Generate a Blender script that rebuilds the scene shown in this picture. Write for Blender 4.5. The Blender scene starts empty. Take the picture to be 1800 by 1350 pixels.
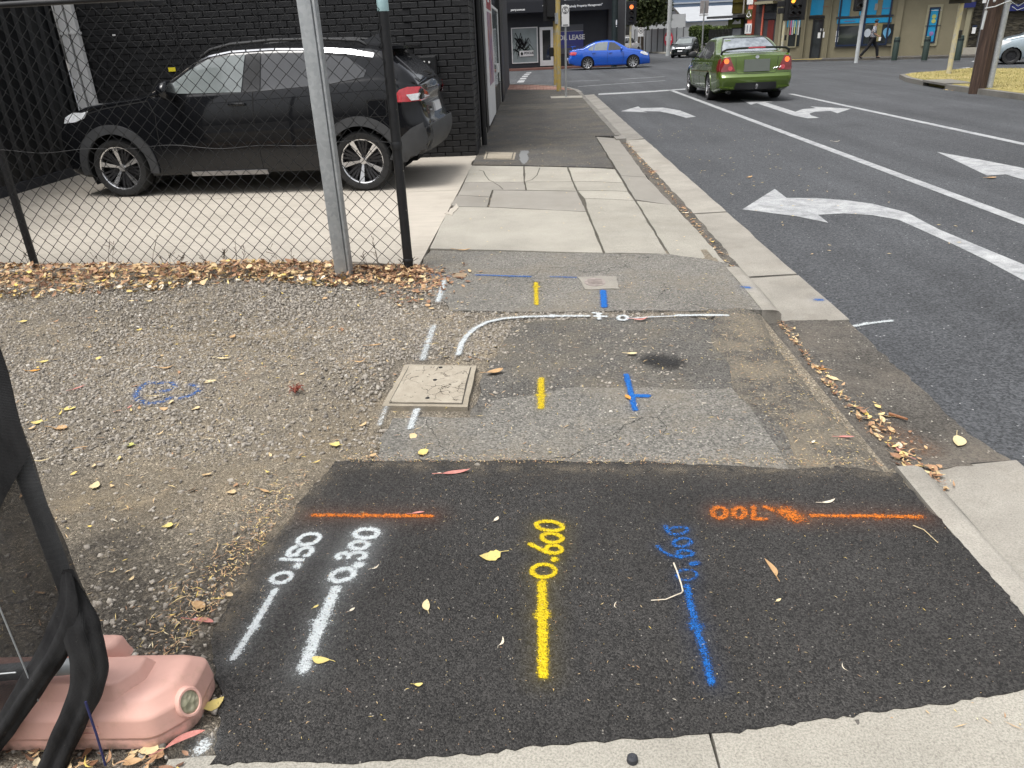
import bpy, bmesh, math, random
import numpy as np
from mathutils import Vector, Matrix, geometry
from mathutils.bvhtree import BVHTree
SC = bpy.context.scene
COL = SC.collection
R = math.radians
rng = np.random.default_rng(7)
random.seed(7)

# ---------------------------------------------------------------- camera
cam_data = bpy.data.cameras.new('camera')
cam_data.sensor_width = 36.0
cam_data.lens = 1320.0 / 1800.0 * 36.0
cam_data.clip_start = 0.05
cam_data.clip_end = 2000.0
cam = bpy.data.objects.new('camera', cam_data)
COL.objects.link(cam)
cam.matrix_world = Matrix(((0.9989765, 0.02667901, 0.03652634, 0.0),
                           (0.02200727, 0.41882585, -0.90779986, 0.0),
                           (-0.03951738, 0.90767458, 0.41781005, 1.6),
                           (0, 0, 0, 1)))
SC.camera = cam

# ---------------------------------------------------------------- sky, sun, exposure (bright overcast)
SUN_EL, SUN_AZ = R(70), R(-125)          # azimuth measured from +Y towards +X
world = bpy.data.worlds.new('World')
SC.world = world
world.use_nodes = True
wn = world.node_tree.nodes
wl = world.node_tree.links
sky = wn.new('ShaderNodeTexSky')
sky.sky_type = 'NISHITA'
sky.sun_disc = False
sky.sun_elevation = SUN_EL
sky.sun_rotation = SUN_AZ
sky.air_density = 1.0
sky.dust_density = 6.0
sky.ozone_density = 1.0
hs = wn.new('ShaderNodeHueSaturation')
hs.inputs['Saturation'].default_value = 0.22     # cloud cover: a nearly colourless sky
wl.new(sky.outputs[0], hs.inputs['Color'])
bg = wn['Background']
bg.inputs['Strength'].default_value = 0.15
wl.new(hs.outputs[0], bg.inputs['Color'])
sun_data = bpy.data.lights.new('sun', 'SUN')
sun_data.energy = 1.3
sun_data.angle = R(25)
sun_data.color = (1.0, 0.975, 0.94)
sun = bpy.data.objects.new('sun', sun_data)
COL.objects.link(sun)
sd = Vector((math.sin(SUN_AZ) * math.cos(SUN_EL), math.cos(SUN_AZ) * math.cos(SUN_EL), math.sin(SUN_EL)))
sun.rotation_euler = sd.to_track_quat('Z', 'Y').to_euler()
SC.view_settings.view_transform = 'Standard'
SC.view_settings.look = 'None'
SC.view_settings.gamma = 1.0
SC.view_settings.exposure = 0.6
SC.view_settings.use_curve_mapping = False
SC.cycles.max_bounces = 6
SC.cycles.transparent_max_bounces = 16

# ================================================================ helpers
def link(name, me, m=None, parent=None, loc=None, smooth=False, rot=None, sharp=35):
    if m is not None:
        for x in (m if isinstance(m, (list, tuple)) else [m]):
            me.materials.append(x)
    o = bpy.data.objects.new(name, me)
    COL.objects.link(o)
    if parent is not None:
        o.parent = parent
    if loc is not None:
        o.location = loc
    if rot is not None:
        o.rotation_euler = rot
    if smooth and me is not None:
        me.polygons.foreach_set('use_smooth', [True] * len(me.polygons))
        me.set_sharp_from_angle(angle=R(sharp))
    return o

def tag(o, label=None, cat=None, group=None, kind=None):
    if label: o['label'] = label
    if cat: o['category'] = cat
    if group: o['group'] = group
    if kind: o['kind'] = kind
    return o

def empty(name, loc=(0, 0, 0), rz=0.0, **kw):
    o = bpy.data.objects.new(name, None)
    COL.objects.link(o)
    o.empty_display_size = 0.1
    o.location = loc
    o.rotation_euler = (0, 0, rz)
    tag(o, kw.get('label'), kw.get('cat'), kw.get('group'), kw.get('kind'))
    return o

def copy_tree(o, parent=None, skip=()):
    c = o.copy()
    COL.objects.link(c)
    c.parent = parent
    for ch in o.children:
        if ch.name.split('.')[0] not in skip:
            copy_tree(ch, c, skip)
    return c

class MB:
    """collects shapes into one mesh"""
    def __init__(s):
        s.v = []; s.f = []; s.mi = []; s.cur = 0
    def add(s, vs, fs):
        b = len(s.v)
        s.v += [tuple(x) for x in vs]
        s.f += [tuple(b + i for i in f) for f in fs]
        s.mi += [s.cur] * len(fs)
        return s
    def box(s, x0, x1, y0, y1, z0, z1, M=None):
        vs = [(x0, y0, z0), (x1, y0, z0), (x1, y1, z0), (x0, y1, z0), (x0, y0, z1), (x1, y0, z1), (x1, y1, z1), (x0, y1, z1)]
        if M is not None: vs = [tuple(M @ Vector(v)) for v in vs]
        return s.add(vs, [(3, 2, 1, 0), (4, 5, 6, 7), (0, 1, 5, 4), (1, 2, 6, 5), (2, 3, 7, 6), (3, 0, 4, 7)])
    def bbox(s, x0, x1, y0, y1, z0, z1, b=0.01, M=None):
        """box with chamfered edges"""
        bm = bmesh.new()
        vs = [bm.verts.new(v) for v in [(x0, y0, z0), (x1, y0, z0), (x1, y1, z0), (x0, y1, z0), (x0, y0, z1), (x1, y0, z1), (x1, y1, z1), (x0, y1, z1)]]
        for f in [(3, 2, 1, 0), (4, 5, 6, 7), (0, 1, 5, 4), (1, 2, 6, 5), (2, 3, 7, 6), (3, 0, 4, 7)]:
            bm.faces.new([vs[i] for i in f])
        bmesh.ops.bevel(bm, geom=bm.edges[:], offset=b, segments=2, affect='EDGES', profile=0.5)
        bm.verts.index_update()
        P = [v.co.copy() for v in bm.verts]
        if M is not None: P = [M @ p for p in P]
        s.add(P, [[v.index for v in f.verts] for f in bm.faces])
        bm.free()
        return s
    def tube(s, pts, r, n=8, cap=True, flat=1.0):
        """tube along a polyline; r a number or one per point"""
        pts = [Vector(p) for p in pts]
        rs = r if isinstance(r, (list, tuple, np.ndarray)) else [r] * len(pts)
        rings = []
        up = None
        for i, p in enumerate(pts):
            t = (pts[min(i + 1, len(pts) - 1)] - pts[max(i - 1, 0)])
            if t.length < 1e-9: t = Vector((0, 0, 1))
            t.normalize()
            if up is None:
                up = Vector((0, 0, 1)) if abs(t.z) < 0.9 else Vector((1, 0, 0))
            a = up - t * up.dot(t)
            if a.length < 1e-6: a = t.orthogonal()
            a.normalize(); b = t.cross(a); up = a
            rings.append([p + (a * math.cos(2 * math.pi * k / n) * flat + b * math.sin(2 * math.pi * k / n)) * rs[i] for k in range(n)])
        vs = [v for rg in rings for v in rg]
        fs = []
        for i in range(len(pts) - 1):
            for k in range(n):
                fs.append((i * n + k, i * n + (k + 1) % n, (i + 1) * n + (k + 1) % n, (i + 1) * n + k))
        if cap:
            fs.append(tuple(range(n - 1, -1, -1)))
            fs.append(tuple((len(pts) - 1) * n + k for k in range(n)))
        return s.add(vs, fs)
    def lathe(s, prof, n=24, M=None, cap=False):
        """prof [(r,z)] turned about z"""
        vs = []; fs = []
        for r, z in prof:
            for k in range(n):
                a = 2 * math.pi * k / n
                vs.append(Vector((r * math.cos(a), r * math.sin(a), z)))
        if M is not None: vs = [M @ v for v in vs]
        for i in range(len(prof) - 1):
            for k in range(n):
                fs.append((i * n + k, i * n + (k + 1) % n, (i + 1) * n + (k + 1) % n, (i + 1) * n + k))
        if cap:
            fs.append(tuple(range(n - 1, -1, -1)))
            fs.append(tuple((len(prof) - 1) * n + k for k in range(n)))
        return s.add(vs, fs)
    def prism(s, poly, z0, z1, M=None):
        """polygon (x,y) extruded from z0 to z1"""
        n = len(poly)
        vs = [Vector((x, y, z0)) for x, y in poly] + [Vector((x, y, z1)) for x, y in poly]
        if M is not None: vs = [M @ v for v in vs]
        ar = sum(poly[i][0] * poly[(i + 1) % n][1] - poly[(i + 1) % n][0] * poly[i][1] for i in range(n))
        fs = []
        for tri in geometry.tessellate_polygon([[Vector((x, y, 0)) for x, y in poly]]):
            a, b, c = tri
            P, Q, S = poly[a], poly[b], poly[c]
            if (Q[0] - P[0]) * (S[1] - P[1]) - (Q[1] - P[1]) * (S[0] - P[0]) < 0: a, c = c, a
            fs.append((n + a, n + b, n + c)); fs.append((c, b, a))
        for i in range(n):
            j = (i + 1) % n
            fs.append((i, j, n + j, n + i) if ar > 0 else (j, i, n + i, n + j))
        return s.add(vs, fs)
    def mesh(s, name='mesh'):
        me = bpy.data.meshes.new(name)
        me.from_pydata([tuple(v) for v in s.v], [], s.f)
        if any(s.mi): me.polygons.foreach_set('material_index', s.mi)
        me.update()
        return me
    def build(s, name, m, parent=None, loc=None, smooth=False, rot=None, sharp=35):
        return link(name, s.mesh(name), m, parent, loc, smooth, rot, sharp)

def np_mesh(name, V, F, m=None, parent=None, smooth=False, attrs=None):
    """fast mesh from numpy arrays; F is (n,3) or (n,4)"""
    me = bpy.data.meshes.new(name)
    k = F.shape[1]
    me.vertices.add(len(V)); me.vertices.foreach_set('co', np.asarray(V, np.float32).ravel())
    me.loops.add(F.size); me.loops.foreach_set('vertex_index', F.astype(np.int32).ravel())
    me.polygons.add(len(F)); me.polygons.foreach_set('loop_start', np.arange(0, F.size, k, dtype=np.int32))
    if smooth: me.polygons.foreach_set('use_smooth', np.ones(len(F), bool))
    for an, (dom, typ, data) in (attrs or {}).items():
        at = me.attributes.new(an, typ, dom)
        at.data.foreach_set('color' if 'COLOR' in typ else 'value', np.asarray(data, np.float32).ravel())
    me.update(calc_edges=True); me.validate()
    return link(name, me, m, parent)

def text_mesh(body, size, extrude=0.002, align='LEFT', bold=0.0):
    cu = bpy.data.curves.new('lettering', 'FONT')
    cu.body = body; cu.size = size; cu.extrude = extrude; cu.align_x = align; cu.offset = bold
    cu.resolution_u = 3
    o = bpy.data.objects.new('lettering', cu)
    COL.objects.link(o)
    bpy.context.view_layer.update()
    me = bpy.data.meshes.new_from_object(o.evaluated_get(bpy.context.evaluated_depsgraph_get()))
    bpy.data.objects.remove(o)
    return me

# ---------------------------------------------------------------- materials
class N:
    """small node-graph writer"""
    def __init__(s, name):
        s.m = bpy.data.materials.new(name); s.m.use_nodes = True
        s.t = s.m.node_tree; s.b = s.t.nodes['Principled BSDF']; s.out = s.t.nodes['Material Output']
        s.tc = s.t.nodes.new('ShaderNodeTexCoord').outputs['Object']
    def n(s, typ, **kw):
        x = s.t.nodes.new('ShaderNode' + typ)
        for k, v in kw.items(): setattr(x, k, v)
        return x
    def put(s, sock, v):
        if hasattr(v, 'is_linked') or hasattr(v, 'links'): s.t.links.new(v, sock)
        elif isinstance(v, (tuple, list)) and len(v) == 3 and sock.type == 'RGBA': sock.default_value = (*v, 1)
        else: sock.default_value = v
    def noise(s, scale, detail=4, rough=0.6, vec=None, dist=0.0):
        x = s.n('TexNoise'); s.put(x.inputs['Vector'], vec or s.tc)
        x.inputs['Scale'].default_value = scale; x.inputs['Detail'].default_value = detail; x.inputs['Roughness'].default_value = rough
        x.inputs['Distortion'].default_value = dist
        return x.outputs['Fac']
    def voro(s, scale, feature='F1', vec=None, rand=1.0):
        x = s.n('TexVoronoi', feature=feature); s.put(x.inputs['Vector'], vec or s.tc)
        x.inputs['Scale'].default_value = scale; x.inputs['Randomness'].default_value = rand
        return x
    def scale_vec(s, v3, vec=None):
        x = s.n('Mapping'); s.put(x.inputs['Vector'], vec or s.tc); x.inputs['Scale'].default_value = v3
        return x.outputs[0]
    def ramp(s, v, stops, interp='LINEAR'):
        x = s.n('ValToRGB'); x.color_ramp.interpolation = interp
        el = x.color_ramp.elements
        while len(el) > 1: el.remove(el[-1])
        for i, (p, c) in enumerate(stops):
            e = el[0] if i == 0 else el.new(p)
            e.position = p
            e.color = (c, c, c, 1) if isinstance(c, (int, float)) else (*c, 1)
        s.put(x.inputs[0], v)
        return x.outputs[0]
    def math(s, op, a, b=0.0, c=0.0, clamp=False):
        x = s.n('Math', operation=op, use_clamp=clamp)
        for i, v in enumerate((a, b, c)): s.put(x.inputs[i], v)
        return x.outputs[0]
    def mix(s, f, a, b, mode='MIX'):
        x = s.n('Mix', data_type='RGBA', blend_type=mode)
        s.put(x.inputs['Factor'], f); s.put(x.inputs['A'], a); s.put(x.inputs['B'], b)
        for k in ('A', 'B'): pass
        return x.outputs['Result']
    def bump(s, h, strength, dist=0.01, normal=None):
        x = s.n('Bump'); x.inputs['Strength'].default_value = strength; x.inputs['Distance'].default_value = dist
        s.put(x.inputs['Height'], h)
        if normal is not None: s.put(x.inputs['Normal'], normal)
        return x.outputs[0]
    def attr(s, name, kind='GEOMETRY'):
        return s.n('Attribute', attribute_name=name, attribute_type=kind).outputs
    def rnd(s):
        return s.n('ObjectInfo').outputs['Random']
    def set(s, **kw):
        for k, v in kw.items():
            key = {'base': 'Base Color', 'rough': 'Roughness', 'metal': 'Metallic', 'normal': 'Normal', 'spec': 'Specular IOR Level',
                   'coat': 'Coat Weight', 'coat_rough': 'Coat Roughness', 'emit': 'Emission Color', 'emit_s': 'Emission Strength', 'alpha': 'Alpha',
                   'trans': 'Transmission Weight', 'ior': 'IOR', 'sheen': 'Sheen Weight'}[k]
            s.put(s.b.inputs[key], v)
        return s.m

def mixf(g, f, a, b):
    """two-colour mix where a and b are RGB tuples or sockets"""
    fix = lambda c: (*c, 1) if isinstance(c, (tuple, list)) and len(c) == 3 else c
    return g.mix(f, fix(a), fix(b))

def plain(name, c, rough=0.6, var=0.15, scale=8.0, bump=0.0, bscale=60.0, **kw):
    """paint, plastic, metal: a colour with mild wear"""
    g = N(name)
    a = tuple(x * (1 - var) for x in c); b = tuple(min(1, x * (1 + var)) for x in c)
    f = g.ramp(g.noise(scale, 5), [(0.3, 0.0), (0.7, 1.0)])
    g.set(base=mixf(g, f, a, b), rough=g.math('ADD', g.math('MULTIPLY', g.noise(scale * 2.3, 3), 0.12), rough - 0.06), **kw)
    if bump: g.set(normal=g.bump(g.noise(bscale, 4), bump, 0.004))
    return g.m

def asphalt(name, lo, hi, agg=120.0, fleck=0.03, fleck_c=(0.45, 0.42, 0.36), patch=0.35, patch_scale=1.2, dirt=None, dirt_amt=0.0, bump=0.8, crack=0.0, rough=0.85, streak=0.0):
    g = N(name)
    v = g.voro(agg); col = g.n('SeparateColor'); g.put(col.inputs[0], v.outputs['Color'])
    stone = g.ramp(col.outputs[0], [(0.0, lo), (0.55, tuple((a + b) / 2 for a, b in zip(lo, hi))), (1.0, hi)])
    grit = g.ramp(g.noise(agg * 2.6, 3, 0.7), [(0.35, 0.72), (0.7, 1.2)])
    c = g.mix(1.0, stone, grit, 'MULTIPLY')
    p = g.ramp(g.noise(patch_scale, 6, 0.65), [(0.3, 1.0 - patch), (0.7, 1.0 + patch * 0.6)])
    c = g.mix(1.0, c, p, 'MULTIPLY')
    if streak:
        st = g.noise(1.0, 5, 0.6, vec=g.scale_vec((1.5, 0.07, 1)))
        c = g.mix(1.0, c, g.ramp(st, [(0.3, 1 - streak), (0.5, 1.0), (0.72, 1 + streak)]), 'MULTIPLY')
        blot = g.ramp(g.noise(0.55, 4, 0.6, dist=0.6), [(0.60, 1.0), (0.70, 1 - streak * 0.8)])
        c = g.mix(1.0, c, blot, 'MULTIPLY')
    v2 = g.voro(agg * 0.62); c2 = g.n('SeparateColor'); g.put(c2.inputs[0], v2.outputs['Color'])
    fm = g.math('MULTIPLY', g.math('GREATER_THAN', c2.outputs[1], 1.0 - fleck), g.math('LESS_THAN', v2.outputs['Distance'], 0.34))
    c = mixf(g, fm, c, fleck_c)
    if dirt:
        d = g.ramp(g.noise(1.7, 8, 0.72), [(0.5 - 0.18 * dirt_amt, 0.0), (0.66, 0.85)])
        c = mixf(g, g.math('MULTIPLY', d, g.ramp(g.noise(70, 3), [(0.3, 0.4), (0.7, 1.0)])), c, dirt)
    h = g.math('ADD', g.math('MULTIPLY', v.outputs['Distance'], -0.8), g.math('MULTIPLY', g.noise(agg * 2.2, 3), 0.5))
    if crack:
        ck = g.voro(1.1, 'DISTANCE_TO_EDGE', vec=None)
        w = g.n('VectorMath', operation='ADD'); g.put(w.inputs[0], g.tc)
        nz = g.n('TexNoise'); g.put(nz.inputs['Vector'], g.tc); nz.inputs['Scale'].default_value = 4; nz.inputs['Detail'].default_value = 6
        sv = g.n('VectorMath', operation='SCALE'); g.put(sv.inputs[0], nz.outputs['Color']); sv.inputs['Scale'].default_value = 0.35
        g.put(w.inputs[1], sv.outputs[0]); g.put(ck.inputs['Vector'], w.outputs[0])
        cm = g.math('MULTIPLY', g.math('LESS_THAN', ck.outputs['Distance'], 0.0022), g.math('GREATER_THAN', g.noise(0.9, 2), 0.70 - crack * 0.2))
        c = mixf(g, cm, c, tuple(x * 0.35 for x in lo))
        h = g.math('SUBTRACT', h, cm)
    g.set(base=c, rough=rough, normal=g.bump(h, bump, 0.006), spec=0.3)
    return g.m

def concrete(name, c, var=0.14, speck=0.5, stain=0.25, scale=1.4, bump=0.35, rnd=0.0, broom=False, stain_c=(0.16, 0.14, 0.11)):
    g = N(name)
    a = tuple(x * (1 - var) for x in c); b = tuple(x * (1 + var) for x in c)
    k = mixf(g, g.ramp(g.noise(scale, 8, 0.7), [(0.3, 0.0), (0.7, 1.0)]), a, b)
    gr = g.ramp(g.noise(170, 3, 0.75), [(0.32, 1 - 0.4 * speck), (0.6, 1 + 0.12 * speck)])
    k = g.mix(1.0, k, gr, 'MULTIPLY')
    vs = g.voro(95); cs = g.n('SeparateColor'); g.put(cs.inputs[0], vs.outputs['Color'])
    k = mixf(g, g.math('MULTIPLY', g.math('MULTIPLY', g.math('GREATER_THAN', cs.outputs[0], 1 - 0.12 * speck), g.math('LESS_THAN', vs.outputs['Distance'], 0.3)), 0.4), k, tuple(x * 0.45 for x in c))
    st = g.ramp(g.noise(0.8, 9, 0.75), [(0.5, 0.0), (0.75, stain)])
    k = mixf(g, st, k, stain_c)
    if broom:
        w = g.noise(5, 5, 0.6, vec=g.scale_vec((0.35, 4.0, 1.0)))
        k = g.mix(1.0, k, g.ramp(w, [(0.3, 0.9), (0.7, 1.06)]), 'MULTIPLY')
    if rnd:
        k = g.mix(1.0, k, g.ramp(g.rnd(), [(0.0, 1 - rnd), (1.0, 1 + rnd)]), 'MULTIPLY')
    g.set(base=k, rough=0.88, spec=0.3, normal=g.bump(g.math('ADD', g.noise(150, 4), g.math('MULTIPLY', g.noise(18, 4), 0.7)), bump, 0.005))
    return g.m

# ---------------------------------------------------------------- flat pieces of ground
def ragged(poly, step=0.06, amp=0.012, seed=1, scale=9.0, closed=True):
    """polygon with its edges broken up by smooth noise, in metres"""
    r = np.random.default_rng(seed)
    out = []
    n = len(poly)
    for i in range(n):
        a = np.array(poly[i], float); b = np.array(poly[(i + 1) % n], float)
        L = np.linalg.norm(b - a); k = max(1, int(L / step))
        nrm = np.array([-(b - a)[1], (b - a)[0]]) / max(L, 1e-6)
        ph = r.uniform(0, 6.28, 5)
        for j in range(k):
            t = j / k
            w = sum(math.sin(t * L * scale * (q + 1) * 0.8 + ph[q]) / (q + 1) for q in range(5)) * 0.5 + r.normal(0, 0.35)
            out.append(tuple(a + (b - a) * t + nrm * w * amp * (0 if j == 0 else 1)))
    return out

def slab(name, poly, m, z=0.0, th=0.03, parent=None, kind=None, zf=None):
    mb = MB().prism(poly, z - th, z)
    if zf is not None: mb.v = [(x, y, q + zf(x, y)) for x, y, q in mb.v]
    o = mb.build(name, m, parent)
    if kind: o['kind'] = kind
    return o

def inset(poly, d):
    """shrinks a convex polygon by d metres"""
    n = len(poly); P = [np.array(p, float) for p in poly]
    ar = sum(P[i][0] * P[(i + 1) % n][1] - P[(i + 1) % n][0] * P[i][1] for i in range(n))
    s = 1 if ar > 0 else -1
    out = []
    for i in range(n):
        e1 = P[i] - P[i - 1]; e2 = P[(i + 1) % n] - P[i]
        n1 = s * np.array([-e1[1], e1[0]]) / np.linalg.norm(e1); n2 = s * np.array([-e2[1], e2[0]]) / np.linalg.norm(e2)
        k = 1 + n1.dot(n2)
        out.append(tuple(P[i] + (n1 + n2) * d / max(k, 0.3)))
    return out

# ================================================================ ground materials
M_fresh = asphalt('fresh_asphalt', (0.018, 0.0174, 0.0168), (0.080, 0.076, 0.072), agg=210, fleck=0.010, fleck_c=(0.28, 0.26, 0.23), patch=0.28, patch_scale=1.6, bump=1.0)
M_road = asphalt('road_asphalt', (0.038, 0.040, 0.0435), (0.112, 0.117, 0.124), agg=95, fleck=0.012, fleck_c=(0.3, 0.3, 0.3), patch=0.2, patch_scale=0.35, bump=0.7, streak=0.2)
M_old = asphalt('old_asphalt', (0.06, 0.057, 0.052), (0.18, 0.17, 0.152), agg=120, fleck=0.05, fleck_c=(0.4, 0.37, 0.31), patch=0.25, patch_scale=1.3, dirt=(0.17, 0.145, 0.105), dirt_amt=0.25, bump=0.9)
M_pale = asphalt('pale_worn_asphalt', (0.10, 0.096, 0.086), (0.28, 0.265, 0.235), agg=120, fleck=0.05, fleck_c=(0.42, 0.4, 0.34), patch=0.14, patch_scale=1.6, dirt=(0.2, 0.175, 0.135), dirt_amt=0.1, bump=0.9, crack=1.0)
M_mid = asphalt('mid_grey_asphalt', (0.055, 0.053, 0.05), (0.125, 0.12, 0.112), agg=110, fleck=0.03, patch=0.22, patch_scale=0.9, dirt=(0.14, 0.12, 0.09), dirt_amt=0.3, bump=0.7)
M_gutter = asphalt('gutter_asphalt', (0.055, 0.05, 0.044), (0.15, 0.138, 0.12), agg=120, fleck=0.04, patch=0.3, patch_scale=1.8, dirt=(0.18, 0.155, 0.125), dirt_amt=0.2, bump=0.9)
M_dirt = asphalt('dry_dirt', (0.10, 0.08, 0.055), (0.24, 0.2, 0.145), agg=190, fleck=0.06, fleck_c=(0.42, 0.34, 0.22), patch=0.35, patch_scale=2.2, dirt=(0.06, 0.052, 0.045), dirt_amt=0.6, bump=1.0)
M_drive = concrete('driveway_concrete', (0.425, 0.388, 0.332), var=0.09, speck=0.18, stain=0.35, scale=0.7, broom=True, bump=0.2)
M_slab = concrete('slab_concrete', (0.33, 0.312, 0.268), var=0.16, speck=1.0, stain=0.3, rnd=0.1)
M_slab_dark = concrete('dark_slab_concrete', (0.25, 0.235, 0.207), var=0.12, speck=0.3, stain=0.3, rnd=0.05)
M_kerb = concrete('kerb_concrete', (0.29, 0.272, 0.237), var=0.2, speck=0.7, stain=0.55, scale=2.2, rnd=0.08, stain_c=(0.14, 0.115, 0.085))
M_kerbd = concrete('weathered_kerb_concrete', (0.18, 0.172, 0.155), var=0.25, speck=0.7, stain=0.6, scale=1.5)
M_kerb2 = concrete('grey_kerb_concrete', (0.24, 0.228, 0.205), var=0.2, speck=0.7, stain=0.5, scale=1.5)
M_bed = plain('dark_joint_dirt', (0.07, 0.063, 0.05), 0.95, 0.35, 30)

def gravel_ground():
    g = N('gravel_soil')
    f = g.noise(0.9, 6, 0.65); f2 = g.noise(3.4, 7, 0.7)
    soil = mixf(g, g.ramp(f, [(0.38, 0.0), (0.6, 1.0)]), (0.17, 0.15, 0.122), (0.26, 0.225, 0.172))
    soil = mixf(g, g.ramp(f2, [(0.5, 0.0), (0.72, 0.8)]), soil, (0.33, 0.27, 0.19))
    v = g.voro(150); c = g.n('SeparateColor'); g.put(c.inputs[0], v.outputs['Color'])
    k = g.mix(1.0, soil, g.ramp(c.outputs[0], [(0.0, 0.5), (0.6, 1.0), (0.93, 1.35), (1.0, 2.4)]), 'MULTIPLY')
    k = g.mix(1.0, k, g.ramp(g.noise(260, 3, 0.7), [(0.35, 0.7), (0.7, 1.2)]), 'MULTIPLY')
    h = g.math('ADD', g.math('MULTIPLY', v.outputs['Distance'], -0.8), g.math('MULTIPLY', g.noise(300, 3), 0.5))
    g.set(base=k, rough=0.92, spec=0.25, normal=g.bump(h, 1.0, 0.008))
    return g.m
M_gravel = gravel_ground()

def stone_mat(name):
    g = N(name)
    a = g.attr('tone')
    k = g.ramp(a['Fac'], [(0.0, (0.10, 0.092, 0.083)), (0.3, (0.24, 0.217, 0.187)), (0.75, (0.385, 0.348, 0.298)), (0.95, (0.42, 0.39, 0.34)), (1.0, (0.55, 0.52, 0.47))])
    g.set(base=k, rough=0.9, spec=0.3)
    return g.m
M_stone = stone_mat('gravel_stone')

# ================================================================ ground sheets
def sheet(name, x0, x1, y0, y1, z, m):
    return tag(MB().add([(x0, y0, z), (x1, y0, z), (x1, y1, z), (x0, y1, z)], [(0, 1, 2, 3)]).build(name, m), kind='structure')
sheet('ground', -500, 500, -200, 900, -0.16, M_mid)
sheet('road', -70, 120, -8, 200, -0.10, M_road)

def inpoly(P, poly):
    P = np.asarray(P); x, y = P[:, 0], P[:, 1]
    r = np.zeros(len(P), bool); n = len(poly)
    for i in range(n):
        x1, y1 = poly[i]; x2, y2 = poly[(i + 1) % n]
        c = ((y1 > y) != (y2 > y)) & (x < (x2 - x1) * (y - y1) / (y2 - y1 + 1e-12) + x1)
        r ^= c
    return r

P_fresh = [(-0.872, 2.734), (-0.194, 2.713), (0.439, 2.676), (0.988, 2.59), (1.192, 2.598), (1.381, 2.547), (1.402, 2.1), (1.4, 1.743), (1.385, 1.30), (1.246, 1.479), (1.003, 1.431), (0.773, 1.394), (0.406, 1.351), (0.049, 1.321), (-0.372, 1.285), (-0.837, 1.273), (-0.875, 1.456), (-1.01, 1.736), (-0.993, 2.078), (-0.943, 2.386)]
P_old = [(-0.66, 2.62), (1.18, 2.55), (1.12, 3.2), (1.15, 4.3), (0.9, 4.42), (-0.12, 4.42), (-0.22, 4.0), (-0.30, 3.62), (-0.33, 3.0)]
P_pale = [(-0.712, 2.727), (-0.695, 3.128), (-0.278, 3.106), (-0.233, 3.284), (0.032, 3.364), (0.147, 3.417), (0.648, 3.366), (0.939, 3.361), (0.985, 2.982), (0.981, 2.581), (0.6, 2.58), (-0.4, 2.65)]
P_strip = [(-0.889, 6.224), (0.539, 5.942), (1.048, 5.86), (1.245, 5.725), (1.446, 5.54), (1.417, 5.436), (1.405, 5.0), (1.401, 4.48), (0.561, 4.546), (-0.164, 4.59), (-0.577, 4.661), (-0.701, 5.101), (-0.895, 5.579), (-0.92, 6.01)]
P_ramp = [(1.08, 2.55), (1.40, 2.60), (1.41, 3.4), (1.43, 4.2), (1.40, 4.50), (1.06, 4.46), (1.0, 4.0), (1.06, 3.3), (0.98, 2.8)]
paved = [P_fresh, P_old, P_pale, P_strip, P_ramp]

footpath = tag(empty('footpath'), kind='structure')
# dark bed that shows in the joints
slab('joint_bed', [(-0.90, 5.75), (1.40, 5.75), (1.42, 13.5), (1.44, 25.0), (-0.9, 31.5), (-0.9, 12)], M_bed, -0.07, 0.05, footpath)
slab('joint_bed', [(-0.90, 5.75), (0.8, 5.75), (0.8, 12.5), (-0.88, 12.5)], M_bed, -0.012, 0.02, footpath)
slab('asphalt_panel', ragged(P_fresh, 0.022, 0.010, 3), M_fresh, 0.004, 0.05, footpath)['label'] = 'fresh black asphalt panel carrying the sprayed numbers'
slab('asphalt_panel', ragged(P_old, 0.05, 0.02, 4), M_old, -0.003, 0.05, footpath)['label'] = 'older grey asphalt panel beside the concrete pit lid'
slab('asphalt_panel', ragged(P_pale, 0.05, 0.012, 5), M_pale, 0.001, 0.04, footpath)['label'] = 'pale worn asphalt patch behind the fresh black panel'
slab('asphalt_panel', ragged(P_strip, 0.05, 0.01, 6), M_pale, 0.000, 0.05, footpath)['label'] = 'pale asphalt strip in front of the concrete slabs'
for poly, m in ([(-0.95, 1.29), (0.40, 1.37), (0.385, 0.2), (-0.95, 0.2)], M_slab), ([(0.405, 1.371), (0.783, 1.419), (1.261, 1.505), (1.5, 1.45), (1.5, 0.2), (0.393, 0.2)], M_slab):
    slab('concrete_slab', ragged(poly, 0.04, 0.005, 8), m, 0.0005, 0.06, footpath)
drop = lambda x, y: -0.03 * min(1, max(0, (x - 0.75) / 0.65)) ** 1.5
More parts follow.
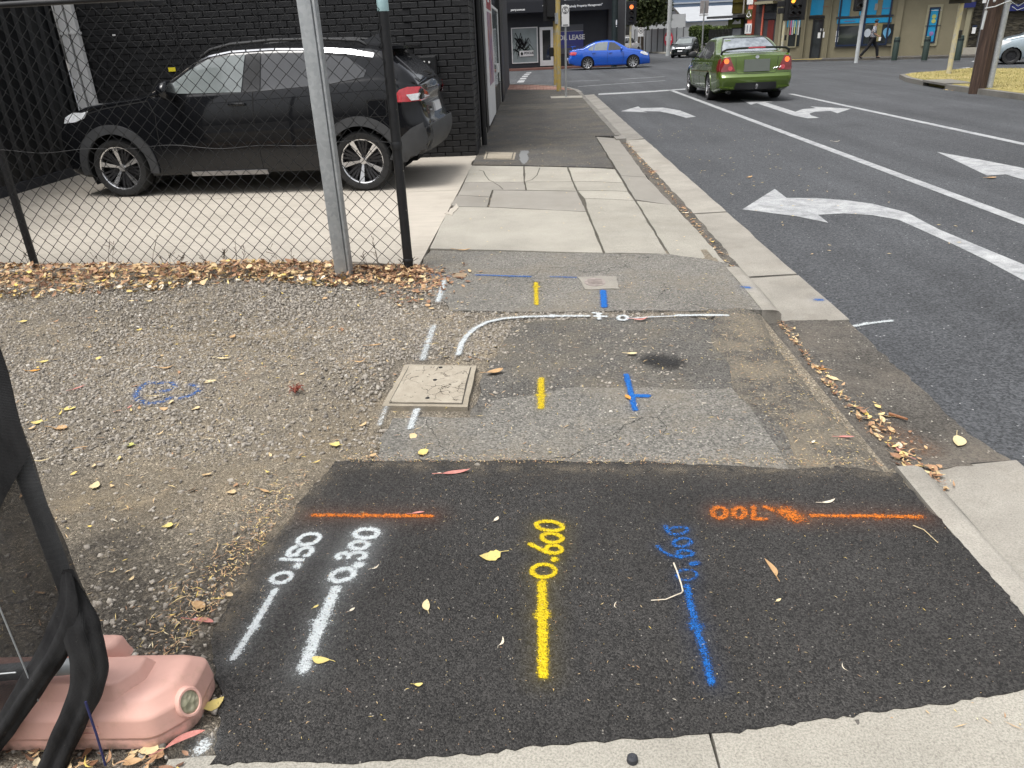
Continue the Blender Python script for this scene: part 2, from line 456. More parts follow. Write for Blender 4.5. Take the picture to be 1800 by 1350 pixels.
slabs = [
    ([(-0.916, 6.284), (-0.916, 7.645), (-0.846, 8.03), (-0.49, 7.939), (0.521, 7.543), (0.549, 5.949)], M_slab),
    ([(0.536, 8.212), (1.066, 8.053), (1.053, 5.885), (0.549, 5.949), (0.521, 7.543)], M_slab),
    ([(1.066, 8.053), (1.44, 7.865), (1.462, 6.538), (1.458, 5.554), (1.248, 5.742), (1.053, 5.885)], M_slab),
    ([(-0.486, 8.912), (0.488, 8.651), (0.521, 7.543), (-0.49, 7.939)], M_slab_dark),
    ([(-0.885, 8.673), (-0.493, 8.499), (-0.49, 7.939), (-0.846, 8.03), (-0.917, 8.132)], M_slab_dark),
    ([(-0.887, 10.856), (-0.133, 10.624), (-0.117, 9.367), (-0.876, 9.526)], M_slab),
    ([(-0.133, 10.624), (0.457, 10.384), (0.469, 9.284), (-0.117, 9.367)], M_slab),
    ([(0.457, 10.384), (1.071, 10.143), (1.067, 9.12), (0.469, 9.284)], M_slab),
    ([(-0.876, 9.526), (-0.117, 9.367), (-0.093, 8.835), (-0.486, 8.912), (-0.493, 8.499), (-0.885, 8.673)], M_slab_dark),
    ([(-0.117, 9.367), (0.469, 9.284), (0.488, 8.651), (-0.093, 8.835)], M_slab),
    ([(0.469, 9.284), (1.067, 9.12), (1.056, 8.575), (0.483, 8.687)], M_slab),
    ([(0.483, 8.687), (1.056, 8.575), (1.066, 8.053), (0.536, 8.212)], M_slab),
    ([(1.092, 13.707), (1.465, 13.503), (1.406, 9.574), (1.077, 9.647)], M_slab_dark),
    ([(1.077, 9.647), (1.406, 9.574), (1.435, 7.836), (1.062, 8.115)], M_slab_dark),
]
for i, (p, m) in enumerate(slabs):
    o = slab('concrete_slab', ragged(inset(p, 0.011), 0.12, 0.005, 20 + i), m, 0.0, 0.07, footpath, zf=drop)
    if m is M_slab_dark and i == 3: o['label'] = 'dark smooth grey concrete slab'
# fresh thin mortar chip by the driveway
slab('asphalt_panel', ragged([(-0.86, 11.9), (-0.884, 10.933), (-0.102, 10.692), (0.475, 10.453), (1.049, 10.219), (1.082, 13.71), (1.487, 13.619), (1.44, 14.2), (1.44, 19.3), (-0.86, 19.6)], 0.15, 0.012, 9), M_mid, 0.0, 0.05, footpath)['label'] = 'dark asphalt footpath along the black shopfront'
slab('asphalt_panel', [(-0.86, 19.62), (1.44, 19.32), (1.45, 21.0), (-0.86, 21.4)], M_old, 0.0, 0.05, footpath)
slab('asphalt_panel', [(-0.86, 21.42), (1.45, 21.02), (1.48, 25.6), (1.36, 26.3), (-0.86, 27.8)], M_mid, 0.0, 0.05, footpath)
slab('concrete_slab', [(0.55, 22.9), (1.44, 22.7), (1.45, 23.5), (0.55, 23.7)], M_slab, 0.004, 0.04, footpath)

# brick pavers at the far corner (each one real, seen tiny)
g = N('red_paver')
g.set(base=g.mix(1.0, g.ramp(g.rnd(), [(0.0, (0.24, 0.12, 0.09)), (0.6, (0.33, 0.19, 0.15)), (1.0, (0.42, 0.27, 0.22))]), g.ramp(g.noise(30), [(0.3, 0.75), (0.7, 1.1)]), 'MULTIPLY'), rough=0.9)
M_paver = g.m
corner_poly = [(-0.86, 27.85), (1.36, 26.36), (1.25, 27.2), (0.8, 28.9), (0.1, 30.1), (-0.8, 31.0), (-2.4, 32.0), (-5, 33.4), (-5, 30.5)]
slab('joint_bed', corner_poly, M_bed, -0.006, 0.05, footpath)
pv = MB().bbox(-0.113, 0.113, -0.055, 0.055, -0.03, 0, 0.006).mesh('paver'); pv.materials.append(M_paver)
npv = 0
for j in range(62):
    for i in range(32):
        x = -5 + i * 0.235 + (0.117 if j % 2 else 0); y = 26.4 + j * 0.118
        if npv < 290 and x > -1.6 and inpoly([(x, y)], corner_poly)[0] and inpoly([(x + .1, y - .05)], corner_poly)[0] and inpoly([(x + .1, y + .05)], corner_poly)[0]:
            o = bpy.data.objects.new('paver', pv); COL.objects.link(o); o.parent = footpath; o.location = (x, y, 0); npv += 1

# ---------------------------------------------------------------- driveway
driveway = tag(empty('driveway'), kind='structure')
slab('concrete_slab', [(-0.93, 5.62), (-0.885, 8.98), (-13, 8.98), (-13, 6.0), (-4.5, 6.0), (-1.6, 5.98), (-1.05, 5.8)], M_drive, 0.0, 0.06, driveway)
slab('concrete_slab', [(-0.885, 8.992), (-0.865, 11.84), (-13, 11.84), (-13, 8.992)], M_drive, 0.0, 0.06, driveway)

# ---------------------------------------------------------------- kerb and gutter
kerb = tag(empty('kerb'), kind='structure')
def prof_run(name, prof, y0, y1, m, dx=0.0, seed=0, x_at=None, step=0.25, noise=0.004):
    """cross-section [(x,z)] swept along the street with slightly uneven edges"""
    r = np.random.default_rng(seed)
    k = max(2, int((y1 - y0) / step) + 1)
    vs = []; fs = []
    n = len(prof)
    for i in range(k):
        y = y0 + (y1 - y0) * i / (k - 1)
        for x, z in prof:
            vs.append((x + dx + (x_at(y) if x_at else 0) + r.normal(0, noise), y + (r.normal(0, 0.006) if i in (0, k - 1) else 0), z + r.normal(0, noise * 0.4)))
    for i in range(k - 1):
        for j in range(n):
            fs.append((i * n + j, i * n + (j + 1) % n, (i + 1) * n + (j + 1) % n, (i + 1) * n + j))
    fs.append(tuple(range(n - 1, -1, -1))); fs.append(tuple((k - 1) * n + j for j in range(n)))
    o = MB().add(vs, fs).build(name, m, kerb, smooth=True, sharp=40)
    return o
K_prof = [(1.40, -0.2), (1.40, 0.004), (1.475, 0.002), (1.505, -0.008), (1.522, -0.03), (1.535, -0.115), (1.535, -0.2)][::-1]
G_prof = [(1.54, -0.2), (1.54, -0.092), (1.62, -0.092), (1.95, -0.084), (1.95, -0.2)][::-1]
prof_run('kerb_stone', K_prof, 0.2, 2.60, M_kerb, seed=1)
prof_run('kerb_stone', K_prof, 4.47, 5.45, M_kerb, seed=2)
prof_run('gutter_slab', G_prof, 0.2, 2.745, M_kerb, seed=3, dx=0.03)
prof_run('gutter_slab', G_prof, 4.50, 5.46, M_kerb, seed=4)
for i, (a, b) in enumerate([(5.48, 7.66), (7.69, 13.66)]):
    prof_run('gutter_slab', [(1.56, -0.2), (1.56, -0.088), (1.66, -0.086), (1.94, -0.08), (1.94, -0.2)][::-1], a, b, M_kerb, seed=5 + i)
ys = [13.70, 16.6, 18.2, 19.8, 21.3, 23.2, 25.0]
for i in range(len(ys) - 1):
    xa = lambda y: -0.0
    prof_run('kerb_stone', [(1.43, -0.2), (1.43, 0.003), (1.53, 0.002), (1.56, -0.02), (1.57, -0.2)][::-1], ys[i] + 0.012, ys[i + 1], M_kerbd, seed=20 + i)
    prof_run('gutter_slab', [(1.575, -0.2), (1.575, -0.085), (1.66, -0.09), (1.93, -0.075), (1.93, -0.2)][::-1], ys[i] + 0.012, ys[i + 1], M_kerb2, seed=30 + i)
# curve round the far corner
cpts = [(1.50, 25.0), (1.45, 26.2), (1.25, 27.5), (0.85, 29.0), (0.15, 30.2), (-0.8, 31.05), (-2.4, 32.05), (-5, 33.45), (-9, 35.4)]
for i in range(len(cpts) - 1):
    a, b = Vector((*cpts[i], 0)), Vector((*cpts[i + 1], 0)); d = (b - a).normalized(); nn = Vector((d.y, -d.x, 0))
    a = a + d * 0.01
    MB().prism([tuple((a - nn * .07).xy), tuple((b - nn * .07).xy), tuple((b + nn * .07).xy), tuple((a + nn * .07).xy)][::-1], -0.2, 0.003).build('kerb_stone', M_kerb2, kerb)
slab('kerb_stone', [(1.40, 13.25), (1.572, 13.25), (1.572, 13.71), (1.40, 13.71)], M_kerb2, -0.004, 0.1, kerb)
# silt lying in the channel
slab('channel_silt', ragged([(1.455, 5.5), (1.57, 5.5), (1.60, 7.6), (1.60, 10.5), (1.57, 13.6), (1.45, 13.6), (1.44, 9), (1.46, 7.6)], 0.1, 0.012, 77), M_gutter, -0.074, 0.1, kerb)
# broken section: asphalt ramp and worn gutter
def ramp_mesh():
    nx, ny = 22, 60
    V = []
    r = np.random.default_rng(5)
    for j in range(ny + 1):
        y = 2.56 + (4.52 - 2.56) * j / ny
        for i in range(nx + 1):
            t = i / nx
            xl = 1.0 + 0.05 * math.sin(y * 3.1) + 0.03 * math.sin(y * 9)
            xr = 1.475 - 0.035 * math.sin((y - 2.56) / 1.96 * math.pi)
            x = xl + (xr - xl) * t
            z = 0.002 - 0.11 * max(0, (t - 0.58) / 0.42) ** 1.6 + 0.004 * math.sin(x * 40 + y * 13) * math.sin(y * 21) * (1 if t > 0.03 else 0) + r.normal(0, 0.0012)
            V.append((x, y, z - (0.03 if t == 0 else 0)))
    F = [(j * (nx + 1) + i, j * (nx + 1) + i + 1, (j + 1) * (nx + 1) + i + 1, (j + 1) * (nx + 1) + i) for j in range(ny) for i in range(nx)]
    return np.array(V), np.array(F)
V_, F_ = ramp_mesh()
g = N('ramp_asphalt')
ga = g.voro(130); sc_ = g.n('SeparateColor'); g.put(sc_.inputs[0], ga.outputs['Color'])
st = g.ramp(sc_.outputs[0], [(0.0, (0.05, 0.045, 0.04)), (0.7, (0.11, 0.1, 0.085)), (1.0, (0.22, 0.2, 0.16))])
dd = g.ramp(g.noise(2.6, 7, 0.7), [(0.42, 0.0), (0.6, 0.9)])
g.set(base=mixf(g, g.math('MULTIPLY', dd, g.ramp(g.noise(90, 3), [(0.3, 0.35), (0.65, 1.0)])), st, (0.23, 0.195, 0.14)), rough=0.9,
      normal=g.bump(g.math('ADD', g.math('MULTIPLY', ga.outputs['Distance'], -0.8), g.noise(260, 3)), 0.9, 0.006))
tag(np_mesh('broken_kerb_ramp', V_, F_, g.m, smooth=True), kind='structure')
slab('gutter_patch', ragged([(1.40, 2.70), (1.40, 4.5), (1.93, 4.53), (1.93, 3.7), (1.92, 3.05), (1.97, 2.75)], 0.04, 0.014, 12), M_gutter, -0.088, 0.1, kind='structure')

# ---------------------------------------------------------------- gravel verge
def verge():
    nx, ny = 260, 190
    xs = np.linspace(-9, 1.39, nx); y_ = np.linspace(0.0, 6.05, ny)
    X, Y = np.meshgrid(xs, y_)
    P = np.stack([X.ravel(), Y.ravel()], 1)
    hid = np.zeros(len(P), bool)
    for p in paved: hid |= inpoly(P, p)
    rr = np.random.default_rng(3)
    z = np.zeros(len(P)) - 0.006
    for f, a in ((0.9, 0.010), (2.3, 0.006), (6.1, 0.003), (13, 0.0018)):
        p1, p2, p3 = rr.uniform(0, 6.28, 3)
        z += a * np.sin(P[:, 0] * f * 1.1 + p1 + 0.6 * np.sin(P[:, 1] * f + p3)) * np.sin(P[:, 1] * f * 1.3 + p2)
    z += rr.normal(0, 0.0012, len(P))
    z = np.where(P[:, 0] > -1.1, np.minimum(z, -0.004), z)
    z[hid] = -0.03
    z[P[:, 1] > 5.75] -= 0.02
    z[(P[:, 1] < 1.36) & (P[:, 0] > -0.96)] = -0.05
    V = np.column_stack([P, z])
    i, j = np.meshgrid(np.arange(nx - 1), np.arange(ny - 1)); a = (j * nx + i).ravel()
    F = np.stack([a, a + 1, a + 1 + nx, a + nx], 1)
    return tag(np_mesh('gravel_verge', V, F, M_gravel, smooth=True), kind='structure'), xs, y_, z.reshape(ny, nx)
VERGE, vx, vy, vz = verge()
def verge_z(x, y):
    i = int(np.clip(np.searchsorted(vx, x) - 1, 0, len(vx) - 2)); j = int(np.clip(np.searchsorted(vy, y) - 1, 0, len(vy) - 2))
    u = (x - vx[i]) / (vx[i + 1] - vx[i]); w = (y - vy[j]) / (vy[j + 1] - vy[j])
    return (vz[j, i] * (1 - u) + vz[j, i + 1] * u) * (1 - w) + (vz[j + 1, i] * (1 - u) + vz[j + 1, i + 1] * u) * w

def scatter_stones(name, pts, sizes, zs, seed=1):
    """many small angular stones joined as stuff"""
    r = np.random.default_rng(seed)
    B = np.array([(x, y, z) for x in (-.62, .62) for y in (-.62, .62) for z in (-.62, .62)] + [(0, 0, 0.95)])
    BF = np.array([(0, 1, 3), (0, 3, 2), (4, 6, 7), (4, 7, 5), (0, 4, 5), (0, 5, 1), (2, 3, 7), (2, 7, 6), (1, 5, 8), (5, 7, 8), (7, 3, 8), (3, 1, 8)])
    n = len(pts); k = len(B)
    S = r.uniform(0.55, 1.3, (n, 3)) * sizes[:, None]; S[:, 2] *= 0.62
    jit = r.uniform(0.6, 1.35, (n, k))
    V = B[None] * jit[..., None] * S[:, None]
    a = r.uniform(0, 6.28, n); ca, sa = np.cos(a), np.sin(a)
    x = V[..., 0] * ca[:, None] - V[..., 1] * sa[:, None]; y = V[..., 0] * sa[:, None] + V[..., 1] * ca[:, None]
    tl = r.normal(0, 0.3, n)
    zz = V[..., 2] + x * tl[:, None] * 0.5
    V = np.stack([x + pts[:, 0:1], y + pts[:, 1:2], zz + zs[:, None] + sizes[:, None] * 0.3], -1).reshape(-1, 3)
    F = (BF[None] + (np.arange(n) * k)[:, None, None]).reshape(-1, 3)
    tone = np.repeat(np.clip(r.beta(2.0, 2.4, n) + (r.random(n) > 0.965) * 0.4, 0, 1), k)
    return np_mesh(name, V, F, M_stone, attrs={'tone': ('POINT', 'FLOAT', tone)})

def verge_stones():
    r = np.random.default_rng(11)
    n = 165000
    # denser near the camera
    y = 1.3 + 4.3 * r.random(n) ** 1.0
    x = -6.2 + 7.0 * r.random(n)
    P = np.column_stack([x, y])
    nz = np.sin(x * 1.9 + 1) * np.sin(y * 2.3) + 0.6 * np.sin(x * 4.7 + y * 3.1)
    keep = r.random(n) < np.clip(0.72 + 0.40 * nz, 0.2, 1)
    bare = (np.abs(y - 2.35 - 0.10 * (x + 1.5)) < 0.40) & (x < -0.6) & (r.random(n) < 0.8)
    keep &= ~bare
    keep &= ~((y < 2.75 + 0.1 * np.sin(x * 3)) & (r.random(n) < 0.62))
    hid = np.zeros(n, bool)
    for p in paved: hid |= inpoly(P, p)
    edge = inpoly(P, [(-0.75, 3.0), (-0.2, 3.7), (-0.05, 4.4), (-0.9, 5.2), (-1.2, 4.0)])
    keep &= (~hid) | (edge & (r.random(n) < 0.35)) | (hid & inpoly(P, P_old) & (r.random(n) < 0.10)) | (inpoly(P, P_ramp) & (r.random(n) < 0.35)) | (inpoly(P, P_pale) & (r.random(n) < 0.03))
    keep &= ~((y < 1.36) & (x > -0.9))
    keep &= ~inpoly(P, [(-0.8, 3.02), (-0.28, 3.0), (-0.27, 3.80), (-0.8, 3.85)])
    P = P[keep]; m = len(P)
    s = 0.0036 + 0.0085 * r.random(m) ** 2.0 + 0.005 * (r.random(m) > 0.985)
    z = np.array([max(verge_z(a, b), -0.006) for a, b in P])
    return tag(scatter_stones('gravel', P, s, z), 'loose grey gravel stones strewn over the bare verge', 'gravel', kind='stuff')
verge_stones()

# ================================================================ buildings
def face_root(name, p0, p1, **kw):
    return empty(name, (p0[0], p0[1], kw.pop('z', 0.0)), math.atan2(p1[1] - p0[1], p1[0] - p0[0]), **kw)
def fb(root, name, s0, z0, s1, z1, d0, d1, m, bev=0.0, label=None):
    """box on a facade: s along it, d outwards towards the street"""
    a, b = sorted((s0, s1)); c, e = sorted((z0, z1))
    mb = MB()
    if bev: mb.bbox(a, b, -d1, -d0, c, e, bev)
    else: mb.box(a, b, -d1, -d0, c, e)
    o = mb.build(name, m, root)
    if label: o['label'] = label
    return o
def frame(root, name, s0, z0, s1, z1, w, d0, d1, m):
    a, b = sorted((s0, s1)); c, e = sorted((z0, z1))
    return MB().box(a, b, -d1, -d0, c, c + w).box(a, b, -d1, -d0, e - w, e).box(a, a + w, -d1, -d0, c + w, e - w).box(b - w, b, -d1, -d0, c + w, e - w).build(name, m, root)
def ftext(root, body, size, s, z, d, m, align='LEFT', bold=0.0, slope=0.0, name='lettering'):
    return link(name, text_mesh(body, size, 0.004, align, bold), m, root, (s, -d, z), rot=(R(90), -slope, 0))

g = N('black_painted_brick')
g.set(base=mixf(g, g.ramp(g.noise(6, 5), [(0.35, 0.0), (0.7, 1.0)]), (0.0055, 0.0057, 0.0065), (0.0125, 0.013, 0.0145)), rough=g.ramp(g.noise(14, 4), [(0.3, 0.42), (0.7, 0.62)]), spec=0.5,
      normal=g.bump(g.noise(45, 5), 0.5, 0.008))
M_bbrick = g.m
M_bmortar = plain('black_mortar', (0.012, 0.012, 0.013), 0.8, 0.2, 30)
M_bmetal = plain('black_metal', (0.007, 0.0075, 0.0085), 0.45, 0.2, 8)
M_dgrey = plain('dark_grey_render', (0.028, 0.03, 0.036), 0.7, 0.12, 2)
M_dgrey2 = plain('grey_render', (0.052, 0.052, 0.056), 0.75, 0.1, 2)
M_white = plain('white_paint', (0.74, 0.74, 0.73), 0.5, 0.06, 5)
M_winglass = plain('shop_glass', (0.028, 0.032, 0.034), 0.04, 0.3, 1.2, spec=0.8)
M_winpale = plain('pale_window_glass', (0.27, 0.31, 0.31), 0.05, 0.2, 0.8, spec=0.8)
M_black = plain('matt_black', (0.006, 0.006, 0.007), 0.8, 0.2)

# ---- black brick building at the left (back wall of the car park and shopfront along the street)
bb = empty('brick_building', (0, 0, 0), label='black painted brick building behind the parked SUV with shopfront along the footpath', cat='building')
MB().box(-6.75, -0.875, 11.866, 31, -0.1, 4.6).build('wall', M_bmortar, bb)
pier_x = -1.80
bw, bh, gap = 0.228, 0.076, 0.010
bmesh_brick = MB().bbox(-bw / 2, bw / 2, -0.02, 0.03, 0, bh, 0.006).mesh('brick'); bmesh_brick.materials.append(M_bbrick)
bmesh_half = MB().bbox(-bw / 4 + .002, bw / 4 - .002, -0.02, 0.03, 0, bh, 0.006).mesh('brick'); bmesh_half.materials.append(M_bbrick)
bmesh_side = MB().bbox(-0.03, 0.02, -bw / 2, bw / 2, 0, bh, 0.006).mesh('brick'); bmesh_side.materials.append(M_bbrick)
rest = MB(); nb = 0
r_ = np.random.default_rng(31)
for row in range(50):
    z = -0.02 + row * (bh + gap)
    k = 0
    x = -0.862 - (bw / 2) - (0 if row % 2 == 0 else (bw + gap) / 2)
    if row % 2: rest.box(-0.862 - bw / 2 + 0.003, -0.862, 11.822, 11.862, z, z + bh)
    while x > -6.70:
        yy = 11.846 + (0.0 if x > pier_x else 0.022) + r_.normal(0, 0.0018)
        vis = (z < 2.15 + (-x) * 0.04) and ((x > -1.95) or (1.62 < z))
        if vis and nb < 262:
            o = bpy.data.objects.new('brick', bmesh_brick); COL.objects.link(o); o.parent = bb
            o.location = (x, yy, z); o.rotation_euler = (0, r_.normal(0, 0.004), r_.normal(0, 0.006)); nb += 1
        else:
            rest.box(x - bw / 2, x + bw / 2, yy - 0.02, yy + 0.018, z, z + bh)
        x -= bw + gap
for row in range(50):
    z = -0.02 + row * (bh + gap)
    for k in range(5):
        y = 11.842 + bw / 2 - (0.0 if row % 2 else (bw + gap) / 2) + k * (bw + gap)
        if y - bw / 2 < 11.835: y0 = 11.842
        else: y0 = y - bw / 2
        y1 = min(y + bw / 2, 12.88)
        if y1 - y0 < 0.03: continue
        xx = -0.862 + r_.normal(0, 0.0015)
        if nb < 300 and row < 26 and k < 2 and y0 > 11.85:
            o = bpy.data.objects.new('brick', bmesh_side); COL.objects.link(o); o.parent = bb; o.location = (xx - 0.02, y, z); nb += 1
        else: rest.box(xx - 0.03, xx, y0, y1, z, z + bh)
tag(rest.build('brick', M_bbrick, bb), kind='stuff')
for px in (-3.88, -5.1): MB().box(px - 0.006, px + 0.006, 11.838, 11.862, 0, 4.3).build('control_joint', M_black, bb)
# shopfront along X = -0.86
MB().box(-1.35, -1.30, 12.9, 14.9, 0.0, 4.3).build('door', M_bmetal, bb)
MB().box(-1.38, -0.862, 12.885, 12.90, 0, 4.3).build('door_jamb', M_black, bb)
MB().box(-1.30, -0.86, 12.95, 14.85, -0.02, 0.10).build('doorstep', M_slab, bb)
MB().box(-0.90, -0.845, 14.86, 15.45, 0.0, 4.3).build('shopfront_post', M_bmetal, bb)
MB().box(-0.89, -0.855, 18.55, 22.3, 0.02, 0.55).build('stall_riser', M_mid, bb)
MB().box(-0.89, -0.862, 18.55, 22.3, 0.55, 2.25).build('shop_window', M_winpale, bb)
MB().box(-0.89, -0.862, 18.55, 22.3, 2.31, 4.2).build('shop_window', M_winglass, bb)
MB().box(-0.892, -0.848, 18.5, 22.35, 2.25, 2.31).box(-0.892, -0.848, 22.3, 22.36, 0.0, 2.25).box(-0.892, -0.848, 18.5, 18.55, 0, 2.25).build('window_frame', M_alloy_grey if 'M_alloy_grey' in globals() else M_white, bb)
MB().box(-0.90, -0.80, 22.4, 24.2, 0.0, 4.3).build('shopfront_post', M_bmetal, bb)
MB().box(-0.90, -0.83, 24.2, 30.9, 0.0, 4.3).build('end_pier', M_dgrey2, bb)
MB().box(-0.862, -0.84, 20.6, 21.4, 0.82, 1.02).build('letter_slot', M_white, bb)
# white poster panel with red and purple print
po = tag(empty('poster', (-0.845, 15.5, 0.0)), 'tall white poster panel with red and purple print fixed to the black shopfront', 'poster')
MB().box(-0.012, 0.012, 0, 2.95, 0.06, 4.2).build('panel', M_white, po)
g = N('poster_print')
nz = g.noise(2.2, 4, 0.6, vec=g.scale_vec((1, 0.7, 1.4)))
g.set(base=g.ramp(nz, [(0.0, (0.10, 0.05, 0.16)), (0.42, (0.22, 0.10, 0.20)), (0.5, (0.42, 0.30, 0.36)), (0.58, (0.35, 0.16, 0.12)), (0.7, (0.30, 0.03, 0.06))]), rough=0.4)
MB().box(0.012, 0.016, 0.75, 2.55, 0.75, 2.1).build('print', g.m, po)
M_crim = plain('crimson_print', (0.30, 0.015, 0.03), 0.45, 0.1)
MB().box(0.012, 0.016, 0.75, 2.55, 2.15, 3.05).build('print', M_crim, po)
for k_, (a_, b_, c_, d_) in enumerate(((0.95, 1.6, 2.75, 2.9), (0.95, 2.3, 2.45, 2.68), (1.1, 1.8, 2.28, 2.36))): MB().box(0.0165, 0.018, a_, b_, c_, d_).build('print', M_white, po)
# meter box
mbx = tag(empty('meter_box', (-1.62, 11.80, 1.02)), 'black metal meter box with white label on brick wall beside the SUV tail', 'meter box')
MB().bbox(0, 0.26, -0.08, 0.02, 0, 0.40, 0.008).build('case', M_bmetal, mbx)
MB().bbox(0.015, 0.245, -0.09, -0.078, 0.015, 0.385, 0.004).build('door', M_bmetal, mbx)
MB().box(0.035, 0.10, -0.094, -0.09, 0.29, 0.335).build('label_plate', M_white, mbx)
MB().lathe([(0.001, 0.012), (0.012, 0.010), (0.014, 0)], 10, Matrix.Translation((0.16, -0.09, 0.315)) @ Matrix.Rotation(R(90), 4, 'X')).build('lock', M_white, mbx)
M_yel = plain('yellow_sticker', (0.75, 0.62, 0.03), 0.5, 0.05)
tag(MB().box(-5.32, -5.215, 11.832, 11.837, 1.355, 1.41).build('tag_plate', M_yel), 'small yellow tag on the black brick wall above the SUV bonnet', 'tag')
tag(MB().box(-6.03, -5.985, 11.832, 11.837, 1.86, 1.88).build('tag_plate', M_white), 'tiny white tag high on the dark brick wall', 'tag')
dp = tag(MB().tube([(-0.80, 12.93, 2.3), (-0.80, 12.93, 0.02)], 0.045, 10).build('downpipe', M_bmetal), 'short black downpipe standing at the brick pier corner', 'pipe')
for i, x in enumerate((-6.655, -6.515)):
    o = MB().bbox(x - 0.052, x + 0.052, 11.70, 11.80, 0.0, 4.2, 0.008)
    o.box(x - 0.06, x + 0.06, 11.69, 11.81, 1.9, 1.93)
    tag(o.build('downpipe', M_white), ['white square downpipe in the dark corner, the one against the ribbed wall', 'white square downpipe in the dark corner, the one next to the bricks'][i], 'pipe', 'white downpipes in the corner')
# dark ribbed steel wall at far left
rw = tag(empty('ribbed_wall', (-6.86, 4.0, 0.0)), 'tall dark ribbed steel wall along the left side of the driveway', 'wall')
MB().box(-0.05, 0, 0, 7.85, 0, 4.3).build('backing', M_bmetal, rw)
rib = MB().prism([(0, -0.07), (0.045, -0.04), (0.045, 0.04), (0, 0.07)], 0.12, 4.3).mesh('rib'); rib.materials.append(M_bmetal)
for k in range(30):
    o = bpy.data.objects.new('rib', rib); COL.objects.link(o); o.parent = rw; o.location = (0, 0.2 + k * 0.262, 0)
MB().box(0, 0.06, 0, 7.85, 0, 0.12).build('base_plinth', M_dgrey, rw)

# ---- dark grey corner shop across the intersection
sh = face_root('corner_shop', (-1.2, 47.6), (4.8, 48.4), label='dark grey corner shop with white door, awning lettering and lease sign', cat='shop')
MB().box(-14, 6.7, 0, 14, -0.1, 9).build('wall', M_dgrey, sh)
wn_ = [*(0.108, 2.147), *(1.641, 0.252)]
fb(sh, 'shop_window', *wn_, 0.0, 0.02, M_winpale); frame(sh, 'window_frame', *wn_, 0.05, 0.02, 0.06, M_white)
# plant silhouettes and a small sign inside the glass
for x0, hgt, sd_ in ((0.55, 1.5, 3), (0.85, 1.2, 4)):
    rr = np.random.default_rng(sd_); mb = MB()
    for k in range(26):
        a = rr.uniform(0, 6.28); l = rr.uniform(0.25, 0.6); zz = rr.uniform(0.4, hgt)
        mb.tube([(x0 + 0.0, -0.03, zz * 0.8 + 0.3), (x0 + math.cos(a) * l * 0.6, -0.035, zz + 0.3 + 0.1), (x0 + math.cos(a) * l, -0.035, zz + 0.25 - 0.15)], [0.02, 0.03, 0.004], 4)
    tag(mb.build('palm_plant', M_black, sh), None)
dr = [*(1.754, 2.114), *(2.547, 0.06)]
frame(sh, 'door_frame', *dr, 0.16, 0.0, 0.07, M_white)
fb(sh, 'door', dr[0] + 0.16, dr[1] - 0.16, dr[2] - 0.16, dr[3] + 0.3, 0.0, 0.03, M_winglass)
fb(sh, 'door_panel', dr[0] + 0.16, dr[3] + 0.15, dr[2] - 0.16, dr[3] + 0.3, 0.0, 0.05, M_white)
fb(sh, 'handle', dr[0] + 0.2, 1.2, dr[0] + 0.24, 1.7, 0.05, 0.1, M_black)
up = [*(3.2, 4.038), *(4.146, 3.141)]
frame(sh, 'upper_window_frame', *up, 0.13, 0.0, 0.08, M_white); fb(sh, 'upper_window', *up, 0.0, 0.04, M_winpale)
fb(sh, 'upper_wall', 0.3, 3.95, 3.4, 9.2, 0.0, 0.05, M_dgrey2)
# awning
aw = [*(-0.243, 3.094), *(5.142, 2.666)]
MB().box(-14, 5.9, -1.2, 0.0, 3.2, 3.28).build('awning', M_dgrey, sh)
g = N('awning_fascia'); g.set(base=(0.012, 0.013, 0.018), rough=0.5); M_fascia = g.m
MB().box(-14, 5.95, -1.26, -1.2, 2.86, 3.4).build('awning_fascia', M_fascia, sh)
ftext(sh, 'perty.com.au', 0.15, 0.0, 2.98, 1.27, M_white, bold=0.006)
ftext(sh, 'Exclusively Property Management"', 0.155, 3.0, 3.03, 1.27, M_white, bold=0.004, slope=0.02)
ftext(sh, 'FR', 0.22, 2.14, 3.17, 1.27, M_white, bold=0.01); ftext(sh, 'PRO', 0.14, 2.14, 3.01, 1.27, M_white, bold=0.006)
MB().prism([(1.76, 3.16), (1.93, 3.32), (2.10, 3.16), (2.05, 3.16), (2.05, 2.98), (1.81, 2.98), (1.81, 3.16)], 1.265, 1.275, Matrix(((1, 0, 0, 0), (0, 0, -1, 0), (0, 1, 0, 0), (0, 0, 0, 1)))).build('house_emblem', M_white, sh)
# sign in the window and the lease board
sg = tag(empty('window_sign', (0, 0, 0)), 'small white sign with house emblem propped in the dark shop window', 'sign')
sg.matrix_world = sh.matrix_basis @ Matrix.Translation((0.55, -0.05, 0.62))
MB().box(0, 0.82, -0.02, 0, 0, 0.30).build('board', M_white, sg)
link('lettering', text_mesh('FOCUS', 0.17, 0.003, bold=0.006), M_black, sg, (0.28, -0.025, 0.11), rot=(R(90), 0, 0))
MB().prism([(0.05, 0.15), (0.14, 0.25), (0.23, 0.15), (0.2, 0.15), (0.2, 0.06), (0.08, 0.06), (0.08, 0.15)], 0.021, 0.026, Matrix(((1, 0, 0, 0), (0, 0, -1, 0), (0, 1, 0, 0), (0, 0, 0, 1)))).build('house_emblem', M_black, sg)
ls = tag(empty('lease_sign', (0, 0, 0)), 'large purple and grey FOR LEASE board on the dark shop wall', 'sign')
lz = [*(2.848, 2.191), *(4.311, 0.66)]
ls.matrix_world = sh.matrix_basis @ Matrix.Translation((lz[0], -0.03, lz[3]))
lw, lh = lz[2] - lz[0], lz[1] - lz[3]
M_purple = plain('purple_print', (0.045, 0.05, 0.22), 0.4, 0.06); M_sgrey = plain('grey_print', (0.085, 0.088, 0.098), 0.4, 0.06)
